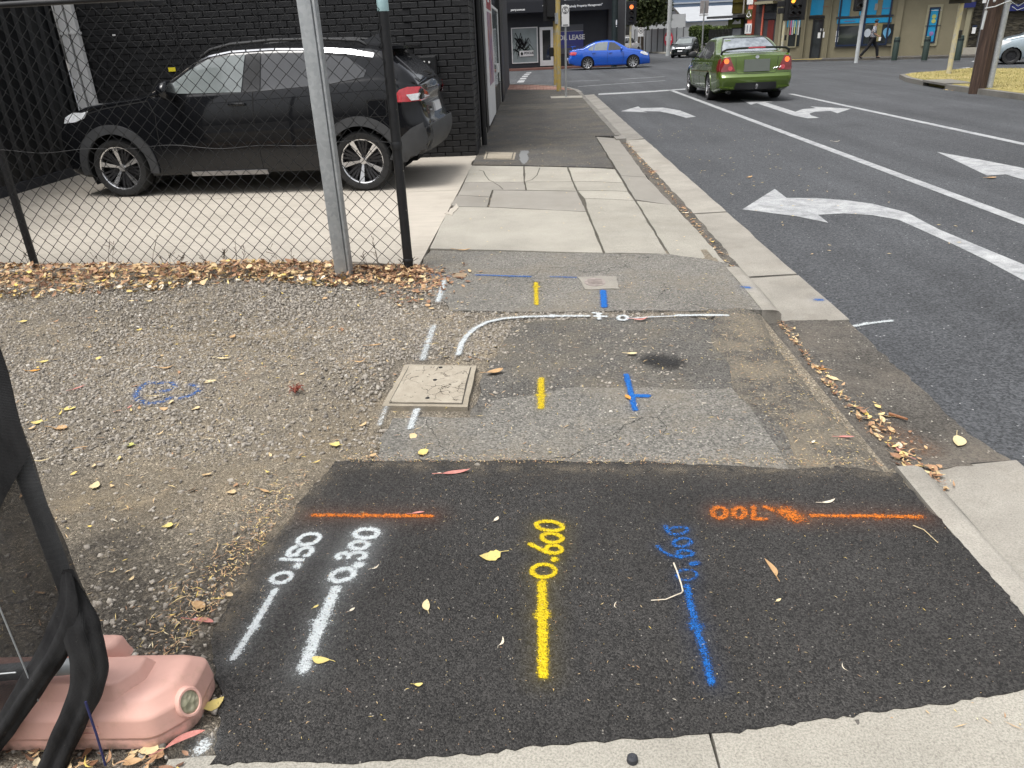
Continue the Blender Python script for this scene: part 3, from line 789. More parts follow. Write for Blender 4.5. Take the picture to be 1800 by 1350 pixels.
MB().box(0, lw, -0.03, 0, 0, lh).build('board', M_sgrey, ls)
MB().box(0, lw, -0.034, -0.031, lh * 0.20, lh * 0.76).build('print', M_purple, ls)
MB().box(0, lw, -0.034, -0.031, lh * 0.768, lh * 0.776).build('print', M_white, ls)
link('lettering', text_mesh('FOR LEASE', 0.36, 0.003, 'CENTER', 0.008), M_white, ls, (lw * 0.47, -0.04, lh * 0.48), rot=(R(90), 0, 0))
for k, (a, b, zz) in enumerate(((0.02, 0.2, 0.28), (0.32, 0.56, 0.28), (0.6, 0.95, 0.235), (0.02, 0.2, 0.23))):
    MB().box(lw * a, lw * b, -0.04, -0.036, lh * zz, lh * (zz + 0.02)).build('print', M_sgrey, ls)
M_dgreen = plain('dark_green_paint', (0.008, 0.017, 0.017), 0.5, 0.15)
MB().box(5.75, 6.72, -0.25, 0.1, -0.1, 9).build('corner_column', M_dgrey2, sh)

# footpaths of the far side
far = tag(empty('far_footpath'), kind='structure')
M_redkerb = concrete('red_brick_kerb', (0.17, 0.085, 0.07), var=0.2, speck=0.5)
slab('asphalt_panel', [(-20, 43.6), (-1.3, 46.2), (4.6, 46.9), (5.9, 48.6), (6.6, 52), (6.6, 110), (-20, 110)], M_redkerb, 0.0, 0.2, far)
slab('asphalt_panel', [(11.5, 62), (14.5, 57), (26, 52), (26, 110), (11.5, 110), (11.0, 76)], M_slab, 0.0, 0.2, far)
slab('asphalt_panel', [(12.9, 43.2), (15.3, 42.1), (20.8, 39.4), (40, 28), (90, 10), (90, 90), (14.4, 56), (13.0, 46)], M_mid, 0.0, 0.2, far)
M_tact = plain('yellow_tactile', (0.45, 0.34, 0.08), 0.8, 0.2, 30)
slab('tactile_paving', [(13.2, 43.35), (15.0, 42.6), (15.2, 43.0), (13.4, 43.8)], M_tact, 0.006, 0.03, far)

# ---- olive corner building at the right
ol = face_root('olive_shop', (14.2, 44.6), (21.4, 41.2), label='olive rendered corner shop with blue window bands at the right', cat='shop')
M_olive = plain('olive_render', (0.20, 0.178, 0.115), 0.8, 0.08, 1.5)
M_olive2 = plain('pale_olive_render', (0.27, 0.25, 0.165), 0.8, 0.08, 1.5)
M_blue = plain('blue_window_print', (0.010, 0.25, 0.47), 0.3, 0.1, 1.0, coat=0.3)
M_dblue = plain('dark_blue_frame', (0.006, 0.016, 0.045), 0.4, 0.1)
MB().box(-1.1, 8.1, 0, 12, -0.1, 7.5).build('wall', M_olive, ol)
def fbx(name, a, d0, d1, m, **k): return fb(ol, name, *a, d0, d1, m, **k)
fbx('pilaster', [*(-0.884, -0.232), *(-0.77, 3.407)], 0.0, 0.18, M_olive2)
fbx('pilaster', [*(0.447, -0.262), *(0.397, 3.338)], 0.0, 0.16, M_olive)
fbx('pilaster', [*(1.628, -0.289), *(1.646, 3.264)], 0.0, 0.16, M_olive2)
fbx('pilaster', [*(5.009, -0.366), *(4.725, 3.081)], 0.0, 0.12, M_olive)
fbx('pilaster', [*(8.039, -0.435), *(7.832, 2.897)], 0.0, 0.14, M_olive2)
fbx('shop_window', [*(-0.41, 0.606), *(0.212, 1.525)], 0.0, 0.03, M_winglass)
fbx('window_print', [*(-0.512, 1.555), *(0.165, 1.936)], 0.0, 0.035, M_blue)
fbx('window_print', [*(-0.56, 1.995), *(0.038, 3.042)], 0.0, 0.035, M_blue)
frame(ol, 'window_frame', *[*(-0.433, 0.551), *(0.06, 3.093)], 0.06, 0.03, 0.07, M_olive2)
# flags hung in the first window
rr = np.random.default_rng(8)
for k, c in enumerate([(0.6, 0.12, 0.2), (0.5, 0.5, 0.55), (0.55, 0.6, 0.25), (0.1, 0.35, 0.5), (0.7, 0.7, 0.7)]):
    s0 = (-0.33, 1.216)[0] + 0.1 * k
    fb(ol, 'window_display', s0, 1.15 + 0.1 * rr.random(), s0 + 0.06, 1.75 + 0.2 * rr.random(), 0.03, 0.045, plain('display_colour', c, 0.6))
dd = [*(0.798, -0.045), *(1.327, 1.883)]
fbx('door', dd, 0.0, 0.03, M_winglass); frame(ol, 'door_frame', *dd, 0.07, 0.03, 0.08, M_black)
fbx('fanlight', [*(0.603, 2.078), *(1.211, 3.028)], 0.0, 0.03, M_blue); fbx('transom', [*(0.565, 1.918), *(1.335, 2.044)], 0.0, 0.06, M_black)
fbx('doorstep', [*(0.974, -0.078), *(1.483, -0.034)], 0.0, 0.25, M_white)
for a in ([*(1.103, 0.971), *(1.24, 1.239)], [*(1.355, 0.99), *(1.434, 1.259)], [*(1.205, 1.295), *(1.357, 1.425)]): fbx('notice', a, 0.03, 0.04, M_white)
w2 = [*(2.03, 0.53), *(4.473, 2.894)]
fbx('shop_window', [*(2.019, 0.612), *(4.691, 1.499)], 0.0, 0.03, M_winglass)
fbx('window_print', [*(1.971, 1.614), *(3.164, 1.827)], 0.0, 0.04, M_blue); fbx('window_print', [*(3.306, 1.584), *(4.538, 1.817)], 0.0, 0.04, M_blue)
fbx('window_print', [*(1.981, 1.96), *(2.524, 2.954)], 0.0, 0.04, M_blue); fbx('window_print', [*(2.984, 1.967), *(3.776, 2.883)], 0.0, 0.04, M_blue); fbx('window_print', [*(4.022, 1.944), *(4.455, 2.845)], 0.0, 0.04, M_blue)
fbx('window_mullion', [*(3.348, 0.543), *(3.114, 2.921)], 0.03, 0.07, M_dblue)
fbx('window_mullion', [*(1.903, 1.924), *(4.606, 1.878)], 0.03, 0.07, M_dblue)
frame(ol, 'window_frame', *w2, 0.08, 0.03, 0.09, M_dblue)
fbx('window_sill', [*(1.981, 0.477), *(4.901, 0.493)], 0.0, 0.10, M_dgrey2)
for a in ([*(1.994, 1.021), *(2.125, 1.286)], [*(2.001, 0.749), *(2.136, 0.989)]): fbx('notice', a, 0.03, 0.045, M_white)
fbx('notice', [*(3.673, 2.169), *(3.812, 2.472)], 0.04, 0.05, M_slab)
fbx('picture_panel', [*(3.754, 0.717), *(4.161, 1.548)], 0.03, 0.045, plain('ochre_print', (0.22, 0.19, 0.08), 0.5)); 
M_round = plain('pale_emblem', (0.42, 0.46, 0.5), 0.5)
XZ = Matrix(((1, 0, 0, 0), (0, 0, -1, 0), (0, 1, 0, 0), (0, 0, 0, 1)))
cx, cz = (3.506, 1.126)
MB().prism([(cx + 0.16 * math.cos(t), cz + 0.2 * math.sin(t)) for t in np.linspace(0, 6.283, 17)[:-1]], 0.03, 0.045, XZ).build('window_emblem', M_round, ol)
cx, cz = (4.406, 1.144)
MB().prism([(cx + 0.18 * math.cos(t), cz + 0.2 * math.sin(t)) for t in np.linspace(-0.6, 3.74, 14)] + [(cx, cz - 0.34)], 0.03, 0.045, XZ).build('window_emblem', plain('blue_emblem', (0.12, 0.33, 0.52), 0.5), ol)
for a in ([*(2.316, 1.706), *(2.829, 1.724)], [*(4.005, 2.23), *(4.523, 2.243)], [*(1.173, 2.451), *(1.448, 2.463)]): fbx('print', a, 0.04, 0.05, M_crim)
bw_ = [*(6.183, 0.557), *(6.656, 2.173)]
fbx('poster_window', bw_, 0.0, 0.05, M_blue); frame(ol, 'window_frame', *bw_, 0.07, 0.05, 0.09, M_dblue)
fbx('window_mullion', [*(6.102, 1.337), *(6.799, 1.359)], 0.05, 0.08, M_dblue)
frame(ol, 'window_surround', *[*(6.076, 0.43), *(6.758, 2.293)], 0.16, 0.0, 0.06, M_olive2)
for px_, py_, c in ((1641, 30, (0.35, 0.4, 0.12)), (1640, 37, (0.4, 0.42, 0.12)), (1636, 58, (0.25, 0.15, 0.35))): pass
for (cx, cz), c in (((6.432, 1.756), (0.35, 0.4, 0.12)), ((6.442, 1.552), (0.4, 0.42, 0.12)), ((6.438, 0.989), (0.25, 0.15, 0.35))):
    MB().prism([(cx + 0.1 * math.cos(t), cz + 0.1 * math.sin(t)) for t in np.linspace(0, 6.283, 13)[:-1]], 0.05, 0.06, XZ).build('print', plain('dot_colour', c, 0.5), ol)
fbx('print', [*(6.136, 2.023), *(6.728, 2.044)], 0.05, 0.06, M_white)
MB().box(-1.6, 8.6, -0.7, 0.0, 3.40, 3.66).build('awning', M_olive2, ol)
MB().box(-0.9, 8.4, -0.65, -0.02, 3.37, 3.40).build('awning_lining', M_black, ol)
# ---- darker entrance and stone wall to the right of it
en = face_root('terrace_shop', (21.4, 41.2), (30, 37.0), label='dark shop with stone wall and blue sign beyond the wooden power pole', cat='shop')
g = N('dark_stone'); vv = g.voro(5.0, vec=g.scale_vec((1, 1, 2.6)))
cc = g.n('SeparateColor'); g.put(cc.inputs[0], vv.outputs['Color'])
g.set(base=g.ramp(cc.outputs[0], [(0, (0.012, 0.01, 0.007)), (1, (0.06, 0.052, 0.034))]), rough=0.85, normal=g.bump(g.math('ADD', g.noise(9, 5), vv.outputs['Distance']), 0.8, 0.05))
MB().box(0.0, 12, 0.02, 10, -0.1, 7).build('wall', g.m, en)
fb(en, 'door', *[*(0.556, -0.109), *(0.861, 2.161)], 0.0, 0.05, M_winglass); frame(en, 'door_frame', *[*(0.527, -0.212), *(0.894, 2.232)], 0.1, 0.03, 0.12, M_alloy_grey if 'M_alloy_grey' in globals() else M_dgrey2)
fb(en, 'notice', *[*(0.229, 0.923), *(0.383, 1.194)], 0.13, 0.14, M_white); fb(en, 'notice', *[*(0.213, 1.201), *(0.412, 1.293)], 0.13, 0.14, M_dblue)
M_navy = plain('navy_sign', (0.012, 0.018, 0.12), 0.4, 0.1)
fb(en, 'sign_board', *[*(-0.361, 2.076), *(0.169, 2.319)], 0.2, 0.25, M_navy); fb(en, 'sign_board', *[*(1.438, 1.839), *(4.375, 2.119)], 0.1, 0.16, M_navy)
cx, cz = (1.436, 2.083)
MB().tube([(cx, -0.17, cz - 0.1), (cx + 0.25, -0.17, cz + 0.12), (cx + 0.5, -0.17, cz - 0.05), (cx + 0.75, -0.17, cz + 0.12), (cx + 0.95, -0.17, cz - 0.05), (cx + 0.5, -0.17, cz - 0.22), (cx + 0.25, -0.17, cz - 0.05)], 0.018, 4).build('sign_emblem', M_round, en)
ftext(en, 'Illy', 0.42, cx + 1.0, cz - 0.1, 0.165, M_round)
MB().box(0, 12, -0.6, 0, 3.45, 3.6).build('awning', M_dgrey2, en)
MB().box(0.0, 12, -0.3, 0.0, -0.02, 0.3).build('plinth', M_slab, en)

# ---- red pillar building and glazed upper floor
pb = face_root('red_pillar_building', (10.5, 52.5), (15.2, 47.6), label='shop with red pillar and small signs left of the olive corner', cat='shop')
M_terra = plain('terracotta_paint', (0.64, 0.15, 0.095), 0.7, 0.08, 2)
M_dred = plain('dark_red_paint', (0.15, 0.018, 0.014), 0.6, 0.12, 2)
def pbx(name, a, d0, d1, m): return fb(pb, name, *a, d0, d1, m)
MB().box(*sorted(((2.491, 1.618)[0], (5.555, 1.512)[0])), 0.0, 9, -0.1, 8).build('wall', M_dgrey2, pb)
pbx('pillar', [*(3.743, -0.36), *(4.043, 3.952)], 0.0, 0.35, M_terra)
pbx('column', [*(4.625, -0.365), *(4.539, 2.775)], 0.0, 0.12, M_terra)
pbx('doorway', [*(4.926, -0.367), *(5.322, 1.967)], 0.0, 0.04, M_dred)
pbx('dark_panel', [*(4.585, 2.028), *(5.421, 2.347)], 0.0, 0.08, M_dgrey); pbx('clerestory', [*(4.609, 2.475), *(5.376, 2.731)], 0.0, 0.03, M_winglass)
pbx('beam', [*(4.245, 2.433), *(5.446, 2.434)], 0.0, 0.1, M_slab); pbx('beam', [*(4.202, 2.823), *(5.384, 2.963)], 0.0, 0.5, M_olive2)
M_gsign = plain('olive_sign', (0.075, 0.075, 0.02), 0.5)
pbx('sign_panel', [*(3.646, 2.067), *(4.042, 2.592)], 0.36, 0.39, M_gsign); pbx('sign_panel', [*(3.649, 1.301), *(4.085, 1.837)], 0.36, 0.39, M_white); pbx('sign_panel', [*(3.64, 2.853), *(4.039, 3.306)], 0.36, 0.39, M_white); pbx('sign_panel', [*(3.659, 0.649), *(4.095, 1.042)], 0.36, 0.39, M_white)
cx, cz = (3.829, 2.302)
MB().tube([(cx - 0.12, -0.4, cz - 0.05), (cx + 0.02, -0.4, cz + 0.2), (cx + 0.14, -0.4, cz - 0.06), (cx, -0.4, cz - 0.14), (cx - 0.12, -0.4, cz - 0.05)], 0.03, 5).build('sign_emblem', M_white, pb)
for a in ([*(3.793, 1.389), *(3.83, 1.755)], [*(3.983, 1.383), *(4.02, 1.748)]): pbx('print', a, 0.395, 0.40, M_navy)
pbx('upper_glazing', [*(2.454, 2.426), *(3.401, 3.701)], 0.0, 0.05, plain('amber_glass', (0.055, 0.045, 0.012), 0.08, 0.3, 2.0))
for px_ in ([*(3.309, 2.386), *(3.231, 3.713)], [*(2.398, 3.011), *(3.472, 3.012)], [*(2.42, 2.366), *(3.576, 2.374)]): pbx('glazing_bar', px_, 0.05, 0.12, M_slab)
pbx('awning', [*(1.48, 2.19), *(3.583, 2.313)], 0.0, 1.2, M_dgrey2)
pbx('sign_band', [*(2.409, 1.653), *(3.298, 2.113)], 0.0, 0.3, plain('moss_sign', (0.10, 0.13, 0.025), 0.5))
cx, cz = (2.695, 1.953)
MB().prism([(cx, cz - 0.1), (cx + 0.2, cz + 0.12), (cx + 0.4, cz), (cx + 0.55, cz + 0.14), (cx + 0.6, cz - 0.1)], 0.3, 0.32, XZ).build('sign_emblem', M_white, pb)
pbx('roller_door', [*(2.637, -0.354), *(3.196, 1.594)], 0.0, 0.1, plain('roller_grey', (0.33, 0.34, 0.36), 0.5)); pbx('doorway', [*(3.391, -0.358), *(3.505, 1.583)], 0.0, 0.05, M_black)

# ---- white roofed hall, glass tower
hall = tag(empty('white_roofed_hall', (11.5, 96, 0)), 'long grey hall with a white metal gable roof behind the fence', 'building')
M_roof = plain('white_metal_roof', (0.36, 0.375, 0.39), 0.45, 0.06, 1.0)
M_hgrey = plain('grey_cladding', (0.26, 0.27, 0.29), 0.6, 0.06, 1.0)
gx0, gz0 = (3.268, 3.033); gx1, gz1 = (5.479, 2.504); gx2, gz2 = (4.192, 3.979); rx, rz_ = (11.456, 2.705)
H = lambda s, y, z: (s - 0.5, y - 96, z)
MB().add([H(gx0, 90, 0), H(gx1, 90, 0), H(gx1, 90, gz1), H(gx2, 90, gz2), H(gx0 - 1, 90, gz0), H(gx0 - 1, 90, 0)], [(0, 1, 2, 3, 4, 5)]).box(gx1 - 0.5, rx + 14, -6.0, 10, 0, gz1 - 0.1).build('wall', M_hgrey, hall)
MB().add([H(gx2, 89.6, gz2 + .1), H(gx1 + .3, 89.6, gz1), H(rx + 14, 89.6, gz1), H(rx + 14, 97, gz2 + 0.1), H(gx2, 97, gz2 + 0.1)], [(0, 1, 2, 3, 4)]).add([H(gx2, 89.6, gz2 + .1), H(gx2, 97, gz2 + 0.1), H(gx0 - 3, 97, gz0), H(gx0 - 3, 89.6, gz0)], [(0, 1, 2, 3)]).build('roof', M_roof, hall)
MB().box(gx0 - 4, gx1 - 0.8, -9, -7.5, 0, 3.2).build('annex', M_roof, hall)
tw = tag(empty('glass_tower', (60, 330, 0)), 'distant blue glass office block above the white roof', 'building')
MB().box(-18, 26, 0, 20, 0, 60).build('wall', plain('tower_glass', (0.16, 0.22, 0.32), 0.3, 0.1, 0.2), tw)
for k in range(20): MB().box(-18, 26, -0.4, 0, 3 * k + 2.2, 3 * k + 2.7).build('floor_band', M_round, tw)
# ---- grey panel fence, hedge, dark picket fence
fn = tag(empty('panel_fence', (10.2, 77.0, 0)), 'tall grey steel panel fence with a round red sign across the intersection', 'fence')
d0 = Vector((13.2 - 10.2, 68.8 - 77.0, 0)); L = d0.length; fn.rotation_euler = (0, 0, math.atan2(d0.y, d0.x))
M_fgrey = plain('grey_fence_paint', (0.24, 0.255, 0.265), 0.6, 0.1, 1)
pm = MB().box(0, 1.05, 0.0, 0.05, 0, 1.85).mesh('panel'); pm.materials.append(M_fgrey)
pm2 = MB().box(-0.05, 0.05, -0.03, 0.08, 0, 1.9).mesh('post'); pm2.materials.append(M_dgrey2)
for k in range(-1, 8):
    for me_, nm, x in ((pm, 'panel', k * 1.1 + 0.03), (pm2, 'post', k * 1.1)):
        o = bpy.data.objects.new(nm, me_); COL.objects.link(o); o.parent = fn; o.location = (x, 0, 0)
M_signred = plain('sign_red', (0.55, 0.02, 0.05), 0.45)
rs = tag(empty('round_sign', (0, 0, 0)), 'round red and white sign on the grey panel fence', 'sign')
rs.matrix_world = fn.matrix_basis @ Matrix.Translation((5.35, -0.06, 1.0))
MB().prism([(0.75 * math.cos(t), 0.62 * math.sin(t)) for t in np.linspace(0, 6.283, 25)[:-1]], 0, 0.02, XZ).build('disc', M_signred, rs)
MB().prism([(-0.52, -0.12), (-0.3, -0.12), (-0.25, -0.3), (0.1, -0.3), (0.15, -0.1), (0.55, -0.1), (0.5, 0.2), (0.1, 0.3), (-0.5, 0.22)], 0.021, 0.03, XZ).build('print', M_white, rs)

# ================================================================ trees and hedge
def leaf_cards(n, centre_fn, size, seed, flat=0.6):
    r = np.random.default_rng(seed)
    C = centre_fn(r, n)
    d = r.normal(0, 1, (n, 3)); d /= np.linalg.norm(d, axis=1)[:, None]
    u = np.cross(d, r.normal(0, 1, (n, 3))); u /= np.linalg.norm(u, axis=1)[:, None]
    w = np.cross(d, u)
    s = size * r.uniform(0.6, 1.4, (n, 1))
    V = np.stack([C - u * s, C + w * s * 0.42 + d * s * .12, C + u * s, C - w * s * 0.42 + d * s * .12], 1).reshape(-1, 3)
    F = np.arange(4 * n).reshape(-1, 4)
    return V, F, np.repeat(r.random(n), 4)
def leaf_mat(name, lo, hi):
    g = N(name)
    t = g.attr('tone')
    g.set(base=g.ramp(t['Fac'], [(0, lo), (0.75, tuple((a + b) / 2 for a, b in zip(lo, hi))), (1.0, hi)]), rough=0.55, spec=0.4)
    return g.m
M_leafd = leaf_mat('dark_foliage', (0.018, 0.032, 0.010), (0.10, 0.125, 0.042))
M_leafl = leaf_mat('light_foliage', (0.06, 0.08, 0.03), (0.22, 0.24, 0.10))
M_hedge = leaf_mat('hedge_foliage', (0.02, 0.04, 0.008), (0.13, 0.18, 0.035))
M_bark = plain('bark', (0.10, 0.08, 0.06), 0.9, 0.3, 12, bump=0.6, bscale=14)
def tree(label, x, y, h, blobs, leaf, n, size, trunk_r, seed, group=None):
    t = tag(empty('tree', (x, y, 0)), label, 'tree', group)
    mb = MB(); r = np.random.default_rng(seed)
    fork = h * 0.42
    mb.tube([(0, 0, -0.1), (0.03, 0, fork * 0.5), (0.0, 0.05, fork)], [trunk_r * 1.3, trunk_r, trunk_r * 0.8], 10)
    for (bx, by, bz, br) in blobs:
        mb.tube([(0, 0.05, fork * 0.95), (bx * 0.45, by * 0.45, fork + (bz - fork) * 0.5), (bx, by, bz)], [trunk_r * 0.6, trunk_r * 0.35, trunk_r * 0.08], 6)
    mb.build('trunk', M_bark, t, smooth=True)
    wts = np.array([b[3] ** 2 for b in blobs]); wts = wts / wts.sum()
    def cf(r, n):
        k = r.choice(len(blobs), n, p=wts)
        B = np.array(blobs)[k]
        d = r.normal(0, 1, (n, 3)); d /= np.linalg.norm(d, axis=1)[:, None]
        rad = r.random((n, 1)) ** 0.42
        lump = 1 + 0.22 * np.sin(d[:, :1] * 7 + B[:, :1] * 3) * np.sin(d[:, 2:3] * 6 + 1)
        return B[:, :3] + d * rad * B[:, 3:4] * lump * np.array([1, 1, 0.82])
    V, F, T = leaf_cards(n, cf, size, seed)
    np_mesh('crown', V, F, leaf, t, attrs={'tone': ('POINT', 'FLOAT', T)})
    return t
tree('large dense dark green tree with rounded crown across the intersection', 9.7, 73.0, 7.0,
     [(0.2, 0, 5.2, 2.0), (-1.6, 0.3, 5.0, 1.5), (1.3, 0, 4.3, 1.5), (1.1, -0.6, 3.3, 1.2), (0.4, -0.4, 2.8, 1.1), (1.7, -0.2, 2.9, 1.0), (-0.9, 0, 3.0, 1.1), (-2.0, 0, 3.3, 1.0), (-0.6, -0.5, 3.9, 1.4), (-2.5, 0, 5.0, 1.4), (-2.0, 0.2, 4.0, 1.2), (0.2, 0, 7.0, 2.2), (2.0, 0, 6.3, 1.7), (-2.0, 0, 6.6, 1.7), (0.4, -1.2, 4.6, 1.5), (1.8, 0.2, 5.3, 1.2)], M_leafd, 19000, 0.17, 0.24, 4)
tree('loose pale street tree left of the dense dark tree', 8.0, 92.0, 8.0,
     [(0, 0, 5.5, 1.7), (-1.2, 0, 7.0, 1.8), (0.8, 0, 7.5, 1.6), (-0.6, 0, 4.4, 1.0)], M_leafl, 2600, 0.16, 0.14, 5)
tree('hazy far tree behind the pole near the dark shop corner', 6.6, 120.0, 9.0,
     [(0, 0, 6, 2.4), (1.6, 0, 7.5, 2.4), (-1.6, 0, 8, 2.2), (0.4, 0, 4.5, 1.6)], M_leafd, 4200, 0.2, 0.2, 6)
for i, (a, lab) in enumerate([((13.1, 66.6, 13.9, 65.4, 1.78), 'clipped green hedge block with a bright top beside the parked hatchback'), ((14.0, 66.0, 18.5, 62.5, 1.72), 'long clipped hedge behind the black picket fence')]):
    x0, y0, x1, y1, hh = a
    hg = tag(empty('hedge', (x0, y0, 0)), lab, 'hedge', None)
    d_ = np.array([x1 - x0, y1 - y0]); L_ = np.linalg.norm(d_); d_ = d_ / L_; nn_ = np.array([-d_[1], d_[0]])
    def cf(r, n):
        s = r.random(n) * L_; w = (r.random(n) - 0.5) * 1.1; z = r.random(n) ** 0.6 * hh * (1 + 0.04 * np.sin(s * 5))
        f = r.integers(0, 3, n)
        w = np.where(f == 0, -0.5 + r.normal(0, 0.05, n), w); z = np.where(f == 1, hh + r.normal(0, 0.06, n), z)
        return np.stack([s * d_[0] + w * nn_[0], s * d_[1] + w * nn_[1], z], 1)
    V, F, T = leaf_cards(5200, cf, 0.09, 40 + i)
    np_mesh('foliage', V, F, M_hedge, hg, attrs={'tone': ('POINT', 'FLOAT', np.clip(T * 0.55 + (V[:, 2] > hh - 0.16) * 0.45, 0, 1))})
    MB().tube([(L_ * d_[0] * .5, L_ * d_[1] * .5, -0.1), (L_ * d_[0] * .5, L_ * d_[1] * .5, 1.2)], 0.05, 6).build('stem', M_bark, hg)
pf = tag(empty('picket_fence', (13.75, 63.9, 0)), 'black picket fence in front of the long hedge', 'fence')
pf.rotation_euler = (0, 0, math.atan2(-3.4, 4.2))
pk = MB().box(-0.045, 0.045, -0.015, 0.015, 0, 1.6).mesh('picket'); pk.materials.append(M_bmetal)
for k in range(46):
    o = bpy.data.objects.new('picket', pk); COL.objects.link(o); o.parent = pf; o.location = (k * 0.115, 0, 0)
MB().box(-0.05, 5.3, 0.016, 0.05, 0.4, 0.46).build('rail', M_bmetal, pf); MB().box(-0.05, 5.3, 0.016, 0.05, 1.3, 1.36).build('rail', M_bmetal, pf)

# ================================================================ vehicles
def car_paint(name, c, metal=0.35, rough=0.28):
    g = N(name)
    fl = g.ramp(g.noise(4, 3), [(0.3, 0.96), (0.7, 1.04)])
    dust = g.ramp(g.noise(3.0, 6, 0.7), [(0.45, 0.0), (0.8, 0.035 if max(c) > 0.05 else 0.012)])
    k = g.mix(1.0, (*c, 1), fl, 'MULTIPLY')
    k = mixf(g, dust, k, (0.25, 0.22, 0.18))
    g.set(base=k, metal=metal, rough=g.math('ADD', g.math('MULTIPLY', dust, 0.6), rough), coat=1.0 if max(c) > 0.05 else 0.75, coat_rough=0.04, spec=0.5 if max(c) > 0.05 else 0.1)
    g.b.inputs['Coat IOR'].default_value = 1.5
    return g.m
M_glass_dark = plain('tinted_car_glass', (0.055, 0.057, 0.061), 0.05, 0.1, spec=0.8)
M_glass_mid = plain('pale_car_glass', (0.20, 0.225, 0.225), 0.05, 0.15, 3.0, spec=0.9)
M_tyre = plain('tyre_rubber', (0.018, 0.018, 0.018), 0.85, 0.3, 12)
M_blackplastic = plain('black_plastic_trim', (0.022, 0.023, 0.025), 0.55, 0.25, 6)
M_clad = plain('grey_plastic_cladding', (0.045, 0.047, 0.05), 0.6, 0.2, 5)
M_gap = plain('panel_gap', (0.004, 0.004, 0.004), 0.9, 0.1)
M_liner = plain('wheel_well', (0.008, 0.008, 0.008), 0.95, 0.2)
M_alloy = plain('bright_alloy', (0.68, 0.68, 0.69), 0.26, 0.08, metal=0.9)
M_alloy_dark = plain('dark_alloy', (0.03, 0.03, 0.033), 0.4, 0.2, metal=0.4)
M_alloy_grey = plain('grey_alloy', (0.32, 0.32, 0.33), 0.35, 0.15, metal=0.8)
M_chrome = plain('chrome', (0.62, 0.63, 0.65), 0.2, 0.05, metal=1.0)
M_lamp_clear = plain('clear_lamp', (0.62, 0.64, 0.66), 0.08, 0.2, 40, spec=0.9)
M_lamp_red = plain('red_lamp', (0.42, 0.012, 0.02), 0.08, 0.2, 30, spec=0.8, coat=1.0)
M_lamp_pink = plain('pale_red_lamp', (0.55, 0.05, 0.07), 0.08, 0.2, 30, spec=0.8, coat=1.0)
M_lamp_dark = plain('smoked_red_lamp', (0.20, 0.012, 0.014), 0.08, 0.2, 30, spec=0.8, coat=1.0)
g = N('lit_brake_lamp'); g.set(base=(0.8, 0.12, 0.03), rough=0.2, emit=(1.0, 0.16, 0.03), emit_s=0.9); M_lit = g.m
M_plate_grey = plain('grey_number_plate', (0.125, 0.14, 0.122), 0.5, 0.03)
M_plate = plain('white_number_plate', (0.62, 0.63, 0.64), 0.4, 0.1)

def interp(tab, x):
    return float(np.interp(x, [p[0] for p in tab], [p[1] for p in tab]))

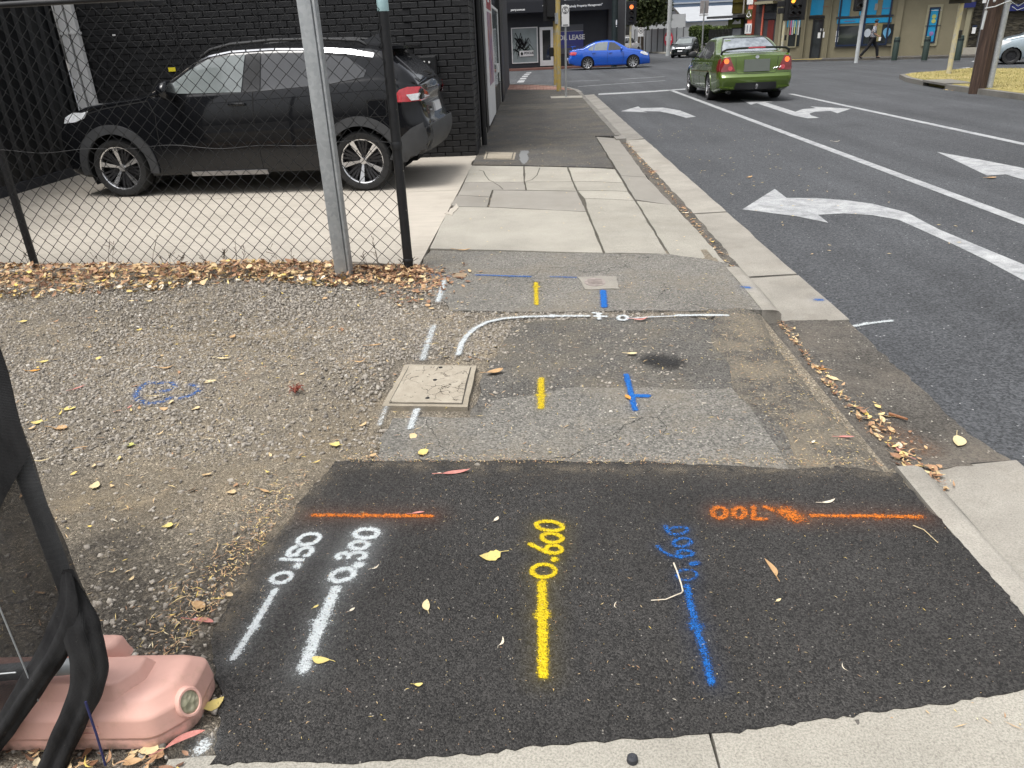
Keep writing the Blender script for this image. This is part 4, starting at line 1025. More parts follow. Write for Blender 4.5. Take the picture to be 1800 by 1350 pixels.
class Car:
    def __init__(s, name, label, loc, rz, spec, paint, group=None, cat='car'):
        s.sp = spec; s.paint = paint
        s.root = empty(name, loc, rz, label=label, cat=cat, group=group)
        s.body()
    def xe(s, z, end):
        return interp(s.sp['rear' if end == 0 else 'front'], z)
    def ring(s, x, tilt=0):
        sp = s.sp
        zt = interp(sp['top'], x); zb = interp(sp['bot'], x); w = interp(sp['wid'], x)
        zs = min(interp(sp['belt'], x), zt - 0.035)
        h = zt - zs; tb = sp.get('tumble', 0.3)
        rr = min(0.13, h * 0.55)
        crown = sp.get('crown', 0.035)
        wtop = w * (sp.get('lean', 0.955) - 0.012) - tb * max(0, h - 0.06)
        zm = zb + (zs - zb) * 0.5
        P = []
        def seg(a, b, n):
            for i in range(n): P.append((a[0] + (b[0] - a[0]) * i / n, a[1] + (b[1] - a[1]) * i / n))
        def curve(a, c, b, n):
            for i in range(n):
                t = i / n
                P.append(((1 - t) ** 2 * a[0] + 2 * t * (1 - t) * c[0] + t * t * b[0], (1 - t) ** 2 * a[1] + 2 * t * (1 - t) * c[1] + t * t * b[1]))
        tk = sp.get('tuck', 1.0); p1 = (w * (1 - 0.10 * tk), zb); p2 = (w * (1 - 0.035 * tk), zb + 0.06); ln = sp.get('lean', 0.955)
        seg((0, zb), p1, 4); curve(p1, (w * (1 - 0.045 * tk), zb), p2, 3)
        curve(p2, (w * 0.998, zb + (zm - zb) * 0.5), (w, zm), 5)
        curve((w, zm), (w * 1.0, zm + (zs - zm) * 0.55), (w * ln, zs - 0.02), 6)
        curve((w * ln, zs - 0.02), (w * (ln - 0.006), zs), (w * (ln - 0.017), zs + 0.015), 3)
        pg = (wtop + tb * 0.5 * rr, zt - rr)
        seg((w * (ln - 0.017), zs + 0.015), pg, 7)
        pt = (max(wtop - rr * 1.1, wtop * 0.5), zt)
        curve(pg, (wtop, zt - rr * 0.15), pt, 6)
        for i in range(7):
            t = i / 6
            P.append((pt[0] * (1 - t), zt + crown * (1 - (1 - t) ** 2)))
        return P
    def body(s):
        sp = s.sp
        x0 = sp['top'][0][0]; x1 = sp['top'][-1][0]
        n = 130
        xs = np.linspace(x0, x1, n)
        rings = []
        m = None
        for k, x in enumerate(xs):
            P = s.ring(x); t = k / (n - 1)
            er = max(0, 1 - t / 0.16) ** 1.5; ef = max(0, (t - 0.84) / 0.16) ** 1.5
            rg = []
            for y, z in P:
                xx = x + er * (s.xe(z, 0) - x0) + ef * (s.xe(z, 1) - x1)
                rg.append((xx, y, z))
            rings.append(rg)
        caps_r = []; caps_f = []
        bulge = sp.get('bulge', 0.16); pw = 2.6
        for q in (0.965, 0.91, 0.82, 0.7, 0.55, 0.38, 0.2, 0.0):
            b = bulge * (1 - q ** pw) ** (1 / pw)
            caps_r.append([(x - b, y * q, z) for x, y, z in rings[0]])
            caps_f.append([(x + b, y * q, z) for x, y, z in rings[-1]])
        allr = caps_r[::-1] + rings + caps_f
        m = len(allr[0]); V = []; F = []
        for rg in allr:
            V += rg
        nr = len(allr)
        off = len(V)
        for rg in allr:
            V += [(x, -y, z) for x, y, z in rg]
        for i in range(nr - 1):
            for j in range(m - 1):
                a, b, c, d = i * m + j, (i + 1) * m + j, (i + 1) * m + j + 1, i * m + j + 1
                F.append((a, d, c, b)); F.append((off + a, off + b, off + c, off + d))
        bm = bmesh.new()
        vs = [bm.verts.new(v) for v in V]
        for f in F:
            try: bm.faces.new([vs[i] for i in f])
            except ValueError: pass
        bmesh.ops.remove_doubles(bm, verts=bm.verts[:], dist=0.0015)
        bmesh.ops.recalc_face_normals(bm, faces=bm.faces[:])
        s.bvh = BVHTree.FromBMesh(bm)
        dead = []
        for f in bm.faces:
            c = f.calc_center_median()
            for wx in sp['wheels']:
                if abs(c.y) > 0.45 and (c.x - wx) ** 2 + (c.z - sp['wr']) ** 2 < (sp['arch'] + 0.004) ** 2: dead.append(f); break
        bmesh.ops.delete(bm, geom=dead, context='FACES')
        me = bpy.data.meshes.new('body'); bm.to_mesh(me); bm.free()
        s.body_o = link('body', me, s.paint, s.root, smooth=True, sharp=38)
        for wx in sp['wheels']:
            for sd_ in (-1, 1):
                lm = MB()
                r = sp['arch'] + 0.02; k = 20; vs = []; fs = []
                yo = interp(sp['wid'], wx) * 0.93 * sd_; yi = 0.42 * sd_
                for i in range(k + 1):
                    a = math.pi * (-0.15 + 1.3 * i / k)
                    for y in (yo, yi): vs.append((wx + r * math.cos(a), y, sp['wr'] + r * math.sin(a)))
                fs = [(2 * i, 2 * i + 1, 2 * i + 3, 2 * i + 2) for i in range(k)]
                fs.append(tuple(2 * i + 1 for i in range(k + 1)))
                lm.add(vs, fs).build('wheel_well', M_liner, s.root)
    # ---- draping
    def hit(s, a, b, axis):
        if axis == 'L': o, d = Vector((a, 3, b)), Vector((0, -1, 0))
        elif axis == 'R': o, d = Vector((a, -3, b)), Vector((0, 1, 0))
        elif axis == 'B': o, d = Vector((-7, a, b)), Vector((1, 0, 0))
        elif axis == 'F': o, d = Vector((7, a, b)), Vector((-1, 0, 0))
        else: o, d = Vector((a, b, 5)), Vector((0, 0, -1))
        h = s.bvh.ray_cast(o, d)
        if h[0] is None: return None
        nrm = h[1]
        if nrm.dot(d) > 0: nrm = -nrm
        return h[0], nrm
    def patch(s, name, poly, axis, m, off=0.006, grid=0.06, parent=None, dy=0.0):
        P = []
        n = len(poly)
        for i in range(n):
            a = Vector(poly[i]); b = Vector(poly[(i + 1) % n]); k = max(1, int((b - a).length / grid))
            P += [a + (b - a) * j / k for j in range(k)]
        nb = len(P)
        xs = [p[0] for p in P]; zs = [p[1] for p in P]
        g0 = []
        nx = int((max(xs) - min(xs)) / grid) + 1; nz = int((max(zs) - min(zs)) / grid) + 1
        for i in range(nx + 1):
            for j in range(nz + 1):
                g0.append((min(xs) + (i + 0.5) * grid, min(zs) + (j + 0.5) * grid))
        if g0:
            ins = inpoly(g0, [tuple(p) for p in P])
            for q, ok in zip(g0, ins):
                if ok and min((Vector(q) - p).length for p in P) > grid * 0.35: P.append(Vector(q))
        res = geometry.delaunay_2d_cdt(P, [], [list(range(nb))], 1, 1e-5)
        W = []
        for p in res[0]:
            h = s.hit(p[0], p[1], axis)
            W.append(None if h is None else (h[0] + h[1] * off))
        bm = bmesh.new()
        bv = [None if w is None else bm.verts.new(w) for w in W]
        for f in res[2]:
            if all(bv[i] is not None for i in f):
                try: bm.faces.new([bv[i] for i in f])
                except ValueError: pass
        bm.normal_update()
        tgt = {'L': Vector((0, 1, 0)), 'R': Vector((0, -1, 0)), 'B': Vector((-1, 0, 0)), 'F': Vector((1, 0, 0)), 'T': Vector((0, 0, 1))}[axis]
        for f in bm.faces:
            if f.normal.dot(tgt) < 0: f.normal_flip()
        be = [e for e in bm.edges if e.is_boundary]
        ex = bmesh.ops.extrude_edge_only(bm, edges=be)
        for v in ex['geom']:
            if isinstance(v, bmesh.types.BMVert): v.co -= tgt * (off + 0.012)
        me = bpy.data.meshes.new(name); bm.to_mesh(me); bm.free()
        return link(name, me, m, parent or s.root, smooth=True, sharp=40)
    def both(s, name, poly, m, off=0.006, grid=0.06, sides='LR'):
        return [s.patch(name, poly, a, m, off, grid) for a in sides]
    def line(s, name, pts, width, axis, m, off=0.003, step=0.05, round_=False, parent=None):
        if isinstance(pts[0][0], (list, tuple)):
            return [s.line(name, q, width, axis, m, off, step, round_, parent) for q in pts]
        mb = MB()
        for seg in [pts]:
            Q = []
            for i in range(len(seg) - 1):
                a = Vector(seg[i]); b = Vector(seg[i + 1]); k = max(1, int((b - a).length / step))
                Q += [a + (b - a) * j / k for j in range(k)]
            Q.append(Vector(seg[-1]))
            vs = []
            ok = True; runs = []
            cur = []
            for i, q in enumerate(Q):
                t = (Q[min(i + 1, len(Q) - 1)] - Q[max(0, i - 1)]).normalized(); nn = Vector((-t[1], t[0])) * width / 2
                a = s.hit(*(q + nn), axis); b = s.hit(*(q - nn), axis)
                if a and b: cur.append((a[0] + a[1] * off, b[0] + b[1] * off, a[0] - a[1] * 0.006, b[0] - b[1] * 0.006))
                elif cur: runs.append(cur); cur = []
            if cur: runs.append(cur)
            for rn in runs:
                if len(rn) < 2: continue
                vs = [v for r4 in rn for v in r4]
                fs = []
                for i in range(len(rn) - 1):
                    p, q = 4 * i, 4 * i + 4
                    fs += [(p, p + 1, q + 1, q), (p + 1, p + 3, q + 3, q + 1), (p + 2, p, q, q + 2)]
                fs += [(0, 2, 3, 1), (4 * len(rn) - 4, 4 * len(rn) - 3, 4 * len(rn) - 1, 4 * len(rn) - 2)]
                mb.add(vs, fs)
        me = mb.mesh(name)
        return link(name, me, m, parent or s.root, smooth=True, sharp=40)
    def arch_pts(s, wx, r, a0=-10, a1=190, n=24):
        return [(wx + r * math.cos(R(a0 + (a1 - a0) * i / n)), s.sp['wr'] + r * math.sin(R(a0 + (a1 - a0) * i / n))) for i in range(n + 1)]
    def wheels(s, style, spin=0.0):
        sp = s.sp
        for wx in sp['wheels']:
            for sd_ in (-1, 1):
                w = empty('wheel'); w.parent = s.root
                w.location = (wx, sd_ * (interp(sp['wid'], wx) - 0.115), sp['wr'])
                w.rotation_euler = (R(90) if sd_ < 0 else R(-90), 0, 0)       # local +z points outwards
                build_wheel(w, sp['wr'], style, spin + wx * 0.7)
    def handle(s, x, z, side, m=None, w=0.2):
        h = s.hit(x, z, side)
        y = h[0].y; d = 1 if side == 'L' else -1
        MB().bbox(x - w / 2, x + w / 2, min(y, y + d * 0.045), max(y, y + d * 0.045), z - 0.016, z + 0.016, 0.012).build('door_handle', m or s.paint, s.root, smooth=True)
    def mirror(s, x, z, side, m=None, size=1.0):
        h = s.hit(x, z, side); d = 1 if side == 'L' else -1; y = h[0].y
        mb = MB()
        mb.tube([(x, y - d * 0.03, z), (x - 0.02, y + d * 0.08, z + 0.015)], [0.03, 0.022], 8)
        bm = bmesh.new(); bmesh.ops.create_uvsphere(bm, u_segments=14, v_segments=10, radius=1.0)
        P = []
        for v in bm.verts:
            c = v.co
            f = 0.35 if c.x < 0 else 1.0
            P.append((x - 0.02 + c.x * 0.10 * f * size, y + d * (0.155 + c.y * 0.115 * size), z + 0.06 + c.z * 0.085 * size * (1 - 0.15 * c.y * d)))
        mb.add(P, [[v.index for v in f.verts] for f in bm.faces]); bm.free()
        mb.build('side_mirror', m or s.paint, s.root, smooth=True, sharp=50)

def build_wheel(w, r, style, spin):
    """tyre and rim about the local z axis, outer face towards +z"""
    rim_r = r * style.get('rim', 0.70)
    t = MB(); hw = 0.105
    pr = [(rim_r * 0.97, -hw * 0.8), (rim_r * 1.05, -hw), (r * 0.93, -hw), (r * 0.985, -hw * 0.72), (r, -hw * 0.3), (r, hw * 0.3), (r * 0.985, hw * 0.72), (r * 0.93, hw), (rim_r * 1.06, hw * 1.02), (rim_r * 1.0, hw * 0.93), (rim_r * 0.97, hw * 0.8)]
    t.lathe(pr, 40)
    t.build('tyre', M_tyre, w, smooth=True, sharp=50)
    b = MB()
    b.lathe([(rim_r * 0.99, -hw * 0.8), (rim_r * 0.93, 0.0), (rim_r * 0.93, hw * 0.55)], 40)
    b.lathe([(0.001, -0.02), (rim_r * 0.94, -0.03)], 40)
    b.lathe([(0.001, 0.0), (rim_r * 0.60, 0.0), (rim_r * 0.60, -0.02)], 24)
    b.build('rim_barrel', M_alloy_dark, w, smooth=True)
    f = MB()
    z0 = hw * 0.55; zr = hw * 0.9
    def spoke(ang, w0, w1, twist, z_in, z_out, th=0.03, r0=0.16, r1=0.97):
        c0, c1 = rim_r * r0, rim_r * r1
        pts = []
        for rr, ww, zz, dx in ((c0, w0, z_in, 0), (c1, w1, z_out, twist)):
            a = ang + dx
            rad = Vector((math.cos(a), math.sin(a), 0)); tan = Vector((-math.sin(a), math.cos(a), 0))
            for sg, dz in ((-1, 0), (1, 0), (1, -th), (-1, -th)):
                pts.append(rad * rr + tan * ww * sg * (1 if dz == 0 else 0.7) + Vector((0, 0, zz + dz)))
        return pts, [(0, 1, 5, 4), (1, 2, 6, 5), (2, 3, 7, 6), (3, 0, 4, 7), (3, 2, 1, 0), (4, 5, 6, 7)]
    kind = style['kind']
    dk = MB()
    if kind == 'suv':
        for k in range(5):
            a = spin + k * 2 * math.pi / 5
            f.add(*spoke(a, rim_r * 0.045, rim_r * 0.125, 0.06, z0, zr))
            dk.add(*spoke(a + 0.42, rim_r * 0.04, rim_r * 0.05, 0.12, z0 - 0.012, zr - 0.012))
            dk.add(*spoke(a - 0.42, rim_r * 0.04, rim_r * 0.05, 0.12, z0 - 0.012, zr - 0.012))
            dk.add(*spoke(a + 0.63, rim_r * 0.04, rim_r * 0.06, 0.12, z0 - 0.02, zr - 0.02))
    elif kind == 'ten':
        for k in range(10):
            f.add(*spoke(spin + k * 2 * math.pi / 10, rim_r * 0.05, rim_r * 0.07, 0.1, z0, zr))
    elif kind == 'five':
        for k in range(5):
            f.add(*spoke(spin + k * 2 * math.pi / 5, rim_r * 0.11, rim_r * 0.16, 0.0, z0, zr))
    else:
        f.lathe([(0.001, z0), (rim_r * 0.9, z0 * 0.9), (rim_r * 0.97, zr)], 30)
    f.lathe([(0.001, z0 + 0.012), (rim_r * 0.15, z0 + 0.012), (rim_r * 0.19, z0 - 0.01), (rim_r * 0.19, -0.01)], 20)
    for k in range(5):
        a = spin + (k + 0.5) * 2 * math.pi / 5
        dk.lathe([(0.0, z0 + 0.012), (0.011, z0 + 0.010), (0.012, z0 - 0.02)], 8, Matrix.Translation((math.cos(a) * rim_r * 0.27, math.sin(a) * rim_r * 0.27, 0)))
    f.lathe([(rim_r * 0.93, zr - 0.03), (rim_r * 0.95, zr), (rim_r * 0.995, zr + 0.006), (rim_r * 1.01, zr - 0.01)], 40)
    f.build('rim', style['mat'], w, smooth=True, sharp=30)
    dk.build('rim_insert', M_alloy_dark, w, smooth=True, sharp=30)

# ---------------------------------------------------------------- black SUV behind the fence
P_black = car_paint('black_car_paint', (0.006, 0.0065, 0.008), 0.0, 0.2)
suv_spec = dict(
    top=[(-2.265, 1.16), (-2.232, 1.24), (-2.149, 1.33), (-1.975, 1.475), (-1.918, 1.535), (-1.769, 1.575), (-1.3, 1.61), (-0.7, 1.63), (-0.1, 1.62), (0.12, 1.59), (0.32, 1.51), (0.62, 1.33), (0.93, 1.155), (1.0, 1.13), (1.4, 1.095), (1.75, 1.055), (1.98, 0.98), (2.06, 0.94)],
    belt=[(-2.265, 1.14), (-1.851, 1.24), (-1.0, 1.19), (0.0, 1.145), (0.9, 1.12), (1.5, 1.04), (2.06, 0.92)],
    bot=[(-2.265, 0.42), (-2.099, 0.32), (-1.851, 0.26), (1.9, 0.24), (2.06, 0.3)],
    wid=[(-2.265, 0.80), (-2.099, 0.87), (-1.686, 0.915), (1.4, 0.915), (1.8, 0.88), (2.0, 0.82), (2.06, 0.77)],
    rear=[(0.3, -2.208), (0.45, -2.306), (0.55, -2.364), (0.72, -2.373), (0.8, -2.306), (0.95, -2.282), (1.1, -2.299), (1.16, -2.282), (1.25, -2.265), (1.7, -2.265)],
    front=[(0.2, 2.10), (0.35, 2.17), (0.6, 2.2), (0.8, 2.18), (0.92, 2.10), (1.0, 2.06), (1.7, 2.06)],
    wheels=(1.46, -1.57), wr=0.345, arch=0.405, tumble=0.26, bulge=0.05, tuck=0.35)
SUV_LOC = (-3.54, 10.14, 0.0)
car = Car('suv', 'black SUV with grey wheel arch cladding parked behind the chain link fence', SUV_LOC, R(180 - 3.35), suv_spec, P_black)
car.wheels(dict(kind='suv', mat=M_alloy, rim=0.74), 1.2)
# the camera looks at the car's left side (local +y after the turn)
win_f = [(0.62, 1.165), (0.78, 1.165), (0.40, 1.40), (0.16, 1.51), (-0.10, 1.545), (-0.30, 1.55), (-0.22, 1.155)]
win_r = [(-0.46, 1.16), (-0.50, 1.555), (-1.05, 1.535), (-1.22, 1.20)]
win_q = [(-1.28, 1.205), (-1.12, 1.53), (-1.5, 1.485), (-1.72, 1.335), (-1.686, 1.265)]
car.both('front_window', win_f, M_glass_mid); car.both('rear_window', win_r, M_glass_dark); car.both('quarter_window', win_q, M_glass_dark)
car.both('door_pillar', [(-0.235, 1.156), (-0.315, 1.555), (-0.485, 1.56), (-0.445, 1.158)], M_blackplastic, 0.005)
for sd_ in 'LR':
    car.line('window_trim', [(0.86, 1.19), (0.60, 1.345), (0.40, 1.455), (0.14, 1.545), (-0.12, 1.582), (-0.6, 1.592), (-1.25, 1.565)], 0.017, sd_, M_chrome, 0.008)
    car.line('window_trim', [(-1.2, 1.563), (-1.55, 1.53), (-1.81, 1.485)], 0.045, sd_, M_chrome, 0.010)
    car.line('panel_gap', [[(0.93, 1.10), (0.86, 0.95), (0.88, 0.6), (0.80, 0.32)], [(-0.36, 1.15), (-0.33, 0.8), (-0.35, 0.3)], [(-1.26, 1.2), (-1.3, 0.95), (-1.18, 0.75)], [(0.93, 1.10), (1.5, 1.03), (1.9, 0.94)],
                           [(-1.703, 1.02), (-1.918, 1.02), (-1.918, 0.84), (-1.703, 0.84), (-1.703, 1.02)]], 0.010, sd_, M_gap, 0.002)
    for wx in suv_spec['wheels']:
        car.line('arch_cladding', car.arch_pts(wx, 0.455, -8, 188, 30), 0.105, sd_, M_clad, 0.022)
    car.line('sill_cladding', [(0.98, 0.34), (0.80, 0.345), (-0.9, 0.345), (-1.08, 0.34)], 0.20, sd_, M_clad, 0.018)
    car.line('sill_cladding', [(0.55, 0.27), (-0.7, 0.27)], 0.035, sd_, M_alloy_grey, 0.026)
    car.handle(-0.16, 1.03, sd_); car.handle(-1.18, 1.06, sd_); car.mirror(0.60, 1.15, sd_, P_black, 1.3)
    d = 1 if sd_ == 'L' else -1
    MB().tube([(0.28, d * 0.64, 1.545), (0.16, d * 0.645, 1.615), (-0.1, d * 0.65, 1.665), (-0.6, d * 0.66, 1.69), (-1.2, d * 0.655, 1.68), (-1.62, d * 0.64, 1.645), (-1.703, d * 0.63, 1.60)], 0.018, 8).build('roof_rail', M_blackplastic, car.root, smooth=True)
    car.patch('headlight', [(1.72, 1.005), (1.95, 0.985), (2.1, 0.93), (2.1, 0.87), (1.9, 0.89), (1.78, 0.93)], sd_, M_lamp_clear, 0.01)
    tl = car.patch('tail_light', [(-1.951, 0.985), (-2.083, 1.115), (-2.166, 1.14), (-2.364, 1.13), (-2.364, 0.99), (-2.182, 0.985)], sd_, M_lamp_red, 0.016)
    car.patch('lens', [(-2.149, 1.06), (-2.364, 1.075), (-2.364, 1.0), (-2.199, 0.995)], sd_, M_lamp_clear, 0.022, parent=tl)
    car.patch('bumper_cladding', [(-1.901, 0.36), (-2.001, 0.56), (-2.182, 0.70), (-2.381, 0.78), (-2.414, 0.5), (-2.265, 0.36), (-2.099, 0.30)], sd_, M_clad, 0.018)
car.patch('rear_windscreen', [(-0.60, 1.20), (0.60, 1.20), (0.52, 1.46), (-0.52, 1.46)], 'B', M_glass_dark, 0.008)
car.patch('windscreen', [(-0.66, 1.18), (0.66, 1.18), (0.56, 1.52), (-0.56, 1.52)], 'F', M_glass_dark, 0.008)
car.patch('number_plate', [(-0.19, 0.82), (0.19, 0.82), (0.19, 0.93), (-0.19, 0.93)], 'B', M_plate, 0.02)
car.patch('bumper_cladding', [(-0.7, 0.40), (0.7, 0.40), (0.74, 0.72), (-0.74, 0.72)], 'B', M_clad, 0.02)
car.patch('grille', [(-0.55, 0.62), (0.55, 0.62), (0.6, 0.88), (-0.6, 0.88)], 'F', M_blackplastic, 0.01)
MB().prism([(-0.62, -1.84), (0.62, -1.84), (0.58, -2.12), (-0.58, -2.12)], 1.545, 1.575, Matrix(((0, 1, 0, 0), (1, 0, 0, 0), (0, 0, 1, 0), (0, 0, 0, 1)))).build('roof_spoiler', P_black, car.root)
MB().add([(-1.45, -0.012, 1.63), (-1.45, 0.012, 1.63), (-1.727, 0.02, 1.61), (-1.727, -0.02, 1.61), (-1.703, 0.0, 1.72)], [(0, 1, 4), (1, 2, 4), (2, 3, 4), (3, 0, 4)]).build('roof_antenna', P_black, car.root)
MB().tube([(-2.282, 0.05, 1.24), (-2.348, 0.2, 1.26), (-2.299, 0.42, 1.30)], 0.012, 6).build('rear_wiper', M_blackplastic, car.root)
suv = car

# ---------------------------------------------------------------- green sedan braking at the lights
P_green = car_paint('green_car_paint', (0.09, 0.148, 0.019), 0.3, 0.2)
sedan_g = dict(
    top=[(-2.36, 1.04), (-2.30, 1.085), (-1.95, 1.11), (-1.70, 1.11), (-1.45, 1.22), (-1.15, 1.37), (-0.95, 1.43), (-0.6, 1.465), (0.0, 1.455), (0.2, 1.41), (0.6, 1.2), (0.98, 1.01), (1.4, 0.97), (2.0, 0.85), (2.3, 0.70)],
    belt=[(-2.36, 1.0), (-1.7, 0.98), (0.0, 0.92), (1.0, 0.9), (2.3, 0.66)],
    bot=[(-2.36, 0.30), (-2.2, 0.26), (-1.9, 0.2), (2.0, 0.2), (2.3, 0.26)],
    wid=[(-2.36, 0.86), (-2.2, 0.89), (-1.7, 0.915), (1.4, 0.915), (1.9, 0.88), (2.3, 0.76)],
    rear=[(0.2, -2.32), (0.35, -2.42), (0.5, -2.47), (0.60, -2.465), (0.66, -2.39), (0.95, -2.37), (1.04, -2.36), (1.5, -2.36)],
    front=[(0.2, 2.36), (0.4, 2.42), (0.6, 2.36), (0.7, 2.3), (1.5, 2.3)],
    wheels=(1.50, -1.32), wr=0.325, arch=0.365, tumble=0.42, bulge=0.12, crown=0.03)
car = Car('sedan', 'green sedan with a rear spoiler seen from behind with its brake lights on', (5.62, 22.85, -0.10), R(89), sedan_g, P_green)
car.root.scale = (1.03, 1.03, 1.03)
car.wheels(dict(kind='five', mat=M_alloy, rim=0.68), 0.4)
for sd_ in 'LR':
    car.patch('front_window', [(0.62, 0.965), (0.52, 1.08), (0.10, 1.33), (-0.18, 1.37), (-0.14, 0.965)], sd_, M_glass_dark)
    car.patch('rear_window', [(-0.22, 0.965), (-0.26, 1.372), (-0.85, 1.35), (-1.22, 1.20), (-1.32, 1.08), (-1.22, 0.985)], sd_, M_glass_dark)
    car.line('panel_gap', [[(0.72, 0.93), (0.66, 0.3)], [(-0.18, 0.93), (-0.16, 0.3)], [(-1.1, 0.95), (-1.0, 0.68)], [(0.75, 0.24), (-0.95, 0.24)]], 0.010, sd_, M_gap, 0.002)
    car.line('side_moulding', [(1.05, 0.55), (-0.9, 0.55)], 0.035, sd_, P_green, 0.012)
    car.line('side_skirt', [(1.08, 0.25), (-0.9, 0.25)], 0.09, sd_, P_green, 0.015)
    car.handle(-0.02, 0.84, sd_); car.handle(-0.98, 0.86, sd_); car.mirror(0.60, 0.98, sd_, M_blackplastic)
    for wx in sedan_g['wheels']:
        car.line('wheel_arch', car.arch_pts(wx, 0.378, -12, 192, 26), 0.032, sd_, P_green, 0.008)
    d = 1 if sd_ == 'L' else -1
    tl = car.patch('tail_light', [(d * 0.88, 0.70), (d * 0.86, 0.82), (d * 0.77, 1.02), (d * 0.64, 1.035), (d * 0.57, 0.88), (d * 0.50, 0.715)], 'B', M_lamp_dark, 0.014, 0.05)
    car.patch('brake_lamp', [(d * 0.71 + 0.055 * math.cos(t), 0.94 + 0.058 * math.sin(t)) for t in np.linspace(0, 6.283, 13)[:-1]], 'B', M_lit, 0.022, 0.05, parent=tl)
    car.patch('reverse_lamp', [(d * 0.62 + 0.05 * math.cos(t), 0.78 + 0.05 * math.sin(t)) for t in np.linspace(0, 6.283, 13)[:-1]], 'B', M_lamp_pink, 0.022, 0.05, parent=tl)
    # side wrap of the lamp
    car.patch('tail_light', [(-2.18, 0.73), (-2.24, 0.98), (-2.36, 1.0), (-2.40, 0.73)], sd_, M_lamp_dark, 0.012, 0.04)
g = N('rear_glass_sky_reflection')  # pale mottled sky reflection painted into the glass colour
g.set(base=g.ramp(g.noise(4, 6, 0.7), [(0.35, (0.12, 0.14, 0.16)), (0.7, (0.34, 0.37, 0.4))]), rough=0.06, spec=1.0, coat=0.6)
M_rear_glass = g.m
car.patch('rear_windscreen', [(-0.67, 1.13), (0.67, 1.13), (0.60, 1.27), (0.50, 1.42), (-0.50, 1.42), (-0.60, 1.27)], 'B', M_rear_glass, 0.006)
car.line('screen_seal', [(-0.69, 1.12), (-0.62, 1.27), (-0.52, 1.432), (0.52, 1.432), (0.62, 1.27), (0.69, 1.12)], 0.02, 'B', M_blackplastic, 0.008)
car.patch('windscreen', [(-0.68, 1.04), (0.68, 1.04), (0.55, 1.38), (-0.55, 1.38)], 'F', M_glass_dark, 0.006)
car.line('panel_gap', [[(-0.50, 1.05), (-0.48, 0.70), (-0.44, 0.655), (0.44, 0.655), (0.48, 0.70), (0.50, 1.05)]], 0.010, 'B', M_gap, 0.002)
car.line('panel_gap', [[(-0.86, 0.665), (-0.48, 0.665)], [(0.48, 0.665), (0.86, 0.665)]], 0.008, 'B', M_gap, 0.002)
car.patch('plate_recess', [(-0.37, 0.705), (0.37, 0.705), (0.42, 0.94), (-0.42, 0.94)], 'B', P_green, 0.004)
car.patch('number_plate', [(-0.30, 0.695), (0.30, 0.695), (0.30, 0.965), (-0.30, 0.965)], 'B', M_plate_grey, 0.03, 0.2)
car.patch('badge', [(0.045 * math.cos(t), 1.02 + 0.04 * math.sin(t)) for t in np.linspace(0, 6.283, 13)[:-1]], 'B', M_chrome, 0.012, 0.05)
MB().tube([(-2.50, -0.40, 0.75), (-2.50, -0.44, 0.775), (-2.50, -0.46, 0.755), (-2.50, -0.50, 0.785), (-2.495, -0.53, 0.765), (-2.49, -0.58, 0.80), (-2.48, -0.62, 0.79)], 0.008, 5).build('name_badge', M_chrome, car.root)
car.patch('valance', [(-0.52, 0.22), (0.52, 0.22), (0.48, 0.46), (-0.48, 0.46)], 'B', M_blackplastic, 0.012)
car.line('bumper_lip', [(-0.86, 0.36), (-0.52, 0.345)], 0.02, 'B', P_green, 0.03); car.line('bumper_lip', [(0.52, 0.345), (0.86, 0.36)], 0.02, 'B', P_green, 0.03)
MB().tube([(-2.45, 0, 0.33), (-2.62, 0, 0.33), (-2.66, 0, 0.38)], 0.022, 8).lathe([(0.001, 0.07), (0.03, 0.05), (0.036, 0.02), (0.025, -0.01)], 12, Matrix.Translation((-2.66, 0, 0.36))).build('tow_ball', M_alloy_grey, car.root, smooth=True)
MB().tube([(-2.3, 0.62, 0.24), (-2.55, 0.62, 0.245)], 0.04, 12, cap=False).build('exhaust_pipe', M_alloy_grey, car.root, smooth=True)
sp = [(-2.22, 0.80, 1.09), (-2.27, 0.79, 1.15), (-2.30, 0.70, 1.195), (-2.32, 0.4, 1.215), (-2.33, 0, 1.222), (-2.32, -0.4, 1.215), (-2.30, -0.70, 1.195), (-2.27, -0.79, 1.15), (-2.22, -0.80, 1.09)]
spo = MB().tube(sp, [0.03] * 9, 10, flat=0.55).build('rear_spoiler', M_blackplastic, car.root, smooth=True)
MB().bbox(-2.40, -2.33, -0.20, 0.20, 1.205, 1.235, 0.01).build('brake_lamp', M_lamp_pink, spo)
green = car

# ---------------------------------------------------------------- blue sedan crossing
P_blue = car_paint('blue_car_paint', (0.005, 0.085, 0.48), 0.1, 0.2)
sedan_b = dict(
    top=[(-2.20, 1.02), (-2.12, 1.06), (-1.8, 1.10), (-1.52, 1.12), (-1.2, 1.30), (-0.85, 1.43), (-0.4, 1.49), (-0.1, 1.495), (0.25, 1.46), (0.6, 1.30), (1.05, 1.04), (1.4, 1.0), (1.85, 0.91), (2.14, 0.76)],
    belt=[(-2.2, 1.0), (-1.5, 1.0), (0.0, 0.93), (1.0, 0.9), (2.14, 0.72)],
    bot=[(-2.2, 0.34), (-2.0, 0.24), (-1.6, 0.2), (1.8, 0.19), (2.14, 0.22)],
    wid=[(-2.2, 0.80), (-2.0, 0.85), (-1.5, 0.89), (1.3, 0.89), (1.8, 0.84), (2.14, 0.70)],
    rear=[(0.2, -2.12), (0.4, -2.26), (0.6, -2.28), (0.7, -2.2), (1.02, -2.2), (1.6, -2.2)],
    front=[(0.2, 2.25), (0.45, 2.24), (0.6, 2.2), (0.76, 2.14), (1.6, 2.14)],
    wheels=(1.33, -1.27), wr=0.345, arch=0.385, tumble=0.36, bulge=0.12)
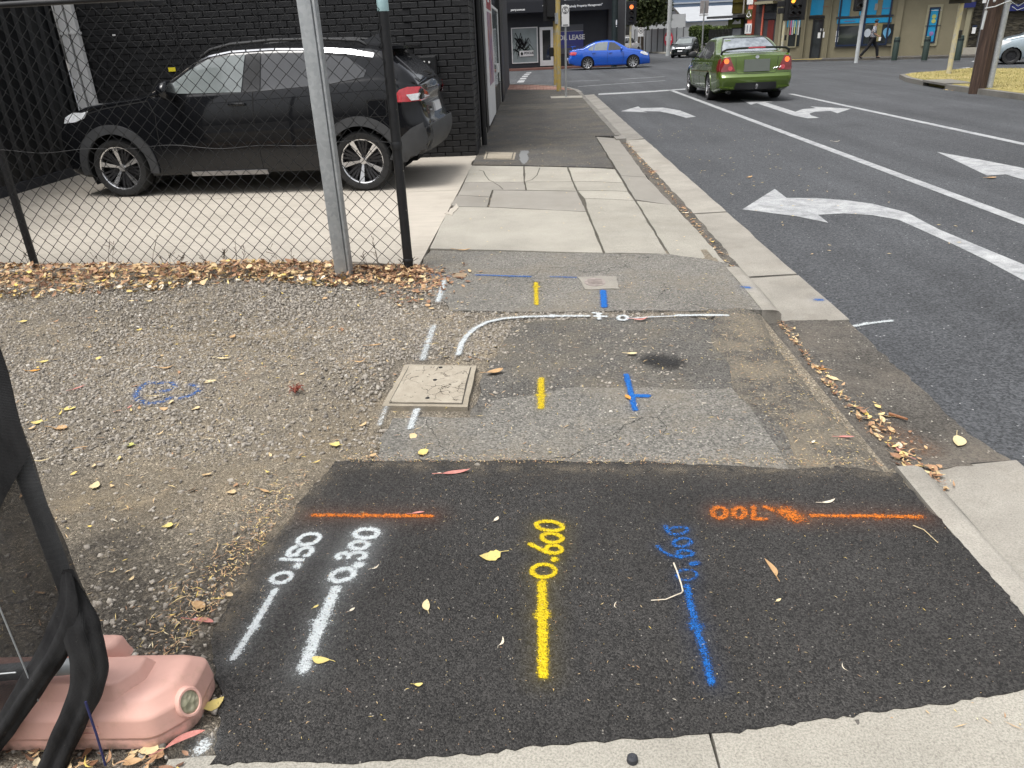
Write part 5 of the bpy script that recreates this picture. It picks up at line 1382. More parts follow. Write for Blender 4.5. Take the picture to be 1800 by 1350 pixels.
def sedan_side(car, glass=M_glass_dark, paint=None, spec=None, arch=0.378):
    for sd_ in 'LR':
        car.line('panel_gap', [[(0.80, 0.93), (0.74, 0.3)], [(-0.14, 0.95), (-0.12, 0.3)], [(-1.06, 0.97), (-0.92, 0.7)], [(0.8, 0.26), (-0.85, 0.26)]], 0.012, sd_, M_gap, 0.002)
        car.handle(0.02, 0.86, sd_); car.handle(-0.92, 0.88, sd_); car.mirror(0.64, 0.97, sd_)
        for wx in car.sp['wheels']:
            car.line('wheel_arch', car.arch_pts(wx, arch, -12, 192, 26), 0.03, sd_, paint, 0.008)
car = Car('sedan', 'blue sedan with a rear wing crossing the intersection in front of the dark shop', (4.22, 44.5, -0.10), R(-1), sedan_b, P_blue)
car.root.scale = (0.93, 0.95, 0.94)
car.wheels(dict(kind='ten', mat=M_alloy, rim=0.72), 0.1)
sedan_side(car, paint=P_blue, arch=0.398)
for sd_ in 'LR':
    car.patch('front_window', [(0.78, 0.99), (0.60, 1.12), (0.28, 1.36), (-0.02, 1.41), (-0.10, 0.985)], sd_, M_glass_dark)
    car.patch('rear_window', [(-0.18, 0.985), (-0.10, 1.415), (-0.55, 1.40), (-0.86, 1.31), (-0.90, 1.0)], sd_, M_glass_mid)
    car.patch('quarter_window', [(-0.94, 1.0), (-0.90, 1.29), (-1.12, 1.19), (-1.24, 1.08), (-1.18, 1.015)], sd_, M_glass_mid)
    car.patch('tail_light', [(-1.95, 0.80), (-1.88, 0.92), (-2.0, 0.97), (-2.22, 0.95), (-2.22, 0.80)], sd_, M_lamp_pink, 0.012)
    car.patch('headlight', [(1.72, 0.78), (1.78, 0.87), (2.0, 0.83), (2.18, 0.72), (2.18, 0.64), (1.95, 0.68)], sd_, M_lamp_clear, 0.012)
    car.line('side_skirt', [(0.92, 0.27), (-0.85, 0.27)], 0.07, sd_, P_blue, 0.03)
    d = 1 if sd_ == 'L' else -1
    car.patch('tail_light', [(d * 0.84, 0.80), (d * 0.80, 0.95), (d * 0.5, 0.93), (d * 0.52, 0.83)], 'B', M_lamp_red, 0.012)
car.patch('rear_windscreen', [(-0.62, 1.15), (0.62, 1.15), (0.50, 1.43), (-0.50, 1.43)], 'B', M_glass_dark, 0.006)
car.patch('windscreen', [(-0.66, 1.06), (0.66, 1.06), (0.54, 1.44), (-0.54, 1.44)], 'F', M_glass_dark, 0.006)
car.patch('number_plate', [(-0.2, 0.52), (0.2, 0.52), (0.2, 0.64), (-0.2, 0.64)], 'B', M_plate, 0.02)
car.patch('grille', [(-0.5, 0.3), (0.5, 0.3), (0.42, 0.68), (-0.42, 0.68)], 'F', M_blackplastic, 0.01)
MB().tube([(-2.08, 0.72, 1.04), (-2.12, 0.72, 1.2), (-2.14, 0.5, 1.245), (-2.15, 0, 1.255), (-2.14, -0.5, 1.245), (-2.12, -0.72, 1.2), (-2.08, -0.72, 1.04)], 0.035, 8, flat=0.5).build('rear_wing', P_blue, car.root, smooth=True)
MB().bbox(-2.22, -1.92, -0.74, 0.74, 1.225, 1.255, 0.012).build('rear_wing', P_blue, car.root)
blue = car

# ---------------------------------------------------------------- small dark hatchback facing the camera
P_dark = car_paint('dark_green_car_paint', (0.012, 0.017, 0.017), 0.3, 0.2)
hatch = dict(
    top=[(-1.80, 1.0), (-1.72, 1.15), (-1.45, 1.45), (-1.0, 1.52), (-0.3, 1.53), (0.1, 1.47), (0.5, 1.25), (0.95, 1.02), (1.4, 0.93), (1.68, 0.80)],
    belt=[(-1.8, 0.98), (-1.0, 0.98), (0.9, 0.92), (1.68, 0.76)],
    bot=[(-1.8, 0.3), (-1.5, 0.2), (1.4, 0.2), (1.68, 0.24)],
    wid=[(-1.8, 0.76), (-1.4, 0.84), (1.0, 0.85), (1.45, 0.8), (1.68, 0.68)],
    rear=[(0.2, -1.78), (0.5, -1.86), (1.0, -1.8), (1.6, -1.8)],
    front=[(0.2, 1.80), (0.45, 1.8), (0.7, 1.74), (0.8, 1.68), (1.6, 1.68)],
    wheels=(1.2, -1.2), wr=0.29, arch=0.33, tumble=0.36, bulge=0.16)
def hatch_common(car, paint, glass=M_glass_dark, lamp=M_lamp_clear):
    for sd_ in 'LR':
        car.patch('front_window', [(0.62, 0.98), (0.46, 1.1), (0.16, 1.38), (-0.1, 1.42), (-0.14, 0.98)], sd_, glass)
        car.patch('rear_window', [(-0.2, 0.985), (-0.18, 1.425), (-0.9, 1.40), (-1.2, 1.1), (-1.1, 1.0)], sd_, glass)
        car.line('panel_gap', [[(0.72, 0.93), (0.68, 0.3)], [(-0.16, 0.95), (-0.14, 0.3)], [(-1.0, 0.97), (-0.85, 0.6)]], 0.012, sd_, M_gap, 0.002)
        car.handle(-0.04, 0.87, sd_); car.mirror(0.55, 0.97, sd_, paint)
        for wx in car.sp['wheels']: car.line('wheel_arch', car.arch_pts(wx, 0.343, -12, 192, 26), 0.03, sd_, paint, 0.008)
        d = 1 if sd_ == 'L' else -1
        car.patch('headlight', [(d * 0.40, 0.66), (d * 0.46, 0.80), (d * 0.68, 0.86), (d * 0.76, 0.78), (d * 0.72, 0.66)], 'F', lamp, 0.015, 0.05)
        car.patch('headlight', [(1.28, 0.80), (1.36, 0.88), (1.66, 0.80), (1.74, 0.68), (1.6, 0.66)], sd_, lamp, 0.01, 0.05)
        car.patch('tail_light', [(d * 0.74, 0.75), (d * 0.72, 1.0), (d * 0.58, 1.0), (d * 0.56, 0.75)], 'B', M_lamp_red, 0.015, 0.05)
    car.patch('windscreen', [(-0.66, 1.06), (0.66, 1.06), (0.56, 1.45), (-0.56, 1.45)], 'F', M_glass_mid, 0.006)
    car.patch('rear_windscreen', [(-0.58, 1.08), (0.58, 1.08), (0.5, 1.42), (-0.5, 1.42)], 'B', M_glass_dark, 0.006)
    car.patch('grille', [(-0.36, 0.68), (0.36, 0.68), (0.38, 0.78), (-0.38, 0.78)], 'F', M_blackplastic, 0.012, 0.05)
    car.line('grille_bar', [(-0.34, 0.735), (0.34, 0.735)], 0.02, 'F', M_chrome, 0.02)
    car.patch('badge', [(0.05 * math.cos(t), 0.745 + 0.04 * math.sin(t)) for t in np.linspace(0, 6.283, 11)[:-1]], 'F', M_chrome, 0.025, 0.05)
    car.patch('number_plate', [(-0.19, 0.47), (0.19, 0.47), (0.19, 0.58), (-0.19, 0.58)], 'F', M_plate, 0.025, 0.1)
    car.patch('air_intake', [(-0.5, 0.27), (0.5, 0.27), (0.46, 0.42), (-0.46, 0.42)], 'F', M_blackplastic, 0.012)
car = Car('hatchback', 'small dark hatchback with its headlights towards the camera waiting by the grey fence', (10.95, 58.5, -0.10), R(-90 - 22), hatch, P_dark)
car.root.scale = (0.92, 0.86, 0.84)
car.wheels(dict(kind='hub', mat=M_alloy_grey, rim=0.66))
hatch_common(car, P_dark)

# ---------------------------------------------------------------- white four-wheel drive behind the blue car
P_white = car_paint('white_car_paint', (0.72, 0.73, 0.73), 0.0, 0.25)
wagon = dict(
    top=[(-2.1, 1.55), (-2.05, 1.72), (-1.9, 1.80), (-1.0, 1.84), (0.0, 1.82), (0.3, 1.74), (0.9, 1.25), (1.1, 1.2), (1.7, 1.14), (2.2, 1.02)],
    belt=[(-2.1, 1.15), (0.9, 1.13), (2.2, 1.0)],
    bot=[(-2.1, 0.5), (-1.8, 0.38), (2.0, 0.36), (2.2, 0.45)],
    wid=[(-2.1, 0.84), (-1.9, 0.9), (1.7, 0.92), (2.2, 0.84)],
    rear=[(0.3, -2.15), (0.55, -2.22), (0.7, -2.14), (1.5, -2.06), (2, -2.0)],
    front=[(0.3, 2.2), (0.6, 2.28), (1.0, 2.2), (2, 2.2)],
    wheels=(1.35, -1.35), wr=0.38, arch=0.44, tumble=0.22, bulge=0.07)
car = Car('four_wheel_drive', 'white four wheel drive wagon half hidden behind the blue car', (8.15, 71.0, -0.10), R(58), wagon, P_white)
car.root.scale = (0.8, 0.8, 0.78)
car.wheels(dict(kind='five', mat=M_alloy_grey, rim=0.62))
for sd_ in 'LR':
    car.patch('front_window', [(0.72, 1.2), (0.5, 1.42), (0.26, 1.7), (-0.2, 1.72), (-0.2, 1.2)], sd_, M_glass_dark)
    car.patch('rear_window', [(-0.28, 1.2), (-0.28, 1.72), (-0.95, 1.72), (-0.95, 1.2)], sd_, M_glass_dark)
    car.patch('quarter_window', [(-1.03, 1.2), (-1.03, 1.72), (-1.75, 1.70), (-1.85, 1.2)], sd_, M_glass_dark)
    car.line('panel_gap', [[(0.8, 1.15), (0.8, 0.45)], [(-0.24, 1.15), (-0.24, 0.45)], [(-1.0, 1.15), (-0.85, 0.8)]], 0.014, sd_, M_gap, 0.002)
    car.mirror(0.66, 1.16, sd_); car.handle(-0.08, 1.02, sd_)
    for wx in wagon['wheels']: car.line('wheel_arch', car.arch_pts(wx, 0.455, -12, 192, 26), 0.05, sd_, P_white, 0.02)
    d = 1 if sd_ == 'L' else -1
    car.patch('tail_light', [(d * 0.86, 0.8), (d * 0.86, 1.15), (d * 0.74, 1.15), (d * 0.74, 0.8)], 'B', M_lamp_red, 0.015, 0.08)
car.patch('rear_windscreen', [(-0.66, 1.18), (0.66, 1.18), (0.58, 1.68), (-0.58, 1.68)], 'B', M_glass_dark, 0.008)
car.patch('windscreen', [(-0.66, 1.26), (0.66, 1.26), (0.58, 1.68), (-0.58, 1.68)], 'F', M_glass_dark, 0.008)
MB().bbox(-2.18, -2.0, -0.5, 0.5, 1.86, 1.9, 0.02).build('roof_spoiler', P_white, car.root)

# ---------------------------------------------------------------- silver blue hatchback at the right edge
P_silver = car_paint('silver_blue_car_paint', (0.34, 0.41, 0.45), 0.45, 0.28)
car = Car('hatchback', 'pale silver blue hatchback at the kerb beyond the wooden power pole', (20.2, 32.6, -0.10), R(180 - 24), hatch, P_silver)
car.root.scale = (1.05, 1.05, 1.02)
car.wheels(dict(kind='hub', mat=M_alloy_dark, rim=0.62))
hatch_common(car, P_silver)

# ================================================================ chain link fence
M_fblack = plain('black_fence_coating', (0.012, 0.0125, 0.014), 0.5, 0.3, 14)
M_wire = plain('black_fence_wire', (0.016, 0.017, 0.018), 0.55, 0.3, 10)
M_galv = N('galvanised_steel')
gg = M_galv
gv = gg.voro(38); gc = gg.n('SeparateColor'); gg.put(gc.inputs[0], gv.outputs['Color'])
gk = gg.mix(1.0, gg.ramp(gc.outputs[0], [(0, (0.34, 0.36, 0.37)), (1, (0.43, 0.45, 0.455))]), gg.ramp(gg.noise(3, 6), [(0.3, 0.85), (0.7, 1.08)]), 'MULTIPLY')
gg.set(base=gk, rough=0.55, metal=0.15, normal=gg.bump(gg.noise(120, 3), 0.15, 0.003)); M_galv = gg.m
FA = Vector((-0.987, 5.64, 0)); FB_ = Vector((-4.20, 6.05, 0)); fd = (FB_ - FA).normalized(); fn_ = Vector((-fd.y, fd.x, 0))
cf_ = tag(empty('chain_link_fence', FA, math.atan2(fd.y, fd.x)), 'black chain link fence with black steel posts in front of the parked SUV', 'fence')
# local x runs from the end post to the left
FL = (FB_ - FA).length
mb = MB().tube([(0, 0, -0.1), (0.0, 0, 2.02)], 0.036, 16)
po_ = mb.build('post', M_fblack, cf_, smooth=True)
MB().lathe([(0.039, 0), (0.041, 0.01), (0.041, 0.05), (0.039, 0.055)], 16, Matrix.Translation((0, 0, 0.90))).build('clamp', M_fblack, po_, smooth=True)
MB().lathe([(0.037, 0), (0.04, 0.01), (0.04, 0.03), (0.037, 0.035)], 16, Matrix.Translation((0, 0, 0.06))).build('clamp', M_fblack, po_, smooth=True)
MB().lathe([(0.0385, 0), (0.0392, 0.002), (0.0392, 0.12), (0.0385, 0.122)], 16, Matrix.Translation((0, 0, 1.80))).build('tape', plain('cyan_tape', (0.42, 0.62, 0.64), 0.5, 0.08), po_, smooth=True)
rr = np.random.default_rng(2); chip = MB()
for k in range(16):
    z = rr.uniform(0.2, 1.6); a = rr.uniform(2.4, 4.6); s_ = rr.uniform(0.004, 0.012)
    chip.tube([(0.0362 * math.cos(a), 0.0362 * math.sin(a), z), (0.0364 * math.cos(a + .1), 0.0364 * math.sin(a + .1), z + s_)], s_ * 0.35, 5)
chip.build('paint_chip', M_slab, po_)
for x in (FL, FL * 2.0):
    MB().tube([(x, 0, -0.1), (x, 0, 2.0)], 0.03, 14).build('post', M_fblack, cf_, smooth=True)
MB().tube([(0, 0, 1.965), (FL, 0, 1.965), (2 * FL, 0, 1.965)], 0.021, 12).build('top_rail', M_fblack, cf_, smooth=True)
def chain_mesh(length, z0, z1, w, h, r0):
    r = np.random.default_rng(9)
    nw = int(length / w); nk = int((z1 - z0) / (h / 2)) + 1
    V = []; F = []
    for i in range(nw):
        jx = r.normal(0, 0.0015)
        P = []
        for k in range(nk):
            sx = 1 if (k + i) % 2 == 0 else -1
            z = z0 + k * h / 2
            P.append((i * w + w / 2 + sx * w / 2 + jx + 0.006 * math.sin(z * 3 + i * .2), 0.0035 * sx + 0.012 * math.sin(i * 0.35 + z * 2.0) * math.sin(z * 1.7), z + 0.004 * math.sin(i * 0.5)))
        b = len(V)
        P = np.array(P)
        for k in range(nk):
            t = P[min(k + 1, nk - 1)] - P[max(k - 1, 0)]; t /= np.linalg.norm(t)
            V += [tuple(P[k] + np.array([math.cos(a), math.sin(a), 0]) * r0) for a in (0.5, 2.07, 3.64, 5.21)]
        for k in range(nk - 1):
            for q in range(4):
                F.append((b + k * 4 + q, b + k * 4 + (q + 1) % 4, b + (k + 1) * 4 + (q + 1) % 4, b + (k + 1) * 4 + q))
    return np.array(V), np.array(F)
V_, F_ = chain_mesh(2 * FL - 0.02, 0.03, 1.96, 0.055, 0.108, 0.0031)
V_[:, 0] += 0.02; V_[:, 1] += 0.038
np_mesh('chain_mesh', V_, F_, M_wire, cf_)
for z, amp in ((0.955, 0.02), (0.05, 0.01)):
    MB().tube([(0.03 + 2 * FL * k / 90, 0.045, z + amp * math.sin(k * 0.45) * math.sin(k * 0.17 + 1)) for k in range(91)], 0.0024, 5).build('tension_wire', M_wire, cf_)

# ---------------------------------------------------------------- galvanised post standing before the fence
gp = tag(empty('steel_post', (-1.458, 5.505, 0), R(-6)), 'grey galvanised steel channel post standing in the leaves before the fence', 'post')
MB().bbox(-0.062, 0.034, -0.035, 0.035, -0.1, 3.2, 0.006).build('flange', M_galv, gp, smooth=True, sharp=30)
MB().box(0.034, 0.044, -0.015, 0.03, -0.1, 3.2).bbox(0.044, 0.062, -0.035, 0.035, -0.1, 3.2, 0.005).build('lip', M_galv, gp, smooth=True, sharp=30)

# ---------------------------------------------------------------- temporary fence with shade cloth
def cloth_mat(name, alpha):
    g = N(name)
    w1 = g.n('TexWave', wave_type='BANDS', bands_direction='X'); g.put(w1.inputs['Vector'], g.tc); w1.inputs['Scale'].default_value = 120
    w2 = g.n('TexWave', wave_type='BANDS', bands_direction='Z'); g.put(w2.inputs['Vector'], g.tc); w2.inputs['Scale'].default_value = 95
    wv = g.math('MAXIMUM', w1.outputs['Fac'], w2.outputs['Fac'])
    k = mixf(g, g.ramp(g.noise(5, 6, 0.7, vec=g.scale_vec((2.2, 2.2, 0.5))), [(0.35, 0), (0.7, 1)]), (0.009, 0.009, 0.010), (0.040, 0.040, 0.041))
    k = g.mix(1.0, k, g.ramp(wv, [(0.4, 0.55), (1.0, 1.25)]), 'MULTIPLY')
    sp_ = g.math('GREATER_THAN', g.noise(230, 2), 0.74)
    k = mixf(g, g.math('MULTIPLY', sp_, 0.5), k, (0.2, 0.19, 0.17))
    g.set(base=k, rough=0.75, spec=0.25, normal=g.bump(g.math('ADD', wv, g.math('MULTIPLY', g.noise(14, 4, vec=g.scale_vec((1, 1, 0.35))), 6.0)), 0.45, 0.003))
    if alpha: g.set(alpha=g.ramp(wv, [(0.35, 0.55), (0.8, 0.97)]))
    return g.m
M_cloth = cloth_mat('shade_cloth', 0); M_cloth_thin = cloth_mat('thin_shade_cloth', 0.12)
tf = tag(empty('temporary_fence', (-1.14, 1.40, 0)), 'temporary fence panel wrapped in black shade cloth at the left edge', 'fence')
MB().tube([(0, 0, 0.02), (0, 0, 2.1)], 0.02, 12).build('upright', M_galv, tf, smooth=True)
MB().tube([(0, 0, 0.21), (-2.4, -0.25, 0.19)], 0.021, 12).build('bottom_rail', M_galv, tf, smooth=True)
MB().tube([(0, 0, 2.08), (-2.4, -0.25, 2.08)], 0.021, 12).build('top_rail', M_galv, tf, smooth=True)
wm = MB()
for k in range(1, 23): wm.tube([(-0.10 * k, -0.0104 * k - 0.078, 0.18), (-0.10 * k, -0.0104 * k - 0.078, 0.60), (-0.10 * k, -0.0104 * k, 0.68), (-0.10 * k, -0.0104 * k, 2.08)], 0.0019, 5)
for k in range(9): wm.tube([(-0.12, (-0.094 if k < 2 else -0.016), 0.28 + 0.22 * k), (-2.4, (-0.328 if k < 2 else -0.25), 0.28 + 0.22 * k)], 0.0019, 5)
wm.build('wire_mesh', M_galv, tf)
def sheet_cloth(name, x0, x1, ztop, zbot, m, y0, seed, nx=60, nz=46):
    r = np.random.default_rng(seed); V = []; F = []
    for j in range(nz + 1):
        for i in range(nx + 1):
            u = i / nx; v = j / nz
            x = x0 + (x1 - x0) * u
            zb = zbot(u); z = zb + (ztop - zb) * v
            y = y0 + 0.104 * x + 0.007 * math.sin(x * 15 + z * 4) + 0.004 * math.sin(x * 43 + 2 * math.sin(z * 4)) - 0.007 * math.sin(z * 9 + x * 6) + 0.003 * math.sin(z * 31 + x * 12)
            V.append((x, y, z))
    F = [(j * (nx + 1) + i, j * (nx + 1) + i + 1, (j + 1) * (nx + 1) + i + 1, (j + 1) * (nx + 1) + i) for j in range(nz) for i in range(nx)]
    return np_mesh(name, np.array(V), np.array(F), m, tf, smooth=True)
sheet_cloth('shade_cloth', 0.082, -2.3, 2.1, lambda u: 0.86 - 1.35 * min(0.12, u * 2.38) + 0.015 * math.sin(u * 23), M_cloth, -0.066, 1)
sheet_cloth('shade_cloth', 0.078, -2.3, 1.2, lambda u: max(0.02, 0.40 - 1.15 * u * 2.38), M_cloth_thin, -0.058, 2)
def fold(name, pts, rad, seed, flat=0.55, n=14, m=None):
    """a bunched fold of cloth: a soft tube with creases along it"""
    r = np.random.default_rng(seed)
    P = [Vector(p) for p in pts]; Q = []
    for i in range(len(P) - 1):
        for k in range(8):
            t = k / 8; a, b, c, d = P[max(i - 1, 0)], P[i], P[i + 1], P[min(i + 2, len(P) - 1)]
            Q.append(0.5 * ((2 * b) + (c - a) * t + (2 * a - 5 * b + 4 * c - d) * t * t + (3 * b - a - 3 * c + d) * t ** 3))
    Q.append(P[-1])
    V = []; F = []
    ph = r.uniform(0, 6.28, 4)
    for i, q in enumerate(Q):
        s = i / len(Q)
        for k in range(n):
            a = 2 * math.pi * k / n
            rr_ = rad * min(1.0, 0.25 + s * 3.2) * (1 + 0.24 * math.sin(3 * a + ph[0] + s * 2) + 0.2 * math.sin(5 * a + ph[1] - s * 2.5) + 0.05 * math.sin(s * 17 + ph[2] + a) + 0.03 * math.sin(s * 43 + 2 * a))
            V.append((q.x + math.cos(a) * rr_, q.y + math.sin(a) * rr_ * flat, q.z))
    for i in range(len(Q) - 1):
        for k in range(n): F.append((i * n + k, i * n + (k + 1) % n, (i + 1) * n + (k + 1) % n, (i + 1) * n + k))
    return np_mesh(name, np.array(V), np.array(F), m or M_cloth, tf, smooth=True)
fold('cloth_fold', [(0.050, -0.045, 0.52), (0.052, -0.055, 0.44), (0.048, -0.065, 0.37), (0.046, -0.075, 0.29), (0.015, -0.085, 0.20), (-0.03, -0.10, 0.12), (-0.09, -0.12, 0.02), (-0.12, -0.13, -0.03)], 0.036, 3, 0.5, 22)
fold('cloth_fold', [(0.055, -0.045, 0.54), (0.045, -0.06, 0.45), (0.0, -0.07, 0.36), (-0.055, -0.08, 0.285), (-0.114, -0.09, 0.215), (-0.19, -0.10, 0.12), (-0.257, -0.11, 0.045), (-0.33, -0.12, -0.03)], 0.036, 5, 0.4, 22)
MB().tube([(0.035, -0.11, 0.2), (0.04, -0.12, 0.1), (0.038, -0.125, 0.0)], 0.003, 5).build('cord', plain('blue_cord', (0.02, 0.025, 0.10), 0.7), tf)

# ---------------------------------------------------------------- pink plastic fence foot
def smooth_poly(poly, rad, n=5):
    out = []
    k = len(poly)
    for i in range(k):
        a, b, c = Vector(poly[i - 1]), Vector(poly[i]), Vector(poly[(i + 1) % k])
        r1 = min(rad, (a - b).length * 0.45, (c - b).length * 0.45)
        p, q = b + (a - b).normalized() * r1, b + (c - b).normalized() * r1
        for j in range(n + 1):
            t = j / n
            out.append(tuple((1 - t) ** 2 * p + 2 * t * (1 - t) * b + t * t * q))
    return out
def loft_insets(poly, layers, rad=0.03):
    """layers [(inset,z)] stacked into a closed shell"""
    V = []; F = []; n = None
    for d, z in layers:
        pts = smooth_poly(inset(poly, d), rad)
        n = len(pts); V += [(x, y, z) for x, y in pts]
    for i in range(len(layers) - 1):
        for k in range(n): F.append((i * n + k, i * n + (k + 1) % n, (i + 1) * n + (k + 1) % n, (i + 1) * n + k))
    F.append(tuple((len(layers) - 1) * n + k for k in range(n)))
    return V, F
g = N('pink_plastic')
pk_ = mixf(g, g.ramp(g.noise(5, 6, 0.7), [(0.35, 0), (0.7, 1)]), (0.68, 0.39, 0.32), (0.76, 0.46, 0.385))
pk_ = mixf(g, g.ramp(g.noise(13, 7, 0.75), [(0.55, 0), (0.78, 0.45)]), pk_, (0.42, 0.27, 0.17))
sx = g.n('SeparateXYZ'); g.put(sx.inputs[0], g.tc)
mud = g.math('MULTIPLY', g.ramp(sx.outputs[2], [(0.0, 0.75), (0.05, 0.0)]), g.ramp(g.noise(24, 5), [(0.42, 0), (0.62, 1)]))
pk_ = mixf(g, mud, pk_, (0.14, 0.11, 0.08))
g.set(base=pk_, rough=0.5, spec=0.4, normal=g.bump(g.noise(70, 4), 0.12, 0.003)); M_pink = g.m
M_pink_s = M_pink
ft = tag(empty('fence_foot', (-1.2, 1.42, 0)), 'faded pink plastic fence foot block with a green filler plug', 'fence foot')
base_p = [(-0.55, -0.10), (0.21, -0.10), (0.283, -0.03), (0.283, 0.118), (-0.55, 0.118)]
V_, F_ = loft_insets(base_p, [(0.010, -0.01), (0.0, 0.002), (0.0, 0.031), (0.0045, 0.035), (-0.002, 0.039), (-0.001, 0.043), (0.003, 0.090), (0.0045, 0.097), (0.009, 0.104), (0.027, 0.128), (0.033, 0.134), (0.042, 0.139), (0.06, 0.141)], 0.03)
bo = MB().add(V_, F_).build('block', M_pink, ft, smooth=True, sharp=70).modifiers.new('weighted_normal', 'WEIGHTED_NORMAL')
V_, F_ = loft_insets([(-0.5, -0.06), (0.12, -0.06), (0.165, -0.005), (0.165, 0.055), (-0.5, 0.055)], [(-0.01, 0.13), (-0.003, 0.142), (0.008, 0.166), (0.011, 0.170), (0.016, 0.172)], 0.012)
MB().add(V_, F_).build('raised_deck', M_pink, ft, smooth=True, sharp=70).modifiers.new('weighted_normal', 'WEIGHTED_NORMAL')
V_, F_ = loft_insets([(-0.1, 0.035), (0.045, 0.035), (0.075, 0.06), (0.075, 0.115), (-0.1, 0.115)], [(-0.004, 0.13), (0.0, 0.145), (0.006, 0.183), (0.014, 0.192), (0.024, 0.194)], 0.018)
MB().add(V_, F_).build('pole_socket', M_pink, ft, smooth=True, sharp=70).modifiers.new('weighted_normal', 'WEIGHTED_NORMAL')
MB().lathe([(0.016, 0.0), (0.020, 0.0025), (0.023, 0.0)], 20, Matrix.Translation((0.02, -0.012, 0.1715)) @ Matrix.Diagonal((0.7, 1.2, 1, 1))).build('moulded_mark', M_pink, ft, smooth=True)
MB().box(-0.03, 0.075, -0.1035, -0.0985, 0.058, 0.061).box(-0.03, 0.075, -0.1035, -0.0985, 0.078, 0.081).build('moulded_rib', M_pink, ft)
Mx = Matrix.Translation((0.268, -0.022, 0.080)) @ Matrix.Rotation(R(-28), 4, 'Z') @ Matrix.Rotation(R(72), 4, 'Y') @ Matrix.Diagonal((0.80, 0.66, 1, 1))
MB().lathe([(0.052, -0.03), (0.052, 0.012), (0.047, 0.018), (0.040, 0.018), (0.038, 0.012)], 24, Mx).build('plug_rim', M_pink, ft, smooth=True, sharp=45)
g = N('plug_green'); gw = g.voro(60)
g.set(base=g.ramp(gw.outputs['Distance'], [(0.0, (0.46, 0.43, 0.31)), (0.6, (0.31, 0.30, 0.20))]), rough=0.6, normal=g.bump(gw.outputs['Distance'], 0.6, 0.01))
MB().lathe([(0.039, 0.0), (0.038, 0.014), (0.02, 0.017), (0.0005, 0.015)], 24, Mx).build('filler_plug', g.m, ft, smooth=True)

# ================================================================ road markings
g = N('road_paint')
wr = g.math('MULTIPLY', g.ramp(g.noise(7, 8, 0.75), [(0.32, 0.2), (0.6, 1.0)]), g.ramp(g.noise(120, 4, 0.8), [(0.34, 0.1), (0.52, 1.0)]))
g.set(base=g.ramp(g.noise(3, 4), [(0.3, (0.36, 0.37, 0.38)), (0.7, (0.48, 0.49, 0.49))]), rough=0.7, alpha=g.math('ADD', g.math('MULTIPLY', wr, 0.55), 0.42)); M_rpaint = g.m
def mark(name, label, poly, cat='road marking', group=None, z=-0.0955, m=None):
    n = len(poly); tri = geometry.tessellate_polygon([[Vector((x, y, 0)) for x, y in poly]])
    fs = []
    for a, b, c in tri:
        P, Q, S = poly[a], poly[b], poly[c]
        fs.append((a, b, c) if (Q[0] - P[0]) * (S[1] - P[1]) - (Q[1] - P[1]) * (S[0] - P[0]) > 0 else (a, c, b))
    return tag(MB().add([(x, y, z) for x, y in poly], fs).build(name, m or M_rpaint), label, cat, group)
def quad_line(a, b, w):
    a, b = Vector(a), Vector(b); d = (b - a).normalized(); nn = Vector((-d.y, d.x)) * w / 2
    return [tuple(a + nn), tuple(a - nn), tuple(b - nn), tuple(b + nn)]
mark('lane_line', 'long white lane line running up to the stop line beside the nearest turn arrow', quad_line((4.44, 3.0), (4.43, 25.9), 0.135))
mark('lane_line', 'long white centre line passing to the right of the green sedan', quad_line((7.17, 3.0), (7.15, 22.4), 0.135))
mark('stop_line', 'white stop line across the lane at the kerb corner', [(2.061, 24.88), (3.827, 25.227), (4.894, 25.747), (4.977, 26.191), (3.91, 25.783), (2.114, 25.524)])
mark('crossing_line', 'thin worn white line across the intersection mouth nearest the stop line', quad_line((1.701, 29.592), (5.124, 31.032), 0.13))
mark('crossing_line', 'thin worn white line in the intersection closer to the blue sedan', quad_line((3.68, 33.259), (5.542, 33.889), 0.13))
mark('crossing_line', 'short faint white line by the yellow pole in the intersection', quad_line((1.472, 33.313), (2.789, 33.162), 0.1))
for k, (a, b) in enumerate([((913, 146), (916, 142)), ((918, 139.5), (920, 137)), ((921.5, 135), (923.5, 132.8)), ((924.5, 131.5), (926.5, 129.6)), ((927.5, 128.4), (930, 126.6))]):
    pass
dash = [((-0.468, 33.927), (-0.414, 35.736)), ((-0.396, 36.467), (-0.355, 37.744)), ((-0.321, 38.66), (-0.274, 39.972)), ((-0.25, 40.692), (-0.196, 41.809)), ((-0.169, 42.458), (-0.111, 43.6))]
lab = ['nearest', 'second nearest', 'middle', 'second farthest', 'farthest']
for k, (a, b) in enumerate(dash):
    mark('line_dash', lab[k] + ' dash of the broken white line crossing to the dark shop', quad_line(a, b, 0.28), group='dashes of the broken crossing line')
mark('turn_arrow', 'large white left turn arrow in the nearest lane', [(2.14, 7.843), (2.772, 8.873), (2.744, 8.337), (3.032, 8.284), (3.277, 8.13), (3.48, 7.899), (3.629, 7.457), (3.594, 6.742), (3.623, 6.228), (3.664, 5.587), (3.716, 4.543), (3.406, 4.106), (3.44, 5.203), (3.465, 5.739), (3.462, 6.212), (3.448, 6.613), (3.423, 7.148), (3.271, 7.385), (3.042, 7.501), (2.785, 7.478), (2.762, 7.131), (2.566, 7.448)], group='white turn arrows painted on the road')
mark('turn_arrow', 'smaller white left turn arrow further up the kerb lane', [(2.127, 19.206), (2.697, 20.345), (2.687, 19.841), (3.22, 19.755), (3.475, 18.842), (3.536, 17.275), (3.298, 17.118), (3.188, 17.955), (2.995, 18.757), (2.635, 19.039), (2.689, 18.656)], group='white turn arrows painted on the road')
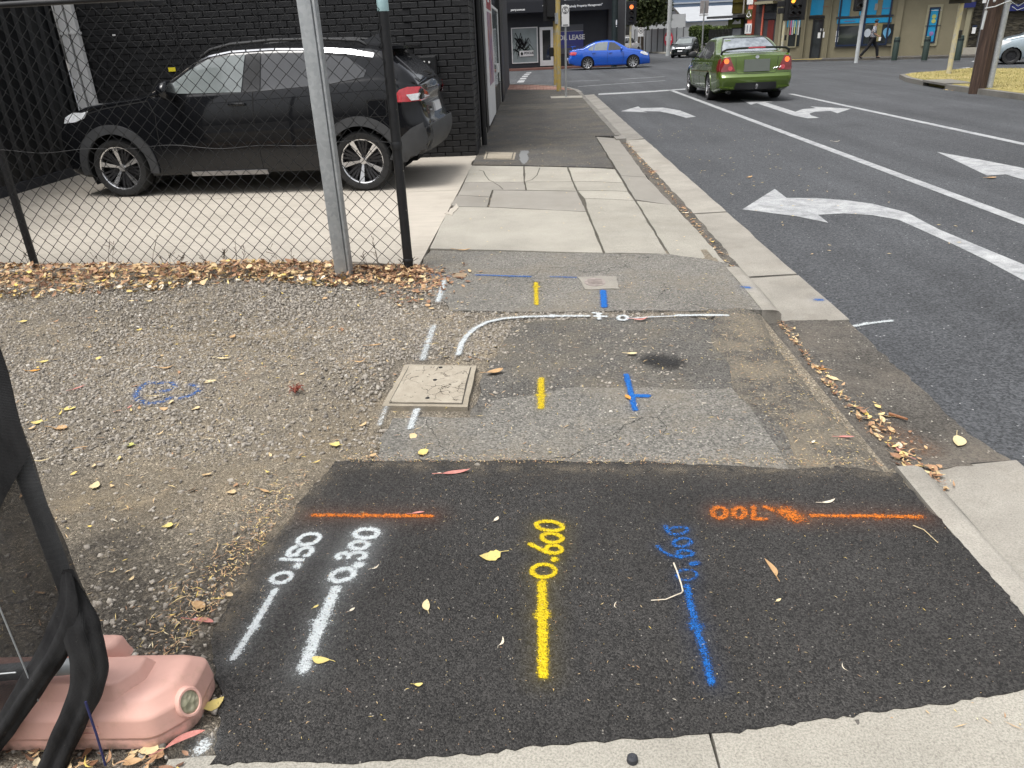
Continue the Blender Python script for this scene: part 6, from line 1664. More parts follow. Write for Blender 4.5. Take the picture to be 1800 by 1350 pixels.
mark('turn_arrow', 'white straight and right turn arrow just behind the green sedan', [(5.495, 21.347), (5.325, 19.575), (5.558, 19.928), (5.456, 16.727), (5.537, 16.085), (5.77, 16.108), (5.783, 16.652), (5.875, 16.998), (6.087, 17.307), (6.451, 17.379), (6.398, 16.836), (6.998, 17.668), (6.406, 18.554), (6.391, 18.13), (6.035, 17.969), (5.725, 17.468), (5.82, 20.118), (6.003, 20.023)], group='white turn arrows painted on the road')
mark('turn_arrow', 'white arrow head cut by the right edge of the picture', [(5.706, 11.153), (5.527, 10.138), (5.359, 9.227), (5.592, 9.257), (5.583, 7.904), (6.034, 8.067), (6.004, 9.719), (5.881, 10.398)], group='white turn arrows painted on the road')
mark('painted_island_tip', 'white painted wedge beyond the grass island', [(16.421, 31.472), (16.115, 30.114), (16.41, 30.559), (16.736, 31.587)])
mark('painted_island_tip', 'white painted bar behind the wooden power pole', [(18.922, 35.57), (19.155, 35.068), (19.717, 36.116), (19.553, 36.544)])

# ---------------------------------------------------------------- grass island with kerb and side-entry drain
isl = [(12.063, 26.879), (11.533, 25.197), (11.234, 23.446), (11.019, 21.767), (10.94, 19.935), (10.878, 17.959), (14.5, 13.0), (30, 2), (44, 14), (24, 29), (16.408, 27.445), (15.347, 28.982), (13.647, 27.893), (12.773, 27.64)]
g = N('dry_grass_soil')
g.set(base=g.ramp(g.noise(0.8, 7, 0.7), [(0.35, (0.19, 0.165, 0.05)), (0.5, (0.30, 0.25, 0.085)), (0.7, (0.36, 0.29, 0.12))]), rough=0.95, normal=g.bump(g.noise(60, 4), 0.8, 0.02)); M_grass = g.m
gi = tag(empty('grass_island'), kind='structure')
slab('soil', inset(isl, 0.16), M_grass, 0.03, 0.15, gi)
for i in range(len(isl)):
    if i in (6, 7, 8, 9): continue
    a, b = Vector(isl[i]), Vector(isl[(i + 1) % len(isl)]); d = (b - a).normalized()
    ar_ = sum(isl[k][0] * isl[(k + 1) % len(isl)][1] - isl[(k + 1) % len(isl)][0] * isl[k][1] for k in range(len(isl)))
    nn = Vector((-d.y, d.x)) * (1 if ar_ > 0 else -1)
    k = max(1, int((b - a).length / 1.6))
    for j in range(k):
        p, q = a + (b - a) * j / k + d * 0.008, a + (b - a) * (j + 1) / k
        if i == 2 and j < k / 2 + 1: continue      # the drain mouth
        slab('kerb_stone', [tuple(p), tuple(q), tuple(q + nn * 0.15), tuple(p + nn * 0.15)], M_kerbd, 0.025, 0.2, gi)
a, b = Vector(isl[2]), Vector(isl[3]); d = (b - a).normalized(); nn = Vector((-d.y, d.x)) * (1 if ar_ > 0 else -1)
slab('drain_lintel', [tuple(a - nn * .03), tuple(b - nn * .03), tuple(b + nn * 0.7), tuple(a + nn * 0.7)], M_kerbd, 0.055, 0.055, gi)
slab('drain_void', [tuple(a + nn * .2), tuple(b + nn * .2), tuple(b + nn * 0.6), tuple(a + nn * 0.6)], M_black, -0.001, 0.1, gi)
def grass_blades():
    r = np.random.default_rng(12); n = 16000
    P = np.column_stack([r.uniform(11.2, 22, n), r.uniform(17.5, 31, n)])
    P = P[inpoly(P, inset(isl, 0.17))]; n = len(P)
    h = r.uniform(0.02, 0.06, n); a = r.uniform(0, 6.28, n); w = 0.008
    dx, dy = np.cos(a) * w, np.sin(a) * w; lx, ly = r.normal(0, 0.02, n), r.normal(0, 0.02, n)
    V = np.stack([np.column_stack([P[:, 0] - dx, P[:, 1] - dy, np.full(n, 0.025)]), np.column_stack([P[:, 0] + dx, P[:, 1] + dy, np.full(n, 0.025)]), np.column_stack([P[:, 0] + lx, P[:, 1] + ly, 0.025 + h])], 1).reshape(-1, 3)
    t = np.repeat(r.random(n), 3)
    return np_mesh('grass', V, np.arange(3 * n).reshape(-1, 3), leaf_mat('straw_grass', (0.17, 0.17, 0.04), (0.45, 0.36, 0.15)), attrs={'tone': ('POINT', 'FLOAT', t)})
tag(grass_blades(), 'short dry yellow grass on the traffic island', 'grass', kind='stuff')

# ---------------------------------------------------------------- poles, signals, signs
M_ypole = N('yellow_worn_paint'); g = M_ypole
g.set(base=mixf(g, g.ramp(g.noise(9, 7, 0.7), [(0.48, 0), (0.60, 1)]), (0.50, 0.36, 0.10), (0.40, 0.36, 0.25)), rough=0.6); M_ypole = g.m
M_ypale = N('cream_worn_paint'); g = M_ypale
g.set(base=mixf(g, g.ramp(g.noise(7, 7, 0.7), [(0.48, 0), (0.60, 1)]), (0.50, 0.45, 0.28), (0.36, 0.36, 0.34)), rough=0.6); M_ypale = g.m
M_sigblk = plain('signal_black', (0.008, 0.008, 0.009), 0.5, 0.2)
M_lens = plain('dark_lens', (0.03, 0.022, 0.02), 0.15, 0.2, 20)
g = N('lit_amber'); g.set(base=(0.9, 0.35, 0.05), emit=(1.0, 0.36, 0.04), emit_s=1.5); M_amber = g.m
g = N('lit_red_orange'); g.set(base=(0.9, 0.2, 0.05), emit=(1.0, 0.22, 0.06), emit_s=1.2); M_redlit = g.m
M_steel = plain('pole_steel', (0.36, 0.37, 0.37), 0.5, 0.12, 4, metal=0.3)
M_palepole = plain('pale_grey_pole', (0.46, 0.48, 0.48), 0.55, 0.1, 4)
def pole(name, label, cat, x, y, h, r, m, z=0.0, lean=0.0, group=None):
    t = tag(empty(name, (x, y, z)), label, cat, group)
    MB().tube([(0, 0, -0.15), (0, 0, h * 0.5), (lean, 0, h)], [r, r, r * 0.92], 14).build('pole', m, t, smooth=True)
    return t
def signal(parent, x, z, lamps, facing=1, w=0.36, y=-0.12, cols=1, board=True):
    """a traffic signal head; lamps from the top, each lit material or None; facing 1 looks at the camera"""
    n = len(lamps); lh = 0.30; hgt = n * lh + 0.08
    hd = empty('signal_head', (x, y, z)); hd.parent = parent
    if facing < 0: hd.rotation_euler = (0, 0, math.pi)
    bw_ = w / 2 + (0.09 if board else 0)
    MB().bbox(-bw_ * cols, bw_ * cols, 0.0, 0.02, -0.1 if board else 0, hgt + (0.1 if board else 0), 0.009).build('backboard', M_sigblk, hd)
    MB().bbox(-0.15 * cols, 0.15 * cols, -0.1, 0.2, 0.02, hgt - 0.02, 0.02).build('housing', M_sigblk, hd)
    for i, lp in enumerate(lamps):
        cz = hgt - 0.04 - lh * (i + 0.5)
        for c_ in range(cols):
            xx = (c_ - (cols - 1) / 2) * 0.3
            mm = lp if (c_ == 0 or lp is None) else None
            if cols == 2 and i == 0 and c_ == 1: continue
            Mx = Matrix.Translation((xx, -0.1, cz)) @ Matrix.Rotation(R(90), 4, 'X')
            MB().lathe([(0.0005, 0.025), (0.06, 0.02), (0.105, 0.004), (0.108, -0.002)], 18, Mx).build('lens', mm or M_lens, hd, smooth=True)
            vs = []; fs = []
            for q in range(15):
                a = R(-10 + 200 * q / 14)
                vs += [(xx + 0.125 * math.cos(a), -0.1, cz + 0.125 * math.sin(a)), (xx + 0.12 * math.cos(a), -0.1 - 0.2 * (0.6 + 0.4 * math.sin(max(a, 0))), cz + 0.12 * math.sin(a))]
            MB().add(vs, [(2 * q, 2 * q + 2, 2 * q + 3, 2 * q + 1) for q in range(14)]).build('visor', M_sigblk, hd)
    return hd
# front yellow pole at the kerb corner and the signal pole behind it
t = pole('yellow_pole', 'tall yellow pole standing at the kerb corner in front of the other yellow pole', 'pole', *(0.878, 25.943), 6.5, 0.075, M_ypole)
MB().lathe([(0.079, 0), (0.08, 0.01), (0.08, 0.30), (0.079, 0.31)], 14, Matrix.Translation((-0.02, 0, 1.95))).build('band', M_steel, t)
t = pole('signal_pole', 'worn yellow signal pole directly behind the tall yellow pole at the corner', 'traffic light', *(0.892, 29.647), 5.0, 0.07, M_ypole, group='traffic signals round the intersection')
signal(t, -0.14, 2.2, [None, None, None], -1); 
MB().bbox(-0.22, -0.07, -0.08, 0.08, 0.95, 1.25, 0.02).build('push_button', M_sigblk, t)
# S sign
t = pole('parking_sign', 'narrow white sign with a circled S on a thin grey pole at the kerb', 'sign', *(0.989, 23.204), 2.4, 0.03, M_steel)
MB().bbox(-0.105, 0.105, -0.045, -0.032, 1.84, 2.37, 0.006).build('sign_plate', M_white, t)
MB().lathe([(0.075, 0), (0.088, 0), (0.088, 0.004), (0.075, 0.004), (0.075, 0)], 24, Matrix.Translation((0, -0.046, 2.25)) @ Matrix.Rotation(R(90), 4, 'X')).build('print_ring', M_black, t)
link('lettering', text_mesh('S', 0.17, 0.002, 'CENTER'), M_black, t, (0, -0.048, 2.19), rot=(R(90), 0, 0))
MB().box(-0.07, 0.07, -0.047, -0.0455, 1.865, 1.89).build('print', M_dgrey2, t)
# far left signal with a lit lamp, dark green pole, thin poles
t = pole('signal_pole', 'traffic signal with one orange lamp lit behind the blue sedan', 'traffic light', 5.62, 46.6, 3.2, 0.06, M_ypale, group='traffic signals round the intersection')
signal(t, 0.0, 2.12, [M_redlit, None, None], 1, 0.4)
t = pole('green_pole', 'thick dark green pole at the corner of the dark shop', 'pole', 4.72, 46.4, 8, 0.17, M_dgreen)
MB().box(0.04, 0.10, -0.185, -0.165, 2.05, 2.3).build('sticker', M_white, t); MB().box(0.05, 0.10, -0.185, -0.165, 1.95, 2.0).build('sticker', M_white, t)
hd = MB().bbox(-0.55, -0.15, -0.2, 0.1, 3.75, 4.05, 0.03).build('lamp_housing', plain('yellow_housing', (0.62, 0.52, 0.12), 0.5), t)
pole('lamp_pole', 'thin grey pole just right of the dark green pole', 'pole', 6.35, 56.0, 9, 0.07, M_palepole)
t = pole('speed_sign', 'white speed sign with 40 in a ring below the dark tree', 'sign', 9.5, 71.5, 1.95, 0.04, M_steel)
MB().bbox(-0.24, 0.24, -0.06, -0.045, 1.3, 2.0, 0.01).build('sign_plate', M_white, t)
MB().lathe([(0.17, 0), (0.21, 0), (0.21, 0.005), (0.17, 0.005), (0.17, 0)], 24, Matrix.Translation((0, -0.061, 1.75)) @ Matrix.Rotation(R(90), 4, 'X')).build('print_ring', plain('sign_ring', (0.06, 0.03, 0.03), 0.5), t)
link('lettering', text_mesh('40', 0.22, 0.003, 'CENTER', 0.004), M_black, t, (0, -0.066, 1.67), rot=(R(90), 0, 0))
pole('power_pole', 'tall grey power pole beside the round red sign', 'pole', *(10.544, 63.302), 9.5, 0.16, M_palepole, lean=0.1)
t = pole('sign_post', 'grey post carrying the back of a sign in front of the hedge', 'sign', *(11.951, 57.682), 3.4, 0.05, M_steel)
MB().bbox(-0.28, 0.3, 0.05, 0.07, 2.62, 3.43, 0.01).build('sign_plate', plain('sign_back_grey', (0.36, 0.33, 0.32), 0.6), t); MB().box(-0.30, 0.32, 0.055, 0.065, 2.48, 2.58).build('sign_plate', M_white, t)
# signals at the right
t = pole('signal_pole', 'signal on a cream yellow pole with a lit amber lamp right of the green sedan', 'traffic light', *(13.032, 42.986), 4.2, 0.075, M_ypale, lean=0.0, group='traffic signals round the intersection')
signal(t, 0.42, 1.97, [M_amber, None, None], 1, 0.36, cols=2)
MB().bbox(-0.36, -0.06, -0.12, 0.16, 2.2, 2.46, 0.02).build('side_lamp', M_sigblk, t); MB().bbox(-0.40, -0.06, -0.12, 0.16, 2.52, 2.78, 0.02).build('side_lamp', M_sigblk, t)
MB().bbox(0.06, 0.16, -0.06, 0.06, 0.95, 1.2, 0.015).build('push_button', M_sigblk, t)
t = pole('signal_pole', 'pale grey signal pole on the pavement near the walking person', 'traffic light', *(15.345, 38.929), 5.0, 0.085, M_palepole, group='traffic signals round the intersection')
signal(t, -0.30, 2.1, [None, None, None, None], 1, 0.3, board=False)
MB().lathe([(0.09, 0), (0.115, 0.02), (0.115, 0.7), (0.09, 0.72)], 14, Matrix.Translation((0, 0, 3.0))).build('collar', M_white, t)
t = pole('signal_pole', 'worn cream signal pole standing in the dry grass island', 'traffic light', *(13.312, 26.224), 4.2, 0.075, M_ypale, lean=0.0, group='traffic signals round the intersection')
signal(t, -0.12, 2.13, [None, None, None], -1, 0.5); signal(t, -0.42, 2.16, [None, None, None], -1, 0.3, board=False)
MB().bbox(0.06, 0.16, -0.06, 0.06, 1.05, 1.28, 0.015).build('push_button', M_sigblk, t)
t = pole('parking_sign', 'white sign with red lettering on a thin grey pole near the wooden pole', 'sign', *(19.289, 35.946), 2.6, 0.04, M_steel)
MB().bbox(-0.22, 0.22, -0.06, -0.045, 2.16, 2.6, 0.008).build('sign_plate', M_white, t)
MB().box(-0.18, -0.04, -0.064, -0.0605, 2.44, 2.55).box(0.01, 0.19, -0.064, -0.0605, 2.44, 2.56).build('print', M_crim, t)
# wooden power pole with a galvanised conduit
g = N('weathered_timber')
wv = g.noise(6, 7, 0.7, vec=g.scale_vec((4, 4, 0.25)))
g.set(base=g.ramp(wv, [(0.3, (0.018, 0.010, 0.007)), (0.5, (0.055, 0.032, 0.022)), (0.7, (0.11, 0.07, 0.05))]), rough=0.85, normal=g.bump(wv, 0.7, 0.02)); M_timber = g.m
t = pole('power_pole', 'thick dark brown wooden power pole on the grass island', 'pole', *(11.019, 20.176), 9, 0.185, M_timber, lean=0.05)
MB().tube([(0.24, -0.06, -0.1), (0.25, -0.06, 2.0), (0.27, -0.06, 5)], 0.075, 12).build('conduit', M_galv, t, smooth=True)
MB().tube([(-0.30, -0.16, 1.80), (-0.1, -0.22, 1.83), (0.1, -0.2, 1.9), (0.26, -0.14, 1.93), (0.36, -0.05, 1.92)], 0.012, 6).build('strap', M_palepole, t)
MB().tube([(-0.27, -0.15, 1.35), (-0.25, -0.15, 1.75)], 0.03, 8).tube([(-0.26, -0.15, 1.75), (-0.20, -0.12, 2.4), (-0.18, -0.1, 3.0)], 0.012, 6).build('cable_end', M_palepole, t)
for zz in (1.95, 2.02): MB().lathe([(0.0005, 0.03), (0.03, 0.02), (0.03, 0)], 8, Matrix.Translation((-0.12, -0.17, zz)) @ Matrix.Rotation(R(90), 4, 'X')).build('bolt', M_palepole, t)
# bollards
M_boll = plain('green_bollard', (0.018, 0.035, 0.028), 0.55, 0.15)
bl = [(17.03, 38.765), (17.829, 37.502), (18.637, 36.223)]
lb = ['dark green bollard nearest the walking person', 'dark green bollard below the blue poster window', 'dark green bollard behind the worn cream signal pole']
for i, p in enumerate(bl):
    t = tag(empty('bollard', (p[0], p[1], 0)), lb[i], 'bollard', 'green bollards along the pavement edge')
    MB().lathe([(0.13, -0.05), (0.13, 0.86), (0.12, 0.88), (0.125, 0.92), (0.10, 0.95), (0.0005, 0.955)], 12).build('post', M_boll, t, smooth=True, sharp=40)
    MB().lathe([(0.132, 0.74), (0.134, 0.75), (0.134, 0.82), (0.132, 0.83)], 12).build('collar', M_dgreen, t)

# ---------------------------------------------------------------- person walking past the shop
def person():
    # joints in metres; local +x is the walking direction
    J = dict(pelvis=(0, 0, 0.90), waist=(0.0, 0, 1.03), chest=(0.03, 0, 1.25), neck=(0.05, 0, 1.44), head0=(0.075, 0, 1.52), head=(0.085, 0, 1.62),
             hl=(0.0, 0.09, 0.87), kl=(0.24, 0.09, 0.50), al=(0.30, 0.09, 0.085), tl=(0.44, 0.09, 0.04),
             hr=(0.0, -0.09, 0.87), kr=(-0.18, -0.09, 0.50), ar=(-0.46, -0.09, 0.14), tr=(-0.36, -0.09, 0.03),
             sl=(0.03, 0.17, 1.38), el=(-0.10, 0.21, 1.13), wl=(-0.05, 0.20, 0.92), dl=(-0.02, 0.19, 0.84),
             sr=(0.03, -0.17, 1.38), er=(0.05, -0.22, 1.12), wr=(0.24, -0.20, 1.0), dr=(0.31, -0.19, 0.98))
    def skin(name, verts, edges, radii, m, parent):
        me = bpy.data.meshes.new(name)
        me.from_pydata([J[v] for v in verts], [(verts.index(a), verts.index(b)) for a, b in edges], [])
        o = bpy.data.objects.new(name, me); COL.objects.link(o)
        md = o.modifiers.new('skin', 'SKIN'); md.use_smooth_shade = True
        for i, v in enumerate(verts):
            s = me.skin_vertices[0].data[i]; rr_ = radii[v]; s.radius = rr_ if isinstance(rr_, tuple) else (rr_, rr_)
            s.use_root = i == 0
        o.modifiers.new('sub', 'SUBSURF').levels = 2
        dg = bpy.context.evaluated_depsgraph_get(); m2 = bpy.data.meshes.new_from_object(o.evaluated_get(dg))
        bpy.data.objects.remove(o)
        return link(name, m2, m, parent, smooth=True, sharp=80)
    t = tag(empty('person', (*(16.476, 40.158), 0.0), R(-24)), 'person in patterned grey shirt and black trousers walking past the shop window', 'person')
    M_skin = plain('skin', (0.30, 0.17, 0.11), 0.6); M_hair = plain('dark_hair', (0.012, 0.009, 0.008), 0.7); M_trs = plain('black_trousers', (0.008, 0.008, 0.01), 0.85)
    g = N('patterned_shirt'); vv = g.voro(28); c3 = g.n('SeparateColor'); g.put(c3.inputs[0], vv.outputs['Color'])
    g.set(base=g.ramp(c3.outputs[0], [(0.0, (0.07, 0.075, 0.09)), (0.5, (0.26, 0.27, 0.30)), (1.0, (0.5, 0.5, 0.53))]), rough=0.8); M_shirt = g.m
    body_r = dict(pelvis=(0.135, 0.10), waist=(0.12, 0.09), chest=(0.155, 0.10), neck=0.055, head0=0.07, head=(0.075, 0.095), hl=0.085, kl=0.058, al=0.04, tl=0.035, hr=0.085, kr=0.058, ar=0.04, tr=0.035,
                  sl=0.055, el=0.042, wl=0.03, dl=0.032, sr=0.055, er=0.042, wr=0.03, dr=0.032)
    skin('body', ['pelvis', 'waist', 'chest', 'neck', 'head0', 'head', 'hl', 'kl', 'al', 'tl', 'hr', 'kr', 'ar', 'tr', 'sl', 'el', 'wl', 'dl', 'sr', 'er', 'wr', 'dr'],
         [('pelvis', 'waist'), ('waist', 'chest'), ('chest', 'neck'), ('neck', 'head0'), ('head0', 'head'), ('pelvis', 'hl'), ('hl', 'kl'), ('kl', 'al'), ('al', 'tl'), ('pelvis', 'hr'), ('hr', 'kr'), ('kr', 'ar'), ('ar', 'tr'),
          ('chest', 'sl'), ('sl', 'el'), ('el', 'wl'), ('wl', 'dl'), ('chest', 'sr'), ('sr', 'er'), ('er', 'wr'), ('wr', 'dr')], body_r, M_skin, t)
    tr = {k: (tuple(q + 0.022 for q in v) if isinstance(v, tuple) else v + 0.024) for k, v in body_r.items()}
    skin('trousers', ['pelvis', 'hl', 'kl', 'al', 'hr', 'kr', 'ar'], [('pelvis', 'hl'), ('hl', 'kl'), ('kl', 'al'), ('pelvis', 'hr'), ('hr', 'kr'), ('kr', 'ar')], tr, M_trs, t)
    skin('shirt', ['waist', 'pelvis', 'chest', 'sl', 'el', 'sr', 'er'], [('pelvis', 'waist'), ('waist', 'chest'), ('chest', 'sl'), ('sl', 'el'), ('chest', 'sr'), ('sr', 'er')], {k: (tuple(q + 0.03 for q in v) if isinstance(v, tuple) else v + 0.028) for k, v in body_r.items()}, M_shirt, t)
    for nm in ('l', 'r'):
        a, b = Vector(J['a' + nm]), Vector(J['t' + nm])
        MB().tube([a + (a - b) * 0.3 + Vector((0, 0, -0.03)), a * 0.5 + b * 0.5 + Vector((0, 0, -0.005)), b], [0.045, 0.048, 0.03], 10, flat=0.8).build('shoe', M_black, t, smooth=True)
        # five short fingers on each hand
        h = Vector(J['d' + nm]); w_ = Vector(J['w' + nm]); dv = (h - w_).normalized()
        fm = MB()
        for k in range(5): fm.tube([h + Vector((0, (k - 2) * 0.012, 0)), h + dv * 0.05 + Vector((0, (k - 2) * 0.015, -0.006)), h + dv * 0.08 + Vector((0, (k - 2) * 0.015, -0.02))], [0.008, 0.007, 0.005], 5)
        fm.build('fingers', M_skin, t, smooth=True)
    bm = bmesh.new(); bmesh.ops.create_uvsphere(bm, u_segments=14, v_segments=10, radius=1.0)
    hair = MB().add([(0.07 + v.co.x * 0.105, v.co.y * 0.088, 1.645 + v.co.z * 0.098 * (1 if v.co.z > 0 else 0.6)) for v in bm.verts], [[v.index for v in f.verts] for f in bm.faces if f.calc_center_median().x < 0.45 or f.calc_center_median().z > 0.35]); bm.free()
    hair.build('hair', M_hair, t, smooth=True)
    bagm = MB().bbox(0.26, 0.36, -0.26, -0.2, 0.80, 0.96, 0.01).build('bag', M_white)
    bagm.matrix_world = t.matrix_basis.copy()
    tag(bagm, 'small white bag held in the hand of the walking person', 'bag')
person()

# ================================================================ sprayed survey marks
def spray_mat(name, c, c2):
    g = N(name)
    cov = g.attr('cover')['Fac']
    vf = g.voro(150); nz = g.noise(210, 3, 0.8); n2 = g.noise(85, 4, 0.8)
    grain = g.math('ADD', g.math('MULTIPLY', nz, 0.55), g.math('MULTIPLY', n2, 0.45))
    grain = g.ramp(grain, [(0.28, 0.0), (0.72, 1.1)])
    a = g.ramp(g.math('ADD', g.math('SUBTRACT', cov, grain), 0.5), [(0.38, 0.0), (0.62, 1.0)])
    a = g.math('MAXIMUM', a, g.math('MULTIPLY', cov, 0.24))
    k = mixf(g, g.ramp(g.noise(60, 4, 0.7), [(0.3, 0), (0.7, 1)]), c, c2)
    g.set(base=k, rough=0.65, spec=0.3, alpha=a, normal=g.bump(vf.outputs['Distance'], 0.9, 0.006))
    return g.m
S_white = spray_mat('white_spray_paint', (0.60, 0.63, 0.64), (0.48, 0.52, 0.53))
S_yellow = spray_mat('yellow_spray_paint', (0.68, 0.51, 0.008), (0.52, 0.37, 0.006))
S_blue = spray_mat('blue_spray_paint', (0.008, 0.15, 0.50), (0.006, 0.085, 0.33))
S_orange = spray_mat('orange_spray_paint', (0.66, 0.19, 0.014), (0.50, 0.12, 0.01))

def spray(parent, name, strokes, m, z, halo=0.05, hs=0.22, dens=0.9):
    """strokes [(points, width)]; coverage falls off softly from each stroke"""
    dens *= 0.84
    segs = []
    for pts, w in strokes:
        pts = [np.array(p, float) for p in pts]
        if len(pts) == 1: pts = pts * 2
        segs += [(pts[i], pts[i + 1], w / 2) for i in range(len(pts) - 1)]
    A = np.array([s[0] for s in segs]); B = np.array([s[1] for s in segs]); Wd = np.array([s[2] for s in segs])
    halo2 = halo * 1.5; lo = np.minimum(A, B).min(0) - halo2 - Wd.max(); hi = np.maximum(A, B).max(0) + halo2 + Wd.max()
    cell = max(0.004, min(0.008, Wd.min() * 0.35))
    xs = np.arange(lo[0], hi[0] + cell, cell); ys = np.arange(lo[1], hi[1] + cell, cell)
    X, Y = np.meshgrid(xs, ys); P = np.stack([X.ravel(), Y.ravel()], 1)
    cov = np.zeros(len(P)); hal = np.zeros(len(P))
    for a, b, w in zip(A, B, Wd):
        ab = b - a; t = np.clip(((P - a) @ ab) / max(ab @ ab, 1e-12), 0, 1)
        d = np.linalg.norm(P - (a + t[:, None] * ab), axis=1)
        c = np.clip((w * 1.62 - d) / (w * 1.35), 0, 1); c = c * c * (3 - 2 * c)
        cov = np.maximum(cov, c * dens)
        hal = np.maximum(hal, hs * 1.45 * np.exp(-np.maximum(d - w * 0.8, 0) / (halo * 0.42)))
    cov = np.maximum(cov, hal - 0.012)
    nx, ny = len(xs), len(ys)
    keep = cov > 0.004
    i, j = np.meshgrid(np.arange(nx - 1), np.arange(ny - 1)); a = (j * nx + i).ravel()
    F = np.stack([a, a + 1, a + 1 + nx, a + nx], 1); F = F[keep[F].any(1)]
    used = np.unique(F); mp = np.full(len(P), -1); mp[used] = np.arange(len(used))
    if callable(z): Z = np.array([z(p[0], p[1]) for p in P[used]])
    else: Z = np.full(len(used), z)
    V = np.column_stack([P[used], Z])
    return np_mesh(name, V, mp[F], m, parent, attrs={'cover': ('POINT', 'FLOAT', np.clip(cov[used], 0, 1))})
def ell(c, u, v, n=20, a0=0, a1=360):
    c, u, v = np.array(c), np.array(u), np.array(v)
    return [tuple(c + (u - c) * math.cos(R(a0 + (a1 - a0) * k / n)) + (v - c) * math.sin(R(a0 + (a1 - a0) * k / n))) for k in range(n + 1)]
def smark(label, **kw): return tag(empty('sprayed_mark', (0, 0, 0)), label, 'sprayed mark', 'spray painted survey marks')
ZF = 0.0075
# white 0.150
t = smark('white sprayed line with number 0.150 nearest the gravel edge')
spray(t, 'line', [([(-0.874, 1.911), (-0.887, 1.751), (-0.904, 1.622)], 0.030), ([(-0.888, 1.748)], 0.044)], S_white, ZF, 0.06, 0.3)
spray(t, 'digit', [(ell((-0.871, 1.974), (-0.841, 1.984), (-0.862, 1.95)), 0.024)], S_white, ZF + .0005, 0.06)
spray(t, 'digit', [([(-0.835, 2.034)], 0.044)], S_white, ZF + .0010, 0.04)
spray(t, 'digit', [([(-0.902, 2.071), (-0.825, 2.064)], 0.024)], S_white, ZF + .0015, 0.05)
spray(t, 'digit', [([(-0.871, 2.138), (-0.885, 2.122), (-0.886, 2.098), (-0.873, 2.088), (-0.853, 2.094)], 0.028), ([(-0.853, 2.096), (-0.851, 2.121), (-0.832, 2.135), (-0.811, 2.129), (-0.805, 2.107), (-0.812, 2.09), (-0.823, 2.087)], 0.024)], S_white, ZF + .002, 0.05)
spray(t, 'digit', [(ell((-0.836, 2.181), (-0.801, 2.195), (-0.824, 2.151)), 0.024)], S_white, ZF + .0025, 0.06)
# white 0.300
t = smark('white sprayed line with number 0.300 beside the 0.150 mark')
spray(t, 'line', [([(-0.675, 1.914), (-0.685, 1.756), (-0.686, 1.577)], 0.046), ([(-0.687, 1.756)], 0.068)], S_white, ZF, 0.08, 0.3)
spray(t, 'digit', [(ell((-0.669, 1.983), (-0.633, 1.996), (-0.66, 1.954)), 0.028)], S_white, ZF + .0005, 0.08, 0.3)
spray(t, 'digit', [([(-0.625, 2.032)], 0.052)], S_white, ZF + .001, 0.05)
spray(t, 'digit', [([(-0.7, 2.071), (-0.711, 2.082), (-0.704, 2.094), (-0.683, 2.099), (-0.669, 2.087), (-0.67, 2.075)], 0.024), ([(-0.671, 2.087), (-0.657, 2.099), (-0.634, 2.1), (-0.617, 2.095), (-0.614, 2.073), (-0.628, 2.064)], 0.024)], S_white, ZF + .0015, 0.07, 0.3)
spray(t, 'digit', [(ell((-0.647, 2.141), (-0.616, 2.143), (-0.642, 2.12)), 0.026)], S_white, ZF + .002, 0.07, 0.3)
spray(t, 'digit', [(ell((-0.634, 2.208), (-0.593, 2.212), (-0.626, 2.181)), 0.028)], S_white, ZF + .0025, 0.08, 0.3)
# yellow 0.600
t = smark('yellow sprayed line with number 0.600 on the fresh asphalt')
spray(t, 'line', [([(-0.008, 1.931), (-0.01, 1.781), (-0.011, 1.542)], 0.038), ([(-0.01, 1.779)], 0.062)], S_yellow, ZF, 0.07, 0.16)
spray(t, 'digit', [(ell((-0.003, 1.986), (0.035, 1.985), (-0.004, 1.953)), 0.022)], S_yellow, ZF + .0005, 0.06, 0.14)
spray(t, 'digit', [([(0.035, 2.043)], 0.034)], S_yellow, ZF + .001, 0.03)
spray(t, 'digit', [(ell((0.034, 2.098), (0.06, 2.095), (0.032, 2.076)), 0.022), ([(-0.047, 2.129), (-0.025, 2.111), (-0.002, 2.091), (0.021, 2.076)], 0.024)], S_yellow, ZF + .0015, 0.06, 0.14)
spray(t, 'digit', [(ell((0.029, 2.162), (0.064, 2.156), (0.027, 2.136)), 0.024)], S_yellow, ZF + .002, 0.06, 0.14)
spray(t, 'digit', [(ell((0.022, 2.232), (0.069, 2.223), (0.02, 2.204)), 0.024)], S_yellow, ZF + .0025, 0.07, 0.14)
# blue 0.600
t = smark('blue sprayed line with number on the fresh asphalt under the pale twig')
spray(t, 'line', [([(0.448, 1.897), (0.444, 1.824), (0.443, 1.723), (0.443, 1.596), (0.44, 1.509)], 0.031), ([(0.441, 1.721)], 0.056)], S_blue, ZF, 0.06, 0.14, 0.72)
spray(t, 'digit', [(ell((0.458, 1.953), (0.491, 1.955), (0.455, 1.927)), 0.015)], S_blue, ZF + .0005, 0.04, 0.12, 0.66)
spray(t, 'digit', [([(0.485, 2.007), (0.503, 2.011)], 0.026)], S_blue, ZF + .001, 0.03, 0.1, 0.8)
spray(t, 'digit', [(ell((0.472, 2.062), (0.498, 2.062), (0.47, 2.046)), 0.019), ([(0.388, 2.103), (0.399, 2.078), (0.422, 2.052), (0.454, 2.041)], 0.02)], S_blue, ZF + .0015, 0.04, 0.12, 0.7)
spray(t, 'digit', [(ell((0.474, 2.122), (0.504, 2.125), (0.47, 2.099)), 0.021)], S_blue, ZF + .002, 0.04, 0.12, 0.7)
spray(t, 'digit', [(ell((0.471, 2.189), (0.507, 2.192), (0.467, 2.168)), 0.019), ([(0.433, 2.216), (0.435, 2.189), (0.442, 2.172)], 0.024)], S_blue, ZF + .0025, 0.04, 0.12, 0.66)
